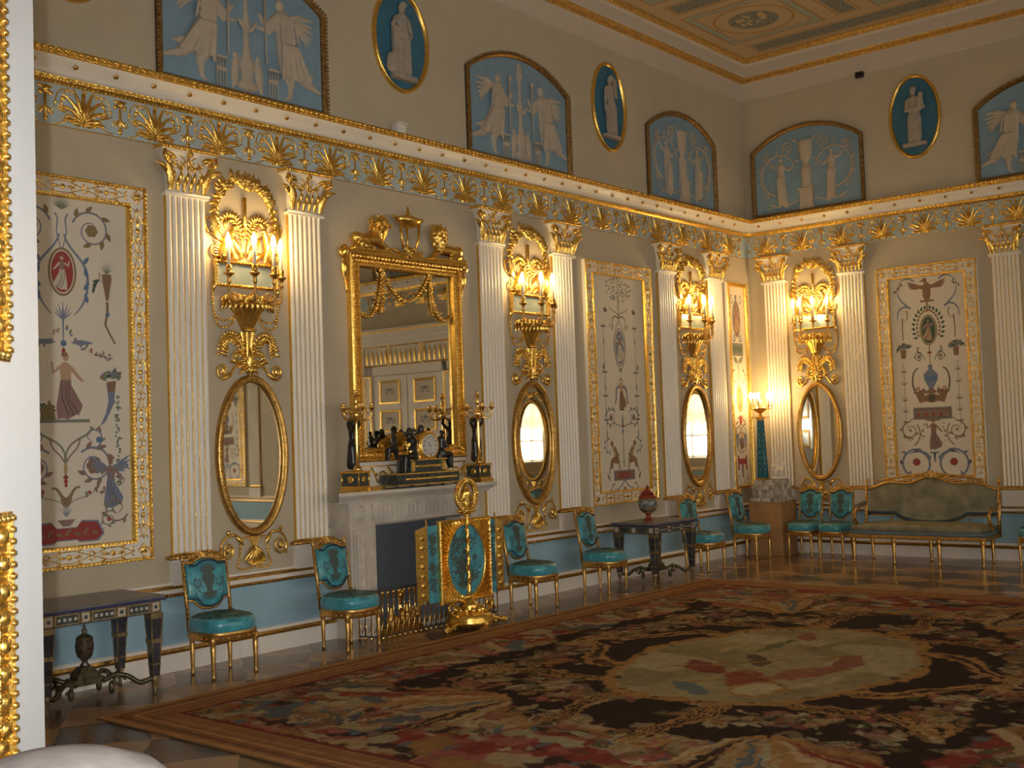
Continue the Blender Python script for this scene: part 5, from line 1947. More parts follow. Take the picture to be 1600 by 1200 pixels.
def statue(kind):
    b = G()
    # a draped standing figure on a plinth, 0.78 high
    b.ell((0, 0, .70), (.042, .042, .055), 10, 8)
    b.ell((.012, -.02, .735), (.045, .04, .03), 10, 8)
    b.cap((0, 0, .65), (0, 0, .62), .024, .03)
    b.cap((-.045, 0, .60), (.045, 0, .60), .038, .038)
    b.cap((0, 0, .59), (.005, 0, .46), .07, .06)
    b.cap((.005, 0, .45), (.01, 0, .36), .068, .078)
    b.cap((.02, 0, .36), (.035, 0, .12), .072, .058)
    b.cap((-.02, 0, .36), (-.04, 0, .12), .07, .05)
    b.cap((-.04, 0, .10), (-.05, -.02, .06), .045, .03)
    b.cap((.035, 0, .10), (.045, -.02, .06), .05, .035)
    if kind == 0:                      # leaning on a pillar
        b.box(-.14, -.06, -.05, .02, .05, .50)
        b.cap((-.08, 0, .59), (-.13, -.01, .51), .03, .026)
        b.cap((-.13, -.01, .51), (-.05, -.05, .47), .024, .018)
        b.cap((.08, 0, .59), (.12, 0, .47), .03, .025)
        b.cap((.12, 0, .47), (.07, -.04, .40), .024, .018)
        b.cap((-.17, 0, .10), (-.16, 0, .2), .05, .045)
    elif kind == 1:                    # arm raised to the shoulder, vase
        b.cap((-.08, 0, .59), (-.10, 0, .46), .03, .024)
        b.cap((-.10, 0, .46), (-.11, -.01, .33), .024, .018)
        b.cap((.08, 0, .59), (.12, -.01, .52), .03, .025)
        b.cap((.12, -.01, .52), (.09, -.03, .64), .024, .018)
        b.cap((.10, 0, .64), (.10, 0, .72), .04, .028)
    else:                              # holding a child
        b.ell((.10, -.03, .64), (.035, .035, .042), 8, 7)
        b.cap((.09, -.03, .59), (.08, -.03, .50), .045, .04)
        b.cap((-.08, 0, .59), (-.09, -.03, .47), .03, .025)
        b.cap((-.09, -.03, .47), (.05, -.07, .47), .024, .02)
        b.cap((.08, 0, .58), (.13, -.02, .48), .03, .025)
        b.cap((.13, -.02, .48), (.06, -.06, .44), .024, .02)
    for k in range(6):
        x = -.055 + .022 * k
        b.cap((x, -.062, .38), (x * 1.25 + .004, -.045, .08), .011, .012)
    b.box(-.15, .15, -.06, .04, 0, .05)
    return b


def medallion(sd, s, z, rx, rz_, kind, label):
    loc, rr = wl(sd, s, z - rz_)
    root = thing('oval_medallion', label, 'medallion', loc, rr, 'blue oval medallions above the cornice')
    z0 = z - rz_
    P = oval(0, z, rx, rz_, 48)
    g = G().frame(P, [(0, 0), (.0, .025), (-.012, .042), (-.025, .044), (-.04, .03), (-.05, .012)], 0, True, True)
    obj('frame', g, GOLD, root, z0)
    obj('blue_field', G().ext([tuple(p) for p in oval(0, z, rx - .02, rz_ - .02, 48)], -.012, -.001), DBLUE, root, z0)
    f = fuse(statue(kind), .009, .7, 1)
    f = moved(f, 0, -.035, z - .40, 1.03)
    obj('painted_statue', f, GRIS, root, z0)


medallion('A', -10.41, 5.67, .38, .54, 1, 'blue oval medallion of which only a gilt sliver shows at the top left edge')
medallion('A', -6.92, 5.68, .385, .52, 0, 'blue oval medallion with a statue leaning on a pillar, above the overmantel mirror')
medallion('A', -3.37, 5.725, .36, .555, 1, 'blue oval medallion with a standing statue, between two arched reliefs on the left wall')
medallion('B', 2.52, 5.735, .345, .555, 2, 'blue oval medallion with a woman holding a child, on the right wall')
medallion('B', 5.6, 5.735, .345, .555, 1, 'blue oval medallion on the right wall outside the picture')
# ------------------------------------------------------------------ chimneypiece
FC = -7.12                                     # centre of the chimneypiece along the left wall
root = thing('marble_fireplace', 'pale carved marble chimneypiece with a boarded dark blue opening', 'fireplace', (FC, 0, 0))
for q in (-1, 1):
    g = G()
    g.box(q * .56 if q > 0 else -.86, .86 if q > 0 else q * .56, -.25, -.001, 0, 1.0)
    x = q * .74
    g.box(x - .11, x + .11, -.285, -.25, .0, .20)
    g.box(x - .09, x + .09, -.27, -.25, .20, .96)
    g.box(x - .075, x + .075, -.285, -.27, .26, .92)
    for k in range(5):
        g.leaf((x, .28 + .13 * k), pi / 2, .15, .05, .285, 0, .02, lobes=3)
    for k in range(6):
        g.box(x - .065 + .026 * k - .008, x - .065 + .026 * k + .008, -.295, -.285, .03, .17)
    g.tube([(q * .575, -.255, .01), (q * .575, -.255, .985)], .012, 6)
    obj('jamb', g, MARBLE, root)
g = G()
g.box(-.87, .87, -.25, -.001, .985, 1.21)
g.box(-.89, .89, -.265, -.001, .985, 1.02)
g.box(-.60, .60, -.268, -.25, 1.04, 1.19)
for x in np.arange(-.84, .86, .056):
    g.leaf((x, 1.045), pi / 2, .13, .022, .268 if abs(x) < .6 else .25, 0, .022, lobes=2, n=6)
for q in (-1, 1):
    g.rosette((q * .74, 1.11), .07, .25, 8, .035)
    g.tube([(-.575, -.262, .993), (.575, -.262, .993)], .012, 6)
obj('frieze', g, MARBLE, root)
g = G()
P = [(-.08, 1.20), (-.26, 1.205), (-.275, 1.225), (-.285, 1.235), (-.30, 1.24), (-.325, 1.262), (-.335, 1.27), (-.335, 1.30), (-.08, 1.30)]
V = [(sx * (1.055 - (.335 + y) * .9), y, z) for sx in (-1, 1) for y, z in P]
m = len(P)
g.add(V, [(i, (i + 1) % m, m + (i + 1) % m, m + i) for i in range(m)] + [tuple(range(m - 1, -1, -1)), tuple(range(m, 2 * m))])
obj('mantel_shelf', g, WMARB, root)
obj('fireboard', G().box(-.56, .56, -.07, -.05, .03, .985), HEARTH, root)
g = G().box(-.87, .87, -.30, -.0, .0, .012)
obj('hearth_slab', G().box(-.56, .56, -.25, -.07, .0, .03), MARBLE, root)

# ------------------------------------------------------------------ overmantel mirror
OM = -6.965
root = thing('overmantel_mirror', 'tall rectangular gilt mirror with carved lions on top, over the marble chimneypiece', 'mirror', (OM, 0, 1.31))
z0 = 1.31
hx, zb, zt = .755, 1.555, 3.50
R = rect(-hx, hx, zb, zt)
g = G()
g.frame(R, [(0, 0), (0, .06), (-.02, .075), (-.035, .07), (-.04, .05), (-.085, .05), (-.09, .065), (-.115, .06), (-.125, .03), (-.13, .018)])
g.beads(rect(-hx + .062, hx - .062, zb + .062, zt - .062), .032, (.014, .026, .016), .052)
g.beads(rect(-hx + .105, hx - .105, zb + .105, zt - .105), .02, (.008, .008, .007), .062)
g.beads(rect(-hx + .02, hx - .02, zb + .02, zt - .02), .024, (.01, .01, .007), .074)
# cresting rail with reeded ovolo
g.box(-hx - .02, hx + .02, -.09, -.001, zt - .01, zt + .035)
g.beads([(-hx, zt - .03), (hx, zt - .03)], .045, (.016, .03, .02), .075, closed=False)
for q in (-1, 1):
    f = (lambda P: P) if q > 0 else mir
    g.vine(f(spiral((hx + .05, zt - .01), .06, .015, 1.8, -1.5, 22)), .022, .012, .05, seg=7)
    g.rosette((q * (hx + .05), zt - .01), .035, .06, 6, .04)
    g.leaf((q * (hx + .05), zt - .06), -pi / 2, .18, .04, .03, 0, .05)
    g.vine(f(bez((hx + .06, zt - .12), (hx + .07, zt - .22), (hx + .03, zt - .25), (hx + .02, zt - .38), 12)), .016, .008, .03)
obj('frame', g, GOLD, root, z0)
obj('glass', G().box(-hx + .12, hx - .12, -.014, -.004, zb + .12, zt - .12), MIRROR, root, z0)
# white base with gilt scrolls
g = G()
g.box(-hx + .01, hx - .01, -.03, -.001, 1.31, 1.53, 0)
g.box(-hx - .0, hx + .0, -.05, -.001, 1.525, 1.55, 0)
for z in (1.318, 1.512):
    g.tube([(-hx + .01, -.034, z), (hx - .01, -.034, z)], .008, 6, 1)
for q in (-1, 1):
    g.tube([(q * (hx - .02), -.034, 1.32), (q * (hx - .02), -.034, 1.51)], .008, 6, 1)
    f = (lambda P: P) if q > 0 else mir
    for k in range(3):
        x = .12 + .22 * k
        g.vine(f(spiral((x + .06, 1.40), .062, .018, 2.6, -1.4, 22)), .012, .006, .03, m=1)
        g.vine(f(bez((x - .05, 1.46), (x - .02, 1.52), (x + .0, 1.5), (x + .0, 1.42), 10)), .010, .008, .03, m=1)
        g.vine(f(bez((x + .1, 1.36), (x + .14, 1.34), (x + .15, 1.46), (x + .2, 1.48), 10)), .012, .008, .03, m=1)
        g.leaf((q * (x + .12), 1.42), pi / 2 - q * .8, .07, .018, .028, 0, .02, m=1)
        g.rosette((q * (x + .06), 1.40), .02, .034, 5, .02, m=1)
obj('base_panel', g, [WHITE, GOLD], root, z0)


def lion():
    b = G()
    b.cap((-.16, -.07, .09), (.10, -.07, .11), .055, .06)      # body lying, head to +x
    b.cap((-.17, -.07, .10), (-.15, -.04, .05), .06, .05)      # haunch
    b.cap((-.15, -.11, .04), (-.02, -.12, .02), .035, .022)
    b.cap((.10, -.09, .08), (.21, -.10, .02), .03, .02)
    b.cap((.10, -.05, .08), (.20, -.05, .02), .03, .02)
    b.cap((.10, -.07, .12), (.13, -.075, .22), .065, .075)     # mane
    b.ell((.135, -.085, .27), (.072, .065, .075), 12, 9)
    b.ell((.165, -.10, .26), (.045, .042, .045), 10, 8)
    b.cap((.19, -.115, .245), (.215, -.12, .242), .028, .022)
    b.ell((.09, -.10, .335), (.018, .014, .02), 6, 5)
    b.ell((.15, -.05, .335), (.018, .014, .02), 6, 5)
    b.cap((-.21, -.07, .08), (-.23, -.10, .02), .018, .014)
    b.cap((-.23, -.10, .02), (-.10, -.13, .02), .014, .018)
    b.box(-.25, .24, -.13, -.02, -.02, .012)
    for k in range(9):
        a = k * .7
        b.ell((.11 + .06 * cos(a), -.075 + .055 * sin(a), .18 + .012 * k), (.022, .022, .03), 6, 5)
    for k in range(26):
        a = k * 2.4
        b.cap((.10 + .075 * cos(a), -.075 + .06 * sin(a), .17 + .006 * k), (.09 + .09 * cos(a), -.075 + .075 * sin(a), .13 + .006 * k), .016, .010)
    return fuse(b, .007, 1.0, 1)


LN = lion()
for q in (-1, 1):
    o = obj('lion', moved(LN, q * -.50, 0, zt + .04, 1.0, q < 0 and False) if q > 0 else moved(LN, .53, 0, zt + .04, 1.0, True), GOLD, root, z0)
g = G()
g.lathe([(.02, .30), (.09, .32), (.15, .36), (.165, .39), (.15, .40), (.10, .41), (.05, .43), (.02, .45), (.025, .465), (.012, .48), (.018, .50), (.0, .52)], 20, (0, -.08, zt), sx=1.05, sy=.55)
for q in (-1, 1):
    g.ell((q * .185, -.08, zt + .40), (.025, .02, .02), 8, 6)
    g.tube([(q * .13, -.10, zt + .36), (q * .115, -.10, zt + .2), (q * .07, -.09, zt + .06)], [.016, .014, .011], 7)
    g.leaf((q * .08, zt + .04), pi / 2 - q * 1.1, .16, .03, .06, -q * .4, .03)
g.tube([(0, -.06, zt + .32), (0, -.06, zt + .06)], .012, 7)
g.rosette((0, zt + .06), .06, .08, 6, .05)
g.rosette((-.06, zt + .09), .03, .09, 6, .03)
g.rosette((.06, zt + .09), .03, .09, 6, .03)
g.box(-.14, .14, -.12, -.03, zt + .03, zt + .055)
obj('urn_tripod', g, GOLD, root, z0)
g = G()
SW = [((-.70, 3.05), (-.60, 2.85), (-.38, 2.80), (-.33, 3.34)), ((-.33, 3.36), (-.22, 3.22), (-.12, 3.08), (0.0, 3.10)), ((.0, 3.10), (.12, 3.08), (.22, 3.22), (.33, 3.38)),
      ((.33, 3.38), (.36, 2.85), (.55, 2.85), (.70, 3.08)), ((-.33, 3.36), (-.30, 3.2), (-.32, 3.05), (-.35, 2.95)), ((.33, 3.36), (.31, 3.2), (.33, 3.05), (.36, 2.96))]
for P in SW:
    P = bez(*P, 22)
    g.vine(P, .010, .010, .03)
    g.beads(P, .036, (.018, .018, .016), .036, closed=False)
    for k in range(2, 20, 3):
        g.leaf(P[k], random.uniform(0, 6.28), .05, .014, .045, 0, .015, n=6)
for x in (-.33, .33):
    g.rosette((x, 3.37), .035, .03, 6, .03)
obj('garland', g, GOLD, root, z0)


# ------------------------------------------------------------------ mantel garniture
def draped(h=1.0):
    """standing draped bronze figure facing -y with both arms raised, height h to the top of the head"""
    b = G()
    b.ell((0, 0, .925), (.05, .058, .07), 10, 8)
    b.ell((0, .03, .94), (.055, .05, .055), 10, 8)
    b.cap((0, 0, .86), (0, 0, .83), .028, .034)
    b.cap((-.07, 0, .80), (.07, 0, .80), .045, .045)
    b.cap((0, 0, .78), (0, 0, .62), .085, .07)
    b.cap((0, 0, .60), (0, .0, .50), .08, .1)
    b.cap((.03, 0, .48), (.05, 0, .14), .085, .07)
    b.cap((-.03, 0, .48), (-.05, -.03, .14), .085, .065)
    b.cap((.05, 0, .10), (.07, -.05, .03), .06, .035)
    b.cap((-.05, -.03, .10), (-.06, -.09, .03), .055, .03)
    b.cap((.02, .06, .5), (.06, .10, .10), .06, .08)
    for q in (-1, 1):
        b.cap((q * .10, 0, .81), (q * .18, -.02, .92), .036, .03)
        b.cap((q * .18, -.02, .92), (q * .12, -.03, 1.03), .028, .02)
    return b


CB = None


def candelabra(loc, rz, label, kind):
    root = thing('figure_candelabrum', label, 'candelabrum', loc, rz)
    g = G()
    g.box(-.11, .11, -.11, .11, 0, .03, 1)
    g.box(-.095, .095, -.095, .095, .03, .05, 1)
    g.box(-.085, .085, -.085, .085, .05, .165, 0)
    g.box(-.10, .10, -.10, .10, .165, .185, 1)
    for a in range(4):
        c, s = cos(a * pi / 2), sin(a * pi / 2)
        q = G().rosette((0, .108), .034, .086, 8, .012, 1)
        g.merge(q, lambda V: np.stack([V[:, 0] * c - V[:, 1] * s, V[:, 0] * s + V[:, 1] * c, V[:, 2]], 1))
    for sx in (-1, 1):
        for sy in (-1, 1):
            g.ell((sx * .095, sy * .095, .012), (.015, .015, .01), 8, 5, 1)
            g.tube([(sx * .087, sy * .087, .05), (sx * .087, sy * .087, .165)], .008, 6, 1)
    obj('plinth', g, [DGREEN, GOLD], root)
    b = draped()
    f = fuse(b, .016)
    f = moved(f, 0, 0.01, .185, .46)
    f.V = [v * (1.25, 1.1, 1) for v in f.V]
    obj('bronze_figure', f, BRONZE, root)
    g = G()
    z = .185
    g.lathe([(.05, z), (.035, z + .03), (.016, z + .06), (.013, z + .2), (.018, z + .3), (.013, z + .4), (.016, z + .47), (.035, z + .5), (.02, z + .53), (.012, z + .56), (.014, z + .6), (.026, z + .625), (.012, z + .65),
             (.012, z + .66), (.03, z + .675), (.034, z + .68), (.014, z + .685), (.02, z + .71), (.018, z + .725), (.0, z + .726)], 12, (-.045, -.05, 0))
    obj('stem', g, BRASS, root)
    for k in range(5):
        a = k * 2 * pi / 5 + .3
        dx, dy = cos(a), sin(a)
        g = G()
        P = bez((0, z + .50), (.06, z + .43), (.14, z + .44), (.14, z + .54), 14)
        g.tube([(-.045 + r * dx, -.05 + r * dy, q) for r, q in P], np.linspace(.012, .008, 14), 6)
        P = spiral((.07, z + .53), .04, .01, -.5, 1.3, 16)
        g.tube([(-.045 + r * dx, -.05 + r * dy, q) for r, q in P], np.linspace(.007, .004, 16), 5)
        g.lathe([(.006, z + .53), (.018, z + .55), (.034, z + .56), (.035, z + .566), (.012, z + .57), (.019, z + .59), (.018, z + .605), (.008, z + .606)], 10, (-.045 + .14 * dx, -.05 + .14 * dy, 0))
        obj('candle_arm', g, BRASS, root)
    return root


candelabra((-7.865, -.21, 1.30), .3, 'bronze figure candelabrum at the left end of the mantel shelf', 0)
candelabra((-6.20, -.20, 1.30), .1, 'bronze figure candelabrum with raised arms at the right end of the mantel shelf', 1)
tag(obj('brass_plaque', G().box(-7.80, -7.64, -.325, -.31, 1.30, 1.335), BRASS), 'small bright brass plaque lying at the left end of the mantel shelf', 'plaque')

root = thing('mantel_clock', 'black and gilt bronze clock with seated figures on the mantel shelf', 'clock', (-7.02, -.19, 1.30))
g = G()
g.box(-.42, .42, -.12, .11, .03, .125, 0)
g.box(-.43, .43, -.13, .12, .125, .137, 1)
g.box(-.43, .43, -.13, .12, .024, .034, 1)
g.box(-.22, .25, -.10, .09, .137, .25, 0)
g.box(-.235, .265, -.11, .10, .25, .262, 1)
for x in (-.40, -.2, .2, .40):
    for y in (-.10, .09):
        g.ell((x, y, .014), (.02, .02, .0135), 8, 5, 0)
for k in range(26):
    g.rosette((-.30 + .027 * k, .08), .014, .12, 5, .01, 1)
for k in range(13):
    g.rosette((-.15 + .027 * k, .195), .014, .10, 5, .01, 1)
for x in (-.19, .225):
    g.box(x - .02, x + .02, -.107, -.10, .15, .24, 1)
obj('plinth', g, [DGREEN, GOLD], root)
g = G()
zc = .385
c2 = .06
g.lathe([(.0, -.085), (.115, -.085), (.135, -.075), (.142, -.05), (.142, .05), (.12, .08), (0, .08)], 32, (0, 0, 0), 1)
V = np.concatenate(g.V)
g.V = [np.stack([c2 + V[:, 0], V[:, 2], zc + V[:, 1]], 1)]
g.F = [f[::-1] for f in g.F]
g.beads(oval(c2, zc, .128, .128, 40), .018, (.007, .007, .006), .08, m=1)
g.box(c2 - .10, c2 + .10, -.06, .06, .262, .29, 1)
g.rosette((c2, .285), .03, .07, 6, .02, 1)
obj('clock_case', g, [DGREEN, GOLD], root)
g = G()
g.ext([tuple(p) for p in oval(c2, zc, .108, .108, 40)], -.0875, -.086, 0)
g.V = [v for v in g.V]
pt = Paint(step=.0004)
for k in range(12):
    a = pi / 2 - k * pi / 6
    c, s = cos(a), sin(a)
    # roman-like hour strokes
    for o in ((-.006, 0, .006) if k % 3 else (-.009, -.003, .003, .009)):
        pt.stroke([(c2 + .072 * c - s * o, zc + .072 * s + c * o), (c2 + .094 * c - s * o, zc + .094 * s + c * o)], .0028, .0028, 1)
    pt.ell(c2 + .101 * c, zc + .101 * s, .002, .002, 1, 6)
pt.stroke([(c2, zc), (c2 - .03, zc + .035)], .007, .003, 1)
pt.stroke([(c2, zc), (c2 + .012, zc - .062)], .005, .002, 1)
pt.ell(c2, zc, .008, .008, 1, 10)
g.merge(pt.g, lambda V: V + (0, -.0875, 0))
obj('dial', g, [mat('enamel_dial', (.62, .60, .58), .25), mat('dial_ink', (.02, .02, .03), .5)], root)


def sitter(q, h):
    """seated draped figure in profile, facing q along x; seat at z = 0"""
    b = G()
    c = lambda x, z, y=0.: (q * x * h, y * h, z * h)
    b.ell(c(.03, .60), (.055 * h, .05 * h, .066 * h), 10, 8)
    b.ell(c(-.0, .62), (.06 * h, .055 * h, .055 * h), 10, 8)
    b.cap(c(.01, .53), c(.0, .49), .03 * h, .04 * h)
    b.cap(c(-.02, .44), c(-.02, .18), .10 * h, .085 * h)
    b.cap(c(-.03, .14), c(-.02, .06), .12 * h, .12 * h)
    for y in (-.06, .06):
        b.cap(c(.0, .08, y), c(.24, .09, y), .075 * h, .06 * h)
        b.cap(c(.25, .08, y), c(.27, -.20, y), .055 * h, .045 * h)
        b.cap(c(.27, -.24, y), c(.34, -.27, y), .034 * h, .02 * h)
    b.cap(c(.20, .0, 0), c(.24, -.18, 0), .08 * h, .07 * h)
    b.cap(c(-.1, .05, 0), c(-.12, -.22, 0), .09 * h, .06 * h)
    for y in (-.1, .1):
        b.cap(c(-.02, .43, y), c(.03, .27, y * 1.2), .035 * h, .03 * h)
        b.cap(c(.03, .27, y * 1.2), c(.17, .24, y * .6), .028 * h, .02 * h)
    return fuse(b, .0085)


obj('seated_woman', moved(sitter(-1, .46), -.16, -.06, .24), BRONZE, root)
obj('seated_youth', moved(sitter(1, .40), .26, -.05, .265), BRONZE, root)
obj('reclining_child', moved(sitter(-1, .30), -.32, .02, .34), BRONZE, root)
b = G()
rr = random.Random(8)
for k in range(9):
    b.ell((-.16 + .03 * k, .0, .40 + .05 * sin(k * .7)), (.05, .045, .05), 8, 6)
b.cap((-.17, 0, .27), (-.1, 0, .42), .07, .05)
b.cap((-.05, 0, .27), (-.02, 0, .42), .07, .06)
g = fuse(b, .012)
for k in range(26):
    g.rosette((rr.uniform(-.2, .0), rr.uniform(.30, .45)), .028, .055 + rr.uniform(-.01, .01), 6, .02)
obj('gilt_globe_group', g, GOLD, root)
b = G()
for x, z, s in ((-.14, .53, 1.0), (.02, .55, 1.1), (.12, .53, .8)):
    b.ell((x, 0, z), (.032 * s, .03 * s, .036 * s), 8, 7)
    b.cap((x, 0, z - .04 * s), (x + .01, 0, z - .10 * s), .035 * s, .03 * s)
    b.cap((x, 0, z - .06 * s), (x + .07 * s, -.02, z - .03 * s), .014 * s, .01 * s)
    b.cap((x, 0, z - .06 * s), (x - .06 * s, -.02, z - .09 * s), .014 * s, .01 * s)
    b.cap((x - .01, .01, z - .05 * s), (x - .07 * s, .04, z + .01 * s), .02 * s, .008)
    b.cap((x + .01, -.02, z - .1 * s), (x + .05 * s, -.03, z - .13 * s), .022 * s, .014 * s)
obj('cupids', moved(fuse(b, .009), .0, -.01, 0), BRONZE, root)

# ------------------------------------------------------------------ fire screen
root = thing('fire_screen', 'gilt fire screen with turquoise damask panel and wreath finial, in front of the fireplace', 'fire screen', (-6.98, -.735, 0), radians(-2))
g = G()
g.lathe([(.20, .03), (.215, .05), (.22, .075), (.20, .10), (.205, .12), (.17, .14), (.10, .155), (.08, .18), (.10, .21), (.06, .235), (.04, .28)], 28, m=0, lobes=14, la=.012)
for k in range(3):
    a = -pi / 2 + k * 2 * pi / 3
    g.box(.18 * cos(a) - .03, .18 * cos(a) + .03, .18 * sin(a) - .03, .18 * sin(a) + .03, 0, .07)
    g.rosette((.18 * cos(a), .05), .028, -.18 * sin(a) + .03, 5, .02)
for q in (-1, 1):
    P = bez((.10, .17), (.18, .10), (.30, .14), (.28, .22), 14)
    g.tube([(q * r, -.02, z) for r, z in P], np.linspace(.022, .014, 14), 7)
    g.tube([(q * (.25 + .04 * cos(t)), -.02, .205 + .035 * sin(t)) for t in np.linspace(0, 5, 14)], .012, 6)
    P = bez((.15, .05), (.25, .10), (.32, .02), (.40, .022), 16)
    g.tube([(q * r, -.03 - r * .15, z) for r, z in P], np.linspace(.024, .016, 16), 7)
    for k in range(5):
        g.ell((q * (.27 + .032 * k), -.07 - .004 * k, .035 + .012 * (k % 2)), (.02, .018, .02), 7, 5)
for k in range(12):
    a = k * 2 * pi / 12
    g.ell((.12 * cos(a), .12 * sin(a), .17), (.028, .028, .03), 7, 5)
obj('base', g, GOLD, root)
g = G()
t = np.linspace(0, 1, 60)
g.tube(np.stack([.004 * np.cos(t * 40), -.0 + .004 * np.sin(t * 40), .25 + .80 * t], 1), .019, 8)
for k in range(30):
    a = k * .9
    g.ell((.019 * cos(a), .019 * sin(a), .30 + .025 * k), (.009, .009, .018), 6, 4)
g.lathe([(.03, 1.02), (.045, 1.03), (.03, 1.045), (.055, 1.06), (.075, 1.075), (.06, 1.09), (.02, 1.1)], 14)
obj('pole', g, GOLD, root)
g = G()
P = oval(0, 1.215, .115, .135, 40)
g.frame(P, [(.02, -.02), (.024, .0), (.01, .02), (-.014, .02), (-.024, .0), (-.014, -.02), (.02, -.02)], 0, True, True)
for k in range(34):
    a = k * 2 * pi / 34
    g.leaf((.115 * cos(a), 1.215 + .135 * sin(a)), a + pi / 2 + .5, .06, .018, .012, 0, .02, n=6)
    g.leaf((.115 * cos(a), 1.215 + .135 * sin(a)), a + pi / 2 - .5, .06, .018, .012, 0, .02, n=6)
b = G()
b.cap((0, 0, 1.11), (0, 0, 1.24), .035, .05)
b.ell((0, 0, 1.285), (.03, .03, .038), 8, 7)
for q in (-1, 1):
    b.cap((q * .03, 0, 1.24), (q * .075, 0, 1.16), .02, .016)
    b.cap((q * .02, 0, 1.13), (q * .06, -.01, 1.10), .028, .02)
    b.ell((q * .085, 0, 1.075), (.045, .03, .02), 8, 6)
    b.ell((q * .04, 0, 1.06), (.05, .035, .02), 8, 6)
g.merge(fuse(b, .009))
g.rosette((0, 1.355), .035, .01, 6, .03)
obj('wreath_finial', g, GOLD, root)
# main panel, just behind the pole
g = G()
hw, zb_, zt_, yy = .325, .255, .985, .03
zc = (zb_ + zt_) / 2
n = 128
th = np.arange(n) * 2 * pi / n
Vi, Vm, Vo = [], [], []
for i, a in enumerate(th):
    c, s = cos(a), sin(a)
    k = min(hw / abs(c) if abs(c) > 1e-6 else 9, (zt_ - zc) / abs(s) if abs(s) > 1e-6 else 9)
    ri = 1 / math.sqrt((c / .25) ** 2 + (s / .335) ** 2)
    y = yy - (.02 if i % 2 else .0)
    Vi.append((ri * c, y - .012, zc + ri * s))
    Vm.append(((ri + k * .0 + (k - ri) * .5) * c, y - (.012 if i % 2 else 0), zc + (ri + (k - ri) * .5) * s))
    Vo.append((k * c, y, zc + k * s))
V = Vi + Vm + Vo
g.add(V, [(a * n + i, (a + 1) * n + i, (a + 1) * n + (i + 1) % n, a * n + (i + 1) % n) for a in range(2) for i in range(n)])
g.frame(rect(-hw, hw, zb_, zt_), [(.012, -yy - .02), (.012, -yy + .012), (0, -yy + .02), (-.012, -yy + .01), (-.012, -yy - .0)])
g.frame(oval(0, zc, .25, .335, 64), [(.012, -yy + .006), (.008, -yy + .022), (-.006, -yy + .022), (-.01, -yy + .004)], 0, True, True)
g.beads(oval(0, zc, .252, .337, 64), .022, (.009, .009, .008), -yy + .022)
g.box(-hw - .03, hw, yy - .012, yy + .012, zt_ + .0, zt_ + .018)
obj('panel_frame', g, GOLD, root)


def damask(pt, x0, x1, z0, z1, n, seed):
    rr = random.Random(seed)
    for k in range(n):
        x, z = rr.uniform(x0 + .04, x1 - .04), rr.uniform(z0 + .05, z1 - .05)
        r = rr.uniform(.025, .05)
        pt.stroke(spiral((x, z), r, r * .2, rr.uniform(0, 6.28), rr.choice((-1, 1)) * 1.3, 18), .013, .007, 1)
        for j in range(3):
            pt.leaf(x, z, rr.uniform(0, 6.28), r * 1.6, r * .24, 1)


def vase_motif(pt, cx, cz, s):
    X = lambda P: [(cx + a * s, cz + b * s) for a, b in P]
    pt.poly(X([(-.09, .10), (.09, .10), (.10, .02), (.04, -.10), (.05, -.14), (-.05, -.14), (-.04, -.10), (-.10, .02)]), 1)
    for k in range(9):
        a = pi / 2 + (k - 4) * .28
        pt.leaf(cx, cz + .10 * s, a, .16 * s, .022 * s, 1)
        pt.leaf(cx, cz - .14 * s, -a, .15 * s, .016 * s, 1)
    for q in (-1, 1):
        pt.stroke(np.array(X(spiral((.17, -.02), .075, .02, 1.2, -1.5, 20))) * (1, 1) if q > 0 else [(2 * cx - a, b) for a, b in X(spiral((.17, -.02), .075, .02, 1.2, -1.5, 20))], .016 * s, .008 * s, 1)
        P = X(bez((.04, -.15), (.12, -.2), (.2, -.12), (.18, -.06), 12))
        pt.stroke(P if q > 0 else [(2 * cx - a, b) for a, b in P], .012 * s, .006 * s, 1)


pt = Paint(step=.0002)
pt.g.ext([tuple(p) for p in oval(0, zc, .253, .338, 48)], -.004, .004, 0)
damask(pt, -.23, .23, .36, .9, 30, 3)
vase_motif(pt, -.06, .52, .6)
pt.g.V = [v + (0, yy - (0 if i == 0 else .0035), 0) if i > 1 else v + (0, yy, 0) for i, v in enumerate(pt.g.V)]
obj('damask_panel', pt.g, [SATIN, MOTIF], root)
for q, x0, x1, x2 in ((-1, -.34, -.47, -.60), (1, .34, .43, .53)):
    a, b2 = min(x0, x1), max(x0, x1)
    pt = Paint(step=.0002)
    pt.g.box(a, b2, -.005, .005, zb_ + .02, zt_ - .02, 0)
    damask(pt, a + .0, b2 - .0, .33, .94, 12, 9 + q)
    pt.g.V = [pt.g.V[0] + (0, yy + .02, 0)] + [v + (0, yy + .0145, 0) for v in pt.g.V[1:]]
    obj('sliding_wing', pt.g, [SATIN, MOTIF], root)
    a, b2 = min(x1, x2), max(x1, x2)
    g = G()
    sl = .06
    pts = [(a, zb_ + .0), (b2, zb_ + sl), (b2, zt_ - .02), (a, zt_ - .02 - sl * .5)] if q < 0 else [(a, zb_ + .05), (b2, zb_ + .05), (b2, zt_ - .04), (a, zt_ - .01)]
    g.ext(pts, yy + .012, yy + .03)
    for k in range(7):
        g.rosette(((a + b2) / 2, zb_ + .10 + .085 * k), .03, -yy - .012, 6, .012)
    xx = x1
    g.tube([(xx, yy + .02, zb_), (xx, yy + .02, zt_ + .04)], .008, 6)
    obj('gilt_slat', g, GOLD, root)

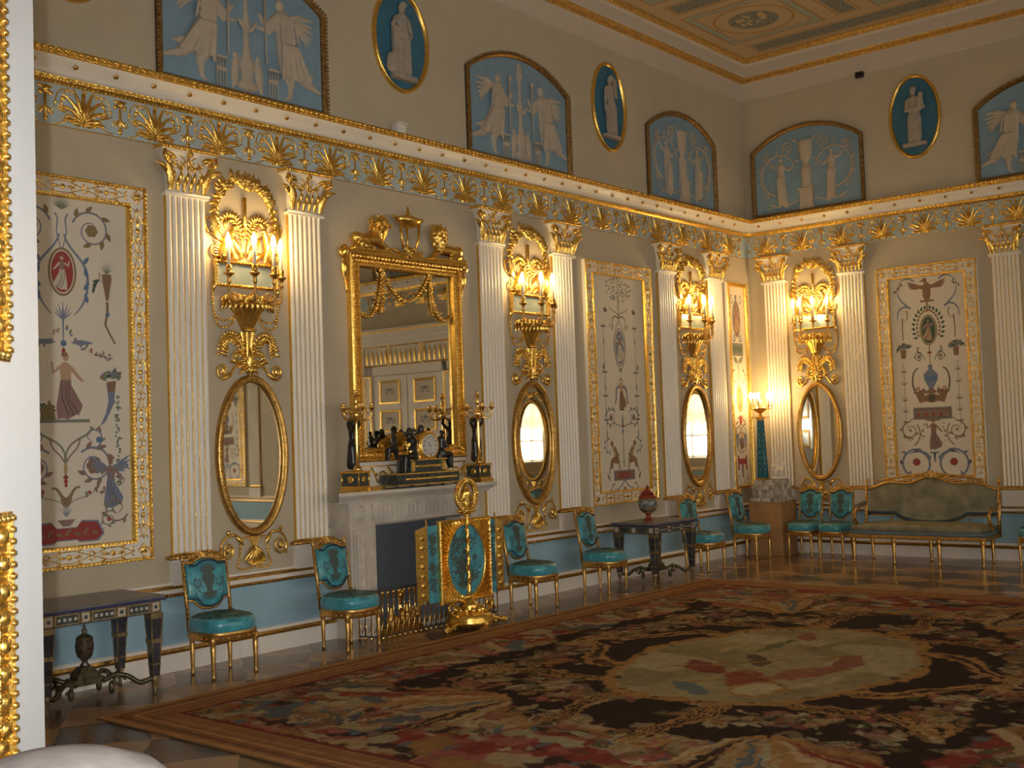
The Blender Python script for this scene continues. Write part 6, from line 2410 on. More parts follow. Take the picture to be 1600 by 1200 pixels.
# ------------------------------------------------------------------ fender and andiron
root = thing('hearth_fender', 'low brass gallery fender of thin uprights around the hearth', 'fender', (FC, 0, 0))
path = [(-.84, -.31), (-.80, -.50), (.80, -.50), (.84, -.31)]
FZ = .435
g = G()
for a, b in zip(path[:-1], path[1:]):
    g.tube([(*a, FZ), (*b, FZ)], .009, 6)
    g.tube([(*a, .035), (*b, .035)], .006, 6)
obj('rails', g, ASH, root)
g = G()
for a, b in zip(path[:-1], path[1:]):
    L = math.hypot(b[0] - a[0], b[1] - a[1])
    n = max(2, int(round(L / .066)))
    for k in range(n + (1 if b == path[-1] else 0)):
        t = k / n
        x, y = a[0] + (b[0] - a[0]) * t, a[1] + (b[1] - a[1]) * t
        g.tube([(x, y, .02), (x, y, FZ)], .0055, 5)
        g.ell((x, y, .018), (.013, .013, .018), 6, 5)
        g.lathe([(.006, FZ - .08), (.014, FZ - .03), (.016, FZ - .012), (.006, FZ - .01)], 6, (x, y, 0))
        g.ell((x, y, .30), (.009, .009, .012), 6, 4)
        ux, uy = (b[0] - a[0]) / L, (b[1] - a[1]) / L
        if k < n:
            P = [(x + ux * L / n * u, y + uy * L / n * u, .17 - .10 * sin(pi * u)) for u in np.linspace(0, 1, 9)]
            g.tube(P, .0035, 4)
obj('uprights', g, BRASS, root)

root = thing('andiron', 'ornate gilt andiron with ball finial behind the fender', 'andiron', (-7.5, -.36, 0))
g = G()
g.box(-.20, .24, -.05, .05, .0, .05)
g.box(-.17, .21, -.04, .04, .05, .085)
rr = random.Random(2)
b = G()
for k in range(9):
    x = -.15 + .042 * k
    b.ell((x, 0, .13 + .03 * sin(k * 1.9)), (.035, .03, .05), 8, 6)
    b.cap((x, 0, .08), (x, 0, .14), .02, .028)
b.cap((.07, 0, .12), (.08, 0, .25), .03, .018)
b.cap((-.13, 0, .12), (-.12, 0, .24), .035, .02)
b.cap((.16, 0, .12), (.15, 0, .22), .03, .018)
g.merge(fuse(b, .011))
for k in range(12):
    g.rosette((rr.uniform(-.16, .2), rr.uniform(.10, .2)), .028, .032, 6, .02)
obj('scrolled_body', g, OLDGOLD, root)
g = G()
g.lathe([(.03, .20), (.018, .24), (.012, .27), (.02, .285), (.012, .30), (.04, .33), (.04, .36), (.02, .385), (.008, .40), (.0, .41)], 14, (.0, 0, 0))
obj('ball_finial', g, BRASS, root)
# ------------------------------------------------------------------ chairs
def leg_turned(x, y, h, r, splay=0.0):
    return G().lathe([(r * .55, 0), (r * .7, .02), (r * .5, .035), (r * .62, .05), (r * .95, h - .075), (r * .8, h - .065), (r * 1.15, h - .05), (r * 1.15, h - .01), (r * 1.0, h)], 10, (x, y, 0), lobes=5, la=.06)


def seat_outline(w, d0, d1, n=28):
    """rounded front, nearly straight back"""
    P = []
    for k in range(n):
        a = 2 * pi * k / n
        c, s = cos(a), sin(a)
        x = w * np.sign(c) * abs(c) ** .62
        y = (d1 if s > 0 else d0) * np.sign(s) * abs(s) ** (.5 if s > 0 else .8)
        P.append((x, y))
    return P


def cushion(g, P, z0, z1, m=0, dome=.02, mtop=None):
    c = np.mean(P, axis=0)
    n = len(P)
    V, rings = [], [(.97, z0), (1.0, z0 + .01), (1.015, (z0 + z1) / 2), (.99, z1 - .018), (.93, z1 - .004), (.75, z1 + dome * .5), (.4, z1 + dome * .9)]
    for s, z in rings:
        V += [(c[0] + (p[0] - c[0]) * s, c[1] + (p[1] - c[1]) * s, z) for p in P]
    V.append((c[0], c[1], z1 + dome))
    F = [(i * n + j, i * n + (j + 1) % n, (i + 1) * n + (j + 1) % n, (i + 1) * n + j) for i in range(len(rings) - 1) for j in range(n)]
    k = (len(rings) - 1) * n
    top = F[4 * n:] + [(k + j, k + (j + 1) % n, len(V) - 1) for j in range(n)]
    F = F[:4 * n] + [tuple(range(n - 1, -1, -1))]
    g.add(V, F, m, True)
    g.M += [m if mtop is None else mtop] * len(top)
    g.S += [True] * len(top)
    g.F += [[i + g.n - len(V) for i in f] for f in top]
    return g


TILT = .16


def lean(V, z0=.40, y0=.17):
    """lean the back away from the sitter"""
    V = V.copy()
    V[:, 1] += np.maximum(0, V[:, 2] - z0) * TILT + y0
    return V


def back_outline(w, z0, z1):
    """shield with a hollow-shouldered top and a lobed lower edge"""
    R = [(0, z1), (w * .25, z1 - .003), (w * .42, z1 - .014), (w * .56, z1 - .032), (w * .75, z1 - .036), (w * .95, z1 - .030), (w, z1 - .04), (w, z0 + .10), (w * .96, z0 + .075), (w * .78, z0 + .072), (w * .66, z0 + .062), (w * .55, z0 + .035), (w * .36, z0 + .010), (0, z0)]
    L = [(-a, b) for a, b in R[1:-1]]
    return R[::-1] + L[0:]        # from bottom centre up the right side to the top, then down the left


def chair_parts(root):
    sh = .335
    w, d0, d1 = .225, .235, .20
    P = seat_outline(w, d0, d1)
    g = cushion(G(), P, sh + .01, sh + .118, 0, .026, 2)
    pt = Paint(step=.0)
    rr = random.Random(5)
    # woven figures on the top and the front of the cushion
    c = np.mean(P, axis=0)
    for k in range(90):
        a, r = rr.uniform(0, 6.28), rr.random() ** .5 * .72
        q = np.array(P[int(a / 6.29 * len(P))]) * r
        z = sh + .118 + .026 * (1 - r * r * 1.25) + .003
        L, W, b = rr.uniform(.03, .09), rr.uniform(.006, .014), rr.uniform(0, 6.28)
        t = np.linspace(0, 1, 5)
        hh = W * np.sin(pi * t)
        pts = [(q[0] + cos(b) * L * u - sin(b) * v, q[1] + sin(b) * L * u + cos(b) * v, z) for u, v in zip(t, hh)] + [(q[0] + cos(b) * L * u + sin(b) * v, q[1] + sin(b) * L * u - cos(b) * v, z) for u, v in list(zip(t, hh))[::-1][1:-1]]
        g.add(pts, [tuple(range(len(pts)))], 1)
    obj('seat', g, [SATIN, MOTIF, BROCADE], root)
    g = G()
    P2 = seat_outline(w + .004, d0 + .004, d1 + .004)
    V = []
    for s, z in ((.96, sh - .055), (1.0, sh - .045), (.985, sh - .02), (1.01, sh - .008), (1.02, sh + .004), (1.0, sh + .016)):
        V += [(x * s, y * s, z) for x, y in P2]
    n = len(P2)
    g.add(V, [(i * n + j, i * n + (j + 1) % n, (i + 1) * n + (j + 1) % n, (i + 1) * n + j) for i in range(5) for j in range(n)] + [tuple(range(n - 1, -1, -1))], 0, True)
    for k in range(n):
        g.ell((P2[k][0] * 1.0, P2[k][1] * 1.0, sh - .03), (.011, .011, .009), 6, 4)
    obj('seat_frame', g, GOLD_CH, root)
    for x, y in ((-.185, -.165), (.185, -.165), (-.165, .165), (.165, .165)):
        obj('leg', leg_turned(x, y, sh - .02, .022), GOLD_CH, root)
    # back: padded shield held between two fluted stiles
    bw, b0, b1 = .178, .50, .872
    O = back_outline(bw, b0, b1)
    n = len(O)
    cx, cz = 0, (b0 + b1) / 2
    V, F = [], []
    for s, y in ((1.0, .0), (.985, -.016), (.93, -.026), (.7, -.034), (.35, -.038)):
        V += [(x * s, y, cz + (z - cz) * s) for x, z in O]
    V += [(0, -.039, cz)]
    F = [(i * n + j, i * n + (j + 1) % n, (i + 1) * n + (j + 1) % n, (i + 1) * n + j) for i in range(4) for j in range(n)]
    F += [(4 * n + j, 4 * n + (j + 1) % n, 5 * n) for j in range(n)]
    V += [(x, .02, z) for x, z in O]
    k = 5 * n + 1
    F += [(j, k + j, k + (j + 1) % n, (j + 1) % n) for j in range(n)] + [tuple(range(k, k + n))]
    g = G().add(np.array(V), F, 0, True)
    pt = Paint(lambda x, z: .036, .0003)
    vase_motif(pt, 0, .705, .55)
    for q in (-1, 1):
        pt.stroke([(q * (.08 + .05 * u), .56 + .1 * u * u) for u in np.linspace(0, 1, 8)], .007, .003, 1)
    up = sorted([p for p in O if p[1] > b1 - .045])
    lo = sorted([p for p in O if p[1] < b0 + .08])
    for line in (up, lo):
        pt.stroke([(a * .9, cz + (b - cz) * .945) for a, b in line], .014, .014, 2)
    vv = []
    g.merge(pt.g, lambda V: V + (0, -.003, 0))
    g.V = [lean(v) for v in g.V]
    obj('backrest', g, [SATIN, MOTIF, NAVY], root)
    g = G()
    for q in (-1, 1):
        g.tube([(q * (bw + .011), .0, .33), (q * (bw + .011), .0, .60), (q * (bw + .011), 0, b1 - .02)], [.014, .016, .013], 8)
        for zz in np.arange(.45, b1 - .02, .035):
            g.ell((q * (bw + .011), -.012, zz), (.010, .007, .014), 6, 4)
        g.ell((q * (bw + .011), 0, b1 + .012), (.018, .018, .03), 8, 6)
        g.leaf((q * (bw + .011), b1 + .01), pi / 2 + q * .1, .05, .016, .0, 0, .02)
    top = [p for p in O if p[1] > .8]
    top = sorted(top)
    g.tube([(x * 1.06, -.004, z + .012) for x, z in top], .014, 7)
    bot = sorted([p for p in O if p[1] < .585])
    g.tube([(x * 1.03, -.004, z - .010) for x, z in bot], .012, 7)
    g.ext(O, .018, .024)
    obj('back_frame', moved_lean(g), GOLD_CH, root)
    g = G()
    for q in (-1, 1):
        for k in range(5):
            g.leaf((q * (.012 + .026 * k), b1 + .022 - .007 * k), pi / 2 - q * (.45 + .16 * k), .06, .016, .004, -q * .5, .022, n=6)
        g.vine(np.array(bez((.02, b1 + .02), (.06, b1 + .05), (.10, b1 + .0), (.15, b1 + .0), 10)) * (q, 1), .012, .007, .004)
    g.rosette((0, b1 + .03), .034, .004, 6, .03)
    g.rosette((-.04, b1 + .022), .022, .008, 5, .02)
    g.rosette((.04, b1 + .022), .022, .008, 5, .02)
    obj('carved_crest', moved_lean(g), OLDGOLD, root)


def moved_lean(g):
    g.V = [lean(v) for v in g.V]
    return g


GOLD_CH = mat('chair_gilding', (.62, .38, .12), .38, .9, var=.25, vscale=30, bump=.15)
CHAIRS = [(-9.50, -.455, -4, .97, 'gilt turquoise chair under the nearest oval mirror, nearest of all the chairs'),
          (-8.24, -.505, 0, .95, 'gilt chair with turquoise satin seat just left of the marble fireplace'),
          (-5.77, -.51, 2, .94, 'gilt chair with turquoise satin seat just right of the fire screen'),
          (-4.49, -.485, 3, .95, 'gilt chair with turquoise satin seat left of the far side table'),
          (-2.31, -.46, -2, 1.0, 'gilt chair with turquoise satin seat partly hidden behind the far side table'),
          (-1.00, -.41, 0, 1.0, 'gilt chair with turquoise satin seat in front of the wooden box in the corner')]
proto = None
for x, y, a, s, lab in CHAIRS:
    if proto is None:
        proto = thing('gilt_chair', lab, 'chair', (x, y, 0), radians(a), 'turquoise chairs along the walls')
        chair_parts(proto)
        first = proto
    else:
        dup(first, (x, y, 0), radians(a), lab, s)
for y, lab in ((.92, 'gilt turquoise chair on the right wall, beside the wooden box in the corner'), (1.36, 'gilt turquoise chair on the right wall, next to the left arm of the sofa'), (3.88, 'gilt turquoise chair cut by the right edge of the photo, right of the sofa')):
    dup(first, (-.45, -y, 0), -pi / 2, lab, .86)

# ------------------------------------------------------------------ sofa
root = thing('gilt_sofa', 'long gilt sofa in worn grey-green damask against the right wall', 'sofa', (-.62, -2.60, 0), -pi / 2)
W = .835
g = G()
P = [(-W + .02, -.34), (W - .02, -.34), (W - .02, .22), (-W + .02, .22)]
PP = []
for k in range(4):
    a, b = np.array(P[k]), np.array(P[(k + 1) % 4])
    PP += [tuple(a + (b - a) * t) for t in (np.linspace(.02, .98, 12))]
cushion(g, PP, .405, .48, 0, .03)
obj('seat_cushion', g, OLIVE, root)
g = G().box(-W, W, -.33, .22, .36, .41)
obj('seat_band', g, mat('faded_blue_band', (.13, .19, .23), .6, var=.2, vscale=9), root, 0, .015)
g = G()
g.box(-W - .01, W + .01, -.35, .24, .315, .36)
g.beads([(-W, .338), (W, .338)], .05, (.02, .012, .008), .352, closed=False)
obj('seat_frame', g, GOLD_CH, root, 0, .006)
for x in (-W + .04, -W / 3, W / 3, W - .04):
    obj('leg', leg_turned(x, -.30, .325, .026), GOLD_CH, root)
for x in (-W + .08, 0, W - .08):
    obj('leg', leg_turned(x, .19, .325, .024), GOLD_CH, root)
# serpentine back
n = 41
xs = np.linspace(-W + .03, W - .03, n)
topz = .93 + .10 * np.cos(xs / W * pi / 2) ** 2 + .028 * np.cos(xs / W * pi * 3.0) - .02
botz = .60 - .11 * np.clip(1 - (np.abs(xs) / (W * .52)) ** 2, 0, 1) ** .6
rows_ = 9
V = []
for sgn in (-1, 1):
    for r in range(rows_):
        t = r / (rows_ - 1)
        z = botz + (topz - botz) * t
        bul = .028 * (sin(pi * (.06 + .88 * t)) ** .5) * np.clip((1 - (np.abs(xs) / (W - .03)) ** 8), .1, 1)
        V.append(np.stack([xs, sgn * bul if sgn < 0 else np.full(n, .015), z], 1))
V = np.concatenate(V)
F = []
for k in range(2):
    o = k * rows_ * n
    F += [(o + r * n + j, o + r * n + j + 1, o + (r + 1) * n + j + 1, o + (r + 1) * n + j) for r in range(rows_ - 1) for j in range(n - 1)]
o = rows_ * n
for r in range(rows_ - 1):
    for j in (0, n - 1):
        F.append((r * n + j, o + r * n + j, o + (r + 1) * n + j, (r + 1) * n + j))
for j in range(n - 1):
    F.append((j, j + 1, o + j + 1, o + j))
    a = (rows_ - 1) * n
    F.append((a + j, a + j + 1, o + a + j + 1, o + a + j))
g = G().add(V, F, 0, True)
g.V = [lean(v, .42, .20) for v in g.V]
obj('backrest', g, OLIVE, root)
g = G()
g.tube(np.stack([xs, np.full(n, -.01), botz - .004], 1), .022, 7)
g.V = [lean(v, .42, .20) for v in g.V]
obj('back_piping', g, mat('dark_blue_piping', (.02, .05, .08), .5), root)
g = G()
g.tube(np.stack([xs, np.full(n, -.004), topz + .014], 1), .018, 7)
g.tube(np.stack([xs[3:-3], np.full(n - 6, 0), .985 + .10 * np.cos(xs[3:-3] / W * pi / 2) ** 1.5], 1), .014, 7)
g.tube(np.stack([xs, np.full(n, 0), botz - .03], 1), .013, 7)
for q in (-1, 1):
    g.tube([(q * W, 0, .33), (q * W, 0, .62), (q * W, 0, .98)], [.024, .024, .018], 8)
    for zz in np.arange(.48, .97, .045):
        g.ell((q * W, -.018, zz), (.016, .010, .018), 6, 4)
    g.ell((q * W, 0, 1.0), (.025, .025, .03), 8, 6)
    for k in range(5):
        g.leaf((q * (.02 + .07 * k), 1.05 - .012 * k), pi / 2 - q * (.7 + .18 * k), .11, .022, .004, -q * .4, .025)
    g.tube([(q * .5, 0, .36), (q * .5, 0, .54)], .012, 6)
g.rosette((0, 1.075), .06, .0, 7, .04)
g.rosette((-.05, 1.06), .035, .01, 6, .03)
g.rosette((.05, 1.06), .035, .01, 6, .03)
g.V = [lean(v, .42, .20) for v in g.V]
obj('back_frame', g, GOLD_CH, root)
for q in (-1, 1):
    g = G()
    P = bez((.24, .72), (.05, .70), (-.10, .66), (-.14, .60), 12)
    g.tube([(q * (W - .0), y, z) for y, z in P], .017, 7)
    P = bez((-.14, .60), (-.18, .52), (-.06, .50), (-.06, .40), 10)
    g.tube([(q * (W - .0), y, z) for y, z in P], [.02] * 10, 7)
    g.ell((q * W, -.15, .60), (.024, .028, .028), 8, 6)
    obj('arm', g, GOLD_CH, root)
    g = G().cap((q * W, .16, .725), (q * W, -.02, .70), .026, .024)
    obj('arm_pad', g, OLIVE, root)


# ------------------------------------------------------------------ side tables
def table_parts(root, w, d, h):
    g = G()
    g.box(-w / 2, w / 2, -d / 2, d / 2, h - .022, h, 0)
    g.box(-w / 2 - .004, w / 2 + .004, -d / 2 - .004, d / 2 + .004, h - .036, h - .022, 1)
    obj('table_top', g, [TABLETOP, COBALT], root, 0, .003)
    a, b = w / 2 - .025, d / 2 - .025
    g = G()
    g.box(-a, a, -b, b, h - .125, h - .036, 0)

    def plaque(cx, wd, face, kind):
        z0, z1 = h - .118, h - .044
        m = 1 if kind else 2
        for (o, q, dd, mm) in ((0, 0, .006, 1), (.012, .010, .009, 2 if not kind else 3)):
            x0, x1, y0, y1 = cx - wd / 2 + o, cx + wd / 2 - o, z0 + q, z1 - q
            if face == 'f':
                g.box(x0, x1, -b - dd, -b, y0, y1, mm)
            elif face == 'k':
                g.box(x0, x1, b, b + dd, y0, y1, mm)
            elif face == 'l':
                g.box(-a - dd, -a, x0, x1, y0, y1, mm)
            else:
                g.box(a, a + dd, x0, x1, y0, y1, mm)
        if kind:
            if face == 'f':
                g.rosette((cx, (z0 + z1) / 2), .016, b + .009, 5, .004, 2)
        else:
            for k in range(4):
                x = cx - wd / 2 + .03 + k * (wd - .06) / 3
                if face == 'f':
                    g.rosette((x, (z0 + z1) / 2), .013, b + .009, 4, .004, 3)
    for f_, L in (('f', 2 * a), ('k', 2 * a), ('l', 2 * b), ('r', 2 * b)):
        n = 7 if L > .7 else 5
        ws = [.08 if k % 2 == 0 else (L - .08 * ((n + 1) // 2)) / (n // 2) for k in range(n)]
        x = -L / 2
        for k in range(n):
            plaque(x + ws[k] / 2, ws[k] - .008, f_, k % 2 == 0)
            x += ws[k]
    obj('apron', g, [TFRAME, TRIMG, DGREEN, CHINA], root)
    for sx in (-1, 1):
        for sy in (-1, 1):
            x, y = sx * (a - .035), sy * (b - .035)
            g = G()
            g.frustum(x, y, .13, h - .125, .022, .022, .043, .043, 0)
            g.frustum(x, y, h - .165, h - .125, .046, .046, .048, .048, 1)
            for (e, f_) in ((1, 0), (-1, 0), (0, 1), (0, -1)):      # gilt framing down each arris
                pass
            for ex in (-1, 1):
                for ey in (-1, 1):
                    g.tube([(x + ex * .022, y + ey * .022, .13), (x + ex * .043, y + ey * .043, h - .16)], .005, 5, 1)
            g.frustum(x, y, h * .52, h * .52 + .03, .041, .041, .042, .042, 1)
            g.frustum(x, y, h * .30, h * .30 + .012, .031, .031, .032, .032, 1)
            g.lathe([(.010, 0), (.016, .01), (.012, .03), (.022, .10), (.030, .115), (.022, .125), (.028, .135)], 10, (x, y, 0), 1, lobes=5, la=.08)
            obj('leg', g, [TFRAME, TRIMG], root)
    g = G()
    for sx in (-1, 1):
        for sy in (-1, 1):
            x, y = sx * (a - .04), sy * (b - .04)
            P = np.array([(x, y, .12), (x * .8, y * .8, .09), (x * .62, y * .62, .15), (x * .45, y * .45, .17), (x * .25, y * .25, .13)])
            tt = np.linspace(0, 4, 20)
            g.tube(np.stack([np.interp(tt, range(5), P[:, k]) for k in range(3)], 1), .018, 7)
            for t in np.linspace(0, 4.6, 14):
                g.ell((x * .5 + .04 * cos(t) * sx, y * .5, .13 + .03 * sin(t)), .014, 6, 4)
            g.ell((x * .38, y * .38, .08), (.022, .022, .05), 7, 5)
    g.box(-.11, .11, -.07, .07, .12, .165)
    g.box(-.08, .08, -.06, .06, .165, .20)
    g.frustum(0, 0, .20, .24, .07, .055, .04, .04)
    obj('stretcher', g, DGREEN_G, root)


DGREEN_G = mat('bronze_green_stretcher', (.085, .07, .035), .35, .35, var=.6, vscale=22)
t1 = thing('side_table', 'nearest dark side table with porcelain plaques, beside the white door leaf', 'table', (-10.60, -.375, 0), radians(-2), 'dark side tables with plaques')
table_parts(t1, .92, .60, .705)
dup(t1, (-3.46, -.49, 0), 0, 'far dark side table with plaques carrying the red vase')
root = thing('covered_urn', 'dark covered urn standing low on the stretcher of the nearest side table', 'urn', (-10.60, -.375, .24))
g = G()
g.lathe([(.03, 0), (.035, .01), (.018, .03), (.022, .045), (.05, .07), (.062, .11), (.064, .15), (.058, .185), (.06, .19), (.0, .191)], 16, m=0)
obj('body', g, mat('mottled_brown_stone', (.07, .045, .03), .22, var=.6, vscale=40), root)
g = G().lathe([(.06, .19), (.055, .205), (.025, .225), (.012, .23), (.018, .245), (.016, .26), (.006, .268), (.012, .28), (.0, .295)], 14)
obj('lid', g, DGREEN_G, root)
root = thing('red_vase', 'red covered porcelain vase with a landscape band on the far side table', 'vase', (-3.60, -.50, .705))
g = G()
g.lathe([(.055, 0), (.058, .012), (.04, .03), (.025, .06), (.03, .08), (.055, .10)], 20, m=0)
g.lathe([(.055, .10), (.09, .125), (.105, .16)], 20, m=1)
g.lathe([(.105, .16), (.112, .20), (.11, .26)], 20, m=2)
g.lathe([(.11, .26), (.10, .295), (.075, .31), (.07, .315), (0, .316)], 20, m=0)
for z, r in ((.06, .027), (.10, .056), (.16, .107), (.26, .112)):
    g.tube([(r * cos(t), r * sin(t), z) for t in np.linspace(0, 2 * pi, 25)], .004, 5, 3)
obj('body', g, [REDCH, mat('painted_ornament_band', (.13, .11, .08), .2, var=.7, vscale=45), mat('painted_landscape_band', (.20, .22, .22), .2, var=.7, vscale=28), OLDGOLD], root)
g = G().lathe([(.075, .315), (.08, .325), (.06, .345), (.03, .37), (.016, .375), (.022, .39), (.010, .405), (.0, .43)], 16)
obj('lid', g, REDCH, root)

# ------------------------------------------------------------------ corner group
BX, BY = -.375, -.415
root = thing('wooden_pedestal', 'plain light brown wooden box pedestal in the room corner', 'pedestal', (BX, BY, 0), radians(2))
g = G().box(-.24, .24, -.24, .24, .06, .715)
obj('body', g, WOODBOX, root, 0, .004)
g = G().box(-.25, .25, -.25, .25, 0, .06)
obj('plinth_moulding', g, WOODBOX, root, 0, .004)
obj('top_moulding', G().box(-.247, .247, -.247, .247, .712, .73), WOODBOX, root, 0, .004)
root = thing('marble_block_base', 'stepped base of veined grey and white marble blocks on the wooden box', 'base', (BX, BY, .73), radians(2))
rr = random.Random(6)
g = G()
for z, hgt, hw, n in ((0, .05, .225, 6), (.05, .11, .20, 3), (.16, .06, .21, 5), (.22, .075, .18, 3)):
    for face in range(4):
        for k in range(n):
            a0, a1 = -hw + 2 * hw * k / n, -hw + 2 * hw * (k + 1) / n
            if face % 2 == 0:
                y = -hw if face == 0 else hw
                g.box(a0 + .003, a1 - .003, min(y, y * .5), max(y, y * .5), z + .001, z + hgt - .002, (k + face + int(z * 40)) % 2)
            else:
                x = -hw if face == 1 else hw
                g.box(min(x, x * .5), max(x, x * .5), a0 + .003 if k else a0 + .1, a1 - .003 if k < n - 1 else a1 - .1, z + .001, z + hgt - .002, (k + face + int(z * 40)) % 2)
    g.box(-hw * .98, hw * .98, -hw * .98, hw * .98, z, z + hgt, 0)
obj('blocks', g, [BRECCIA, MARBLE], root, 0, .004)
ZT = .73 + .2955
OBX, OBY = BX - .07, BY + .09
root = thing('obelisk_candelabrum', 'tall blue glass obelisk with a bronze lamp and lit globes, in the corner', 'lamp', (OBX, OBY, ZT), radians(-8))
zt_ = .82
g = G().box(-.068, .068, -.068, .068, 0, .025)
obj('foot', g, OLDGOLD, root, 0, .004)
g = G()
g.frustum(0, 0, .025, zt_, .056, .056, .034, .034, 0)
for k in range(8):
    for (ex, ey) in ((0, -1), (-1, 0)):
        z = .14 + .08 * k
        r = .056 - .022 * (z - .025) / (zt_ - .025)
        g.ell((ex * (r), ey * r, z), (.008, .008, .014), 6, 5, 1)
obj('obelisk', g, [OBEL, mat('cut_glass_stud', (.35, .5, .55), .05, .6)], root)
g = G()
g.box(-.04, .04, -.04, .04, zt_, zt_ + .02)
g.box(-.085, .085, -.085, .085, zt_ + .03, zt_ + .045)
g.lathe([(.05, zt_ + .02), (.07, zt_ + .03), (.03, zt_ + .06), (.018, zt_ + .08), (.03, zt_ + .10), (.07, zt_ + .125), (.11, zt_ + .155), (.115, zt_ + .165), (.08, zt_ + .168), (.05, zt_ + .19), (.02, zt_ + .2)], 20)
obj('lamp_bowl', g, OLDGOLD, root)
g = G().lathe([(.02, zt_ + .19), (.03, zt_ + .215), (.036, zt_ + .25), (.022, zt_ + .285), (.008, zt_ + .30), (.0, zt_ + .31)], 12)
obj('egg_finial', g, mat('pale_green_egg', (.28, .42, .38), .25), root)
for a in (170, 210, 262, 318, 352, 60):
    dx, dy = cos(radians(a)), sin(radians(a))
    g = G()
    P = bez((.10, .16), (.14, .14), (.175, .15), (.165, .20), 10)
    g.tube([(r * dx, r * dy, zt_ + z) for r, z in P], .007, 6)
    g.lathe([(.008, zt_ + .19), (.022, zt_ + .20), (.012, zt_ + .21)], 8, (.165 * dx, .165 * dy, 0))
    arm = obj('lamp_arm', g, OLDGOLD, root)
    obj('candle_sleeve', G().lathe([(.012, zt_ + .21), (.012, zt_ + .30), (.006, zt_ + .304)], 8, (.165 * dx, .165 * dy, 0)), CANDLE, arm)
    obj('globe_bulb', G().lathe([(.008, zt_ + .302), (.022, zt_ + .318), (.028, zt_ + .345), (.020, zt_ + .372), (.0, zt_ + .385)], 10, (.165 * dx, .165 * dy, 0)), GLOBE, arm)

# white marble group
b = G()
b.cap((0, 0, .04), (0, .0, .16), .10, .085)
b.cap((-.02, 0, .16), (-.01, 0, .29), .075, .06)
b.ell((-.01, -.01, .375), (.042, .045, .052), 10, 8)
b.cap((-.01, 0, .34), (-.01, 0, .31), .022, .03)
b.cap((-.06, 0, .29), (-.12, -.02, .20), .028, .022)
b.cap((-.12, -.02, .20), (-.06, -.08, .15), .022, .016)
b.cap((.05, 0, .29), (.10, -.02, .19), .028, .024)
b.cap((.10, -.02, .19), (.16, -.04, .22), .022, .016)
b.cap((-.04, -.06, .14), (-.10, -.14, .10), .05, .04)
b.cap((-.10, -.14, .10), (-.10, -.14, .02), .036, .03)
b.cap((.04, -.06, .14), (.05, -.15, .11), .05, .04)
b.cap((.05, -.15, .11), (.05, -.15, .02), .036, .03)
b.ell((-.16, -.04, .17), (.034, .034, .04), 8, 7)
b.cap((-.16, -.04, .12), (-.16, -.04, .05), .045, .05)
b.box(-.20, .17, -.17, .10, 0, .03)
o = obj('marble_statuette', fuse(b, .013), WMARB)
o.location = (BX + .06, BY - .10, ZT + .008)
o.rotation_euler = (0, 0, radians(-60))
o.scale = (.62, .62, .95)
tag(o, 'small white marble seated figure beside the blue obelisk', 'statue')

# ------------------------------------------------------------------ white door leaf at the left edge
EX, EY = -13.668, -5.661
root = thing('door_leaf', 'white panelled door leaf with gilt mouldings filling the left edge of the photo', 'door', (EX, EY, 0), radians(43))
obj('leaf', G().box(-1.25, 0, 0, .07, .01, 4.0), DOORW, root, 0, .006)


def gilt_strip(x0, x1, z0, z1):
    g = G()
    wd = .085
    g.frame(rect(x0, x1, z0, z1), [(0, 0), (0, .014), (-.012, .02), (-.024, .012), (-.07, .012), (-.078, .018), (-.085, .0)])
    P = rect(x0 + .045, x1 - .045, z0 + .045, z1 - .045)
    g.beads(P, .05, (.022, .02, .012), .012, rings=3)
    g.beads(rect(x0 + .012, x1 - .012, z0 + .012, z1 - .012), .022, (.009, .009, .008), .018, rings=3)
    g.beads(rect(x0 + .078, x1 - .078, z0 + .078, z1 - .078), .022, (.009, .007, .007), .014, rings=3)
    return g


LG = -.20
obj('gilt_moulding', gilt_strip(-1.15, LG, 1.165, 1.640), GOLD, root)
obj('gilt_moulding', gilt_strip(-1.15, LG, 1.925, 3.7), GOLD, root)

# pale rounded covered form at the bottom left corner, in the doorway
root = thing('covered_stand', 'pale pinkish-grey rounded fabric-covered form at the bottom left corner of the photo', 'stand', (-14.133, -6.566, 0))
g = G()
g.lathe([(.19, .95), (.205, 1.08), (.202, 1.19), (.188, 1.26), (.162, 1.31), (.122, 1.345), (.072, 1.364), (.03, 1.371), (0, 1.372)], 36)
obj('plush_cover', g, PALE, root)
obj('post', G().lathe([(.20, 0), (.20, .03), (.05, .06), (.04, .97)], 20), OLDGOLD, root)

# security camera, floodlight
root = thing('security_camera', 'small black camera high on the right wall below the cove', 'camera', (-.05, -1.82, 6.40))
g = G().box(-.03, .03, -.055, .055, 0, .075)
obj('housing', g, BLACK, root, 0, .006)
obj('bracket', G().box(.02, .05, -.015, .015, .03, .06), BLACK, root)
root = thing('small_floodlight', 'tiny white lamp housing standing on the cornice above the mirror', 'lamp', (-7.05, -.08, 4.713))
obj('housing', G().box(-.06, .06, -.04, .04, 0, .10), WHITE, root, 0, .01)
obj('hood', G().box(-.065, .065, -.06, .0, .09, .105), WHITE, root)

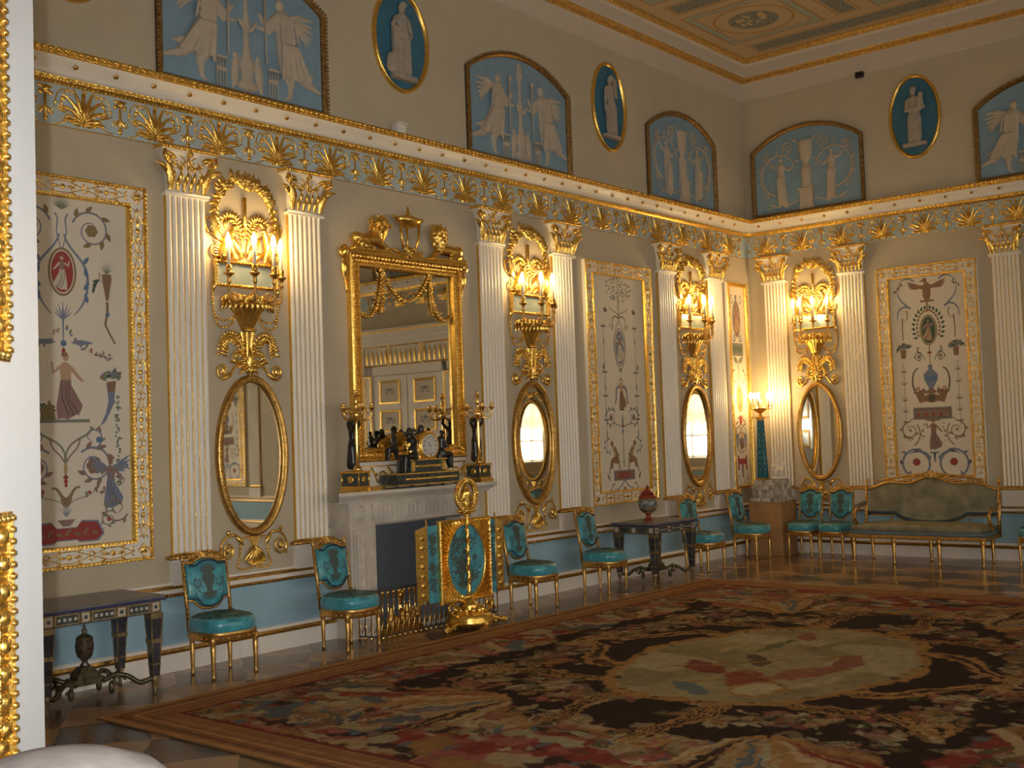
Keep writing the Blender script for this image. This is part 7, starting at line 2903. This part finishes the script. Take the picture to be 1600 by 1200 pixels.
# ------------------------------------------------------------------ double door on the right wall (seen in the mirrors)
g = G()
S0 = 7.0
root = thing('double_door', 'white double door with gilt panels on the right wall, seen only in the mirror', 'door', (0, -S0, 0), -pi / 2)
g.box(-1.15, -.90, -.07, -.001, 0, 3.15)
g.box(.90, 1.15, -.07, -.001, 0, 3.15)
g.box(-1.15, 1.15, -.07, -.001, 2.95, 3.65)
g.box(-1.35, 1.35, -.22, -.001, 3.65, 3.80)
g.box(-1.28, 1.28, -.14, -.001, 3.58, 3.66)
obj('casing', g, WHITE, root)
g = G()
for q in (-1, 1):
    g.frame(rect(min(q * .93, q * 1.12), max(q * .93, q * 1.12), .1, 2.95), [(0, .07), (-.01, .085), (-.03, .08), (-.04, .07)])
g.frame(rect(-1.1, -.45, 3.12, 3.5), [(0, .07), (-.01, .085), (-.03, .07)])
g.frame(rect(-.4, .4, 3.12, 3.5), [(0, .07), (-.01, .085), (-.03, .07)])
g.frame(rect(.45, 1.1, 3.12, 3.5), [(0, .07), (-.01, .085), (-.03, .07)])
for x in np.linspace(-1.0, 1.0, 17):
    g.leaf((x, 3.16), pi / 2, .28, .04, .075, 0, .02)
g.box(-1.36, 1.36, -.225, -.002, 3.73, 3.76)
obj('gilt_trim', g, GOLD, root)
for q in (-1, 1):
    a, b = min(q * .01, q * .89), max(q * .01, q * .89)
    leaf = obj('leaf', G().box(a, b, -.05, -.002, .01, 2.94), WHITE, root)
    for z0_, z1_ in ((.2, .75), (.9, 1.75), (1.9, 2.3), (2.42, 2.85)):
        g = G()
        x0, x1 = a + .17, b - .17
        g.frame(rect(x0, x1, z0_, z1_), [(.0, .05), (0, .065), (-.03, .07), (-.045, .05)], 0)
        g.box(x0 + .04, x1 - .04, -.054, -.05, z0_ + .04, z1_ - .04, 1)
        for qq in (-1, 1):
            g.vine(np.array(spiral((.08, 0), .06, .02, 1, 1.2, 16)) * (qq, 1) + ((x0 + x1) / 2, (z0_ + z1_) / 2), .008, .005, .055, 2)
        g.rosette(((x0 + x1) / 2, (z0_ + z1_) / 2 + .05), .03, .055, 5, .01, 2)
        obj('gilt_panel', g, [GOLD, PANEL, P_SLATE], leaf)
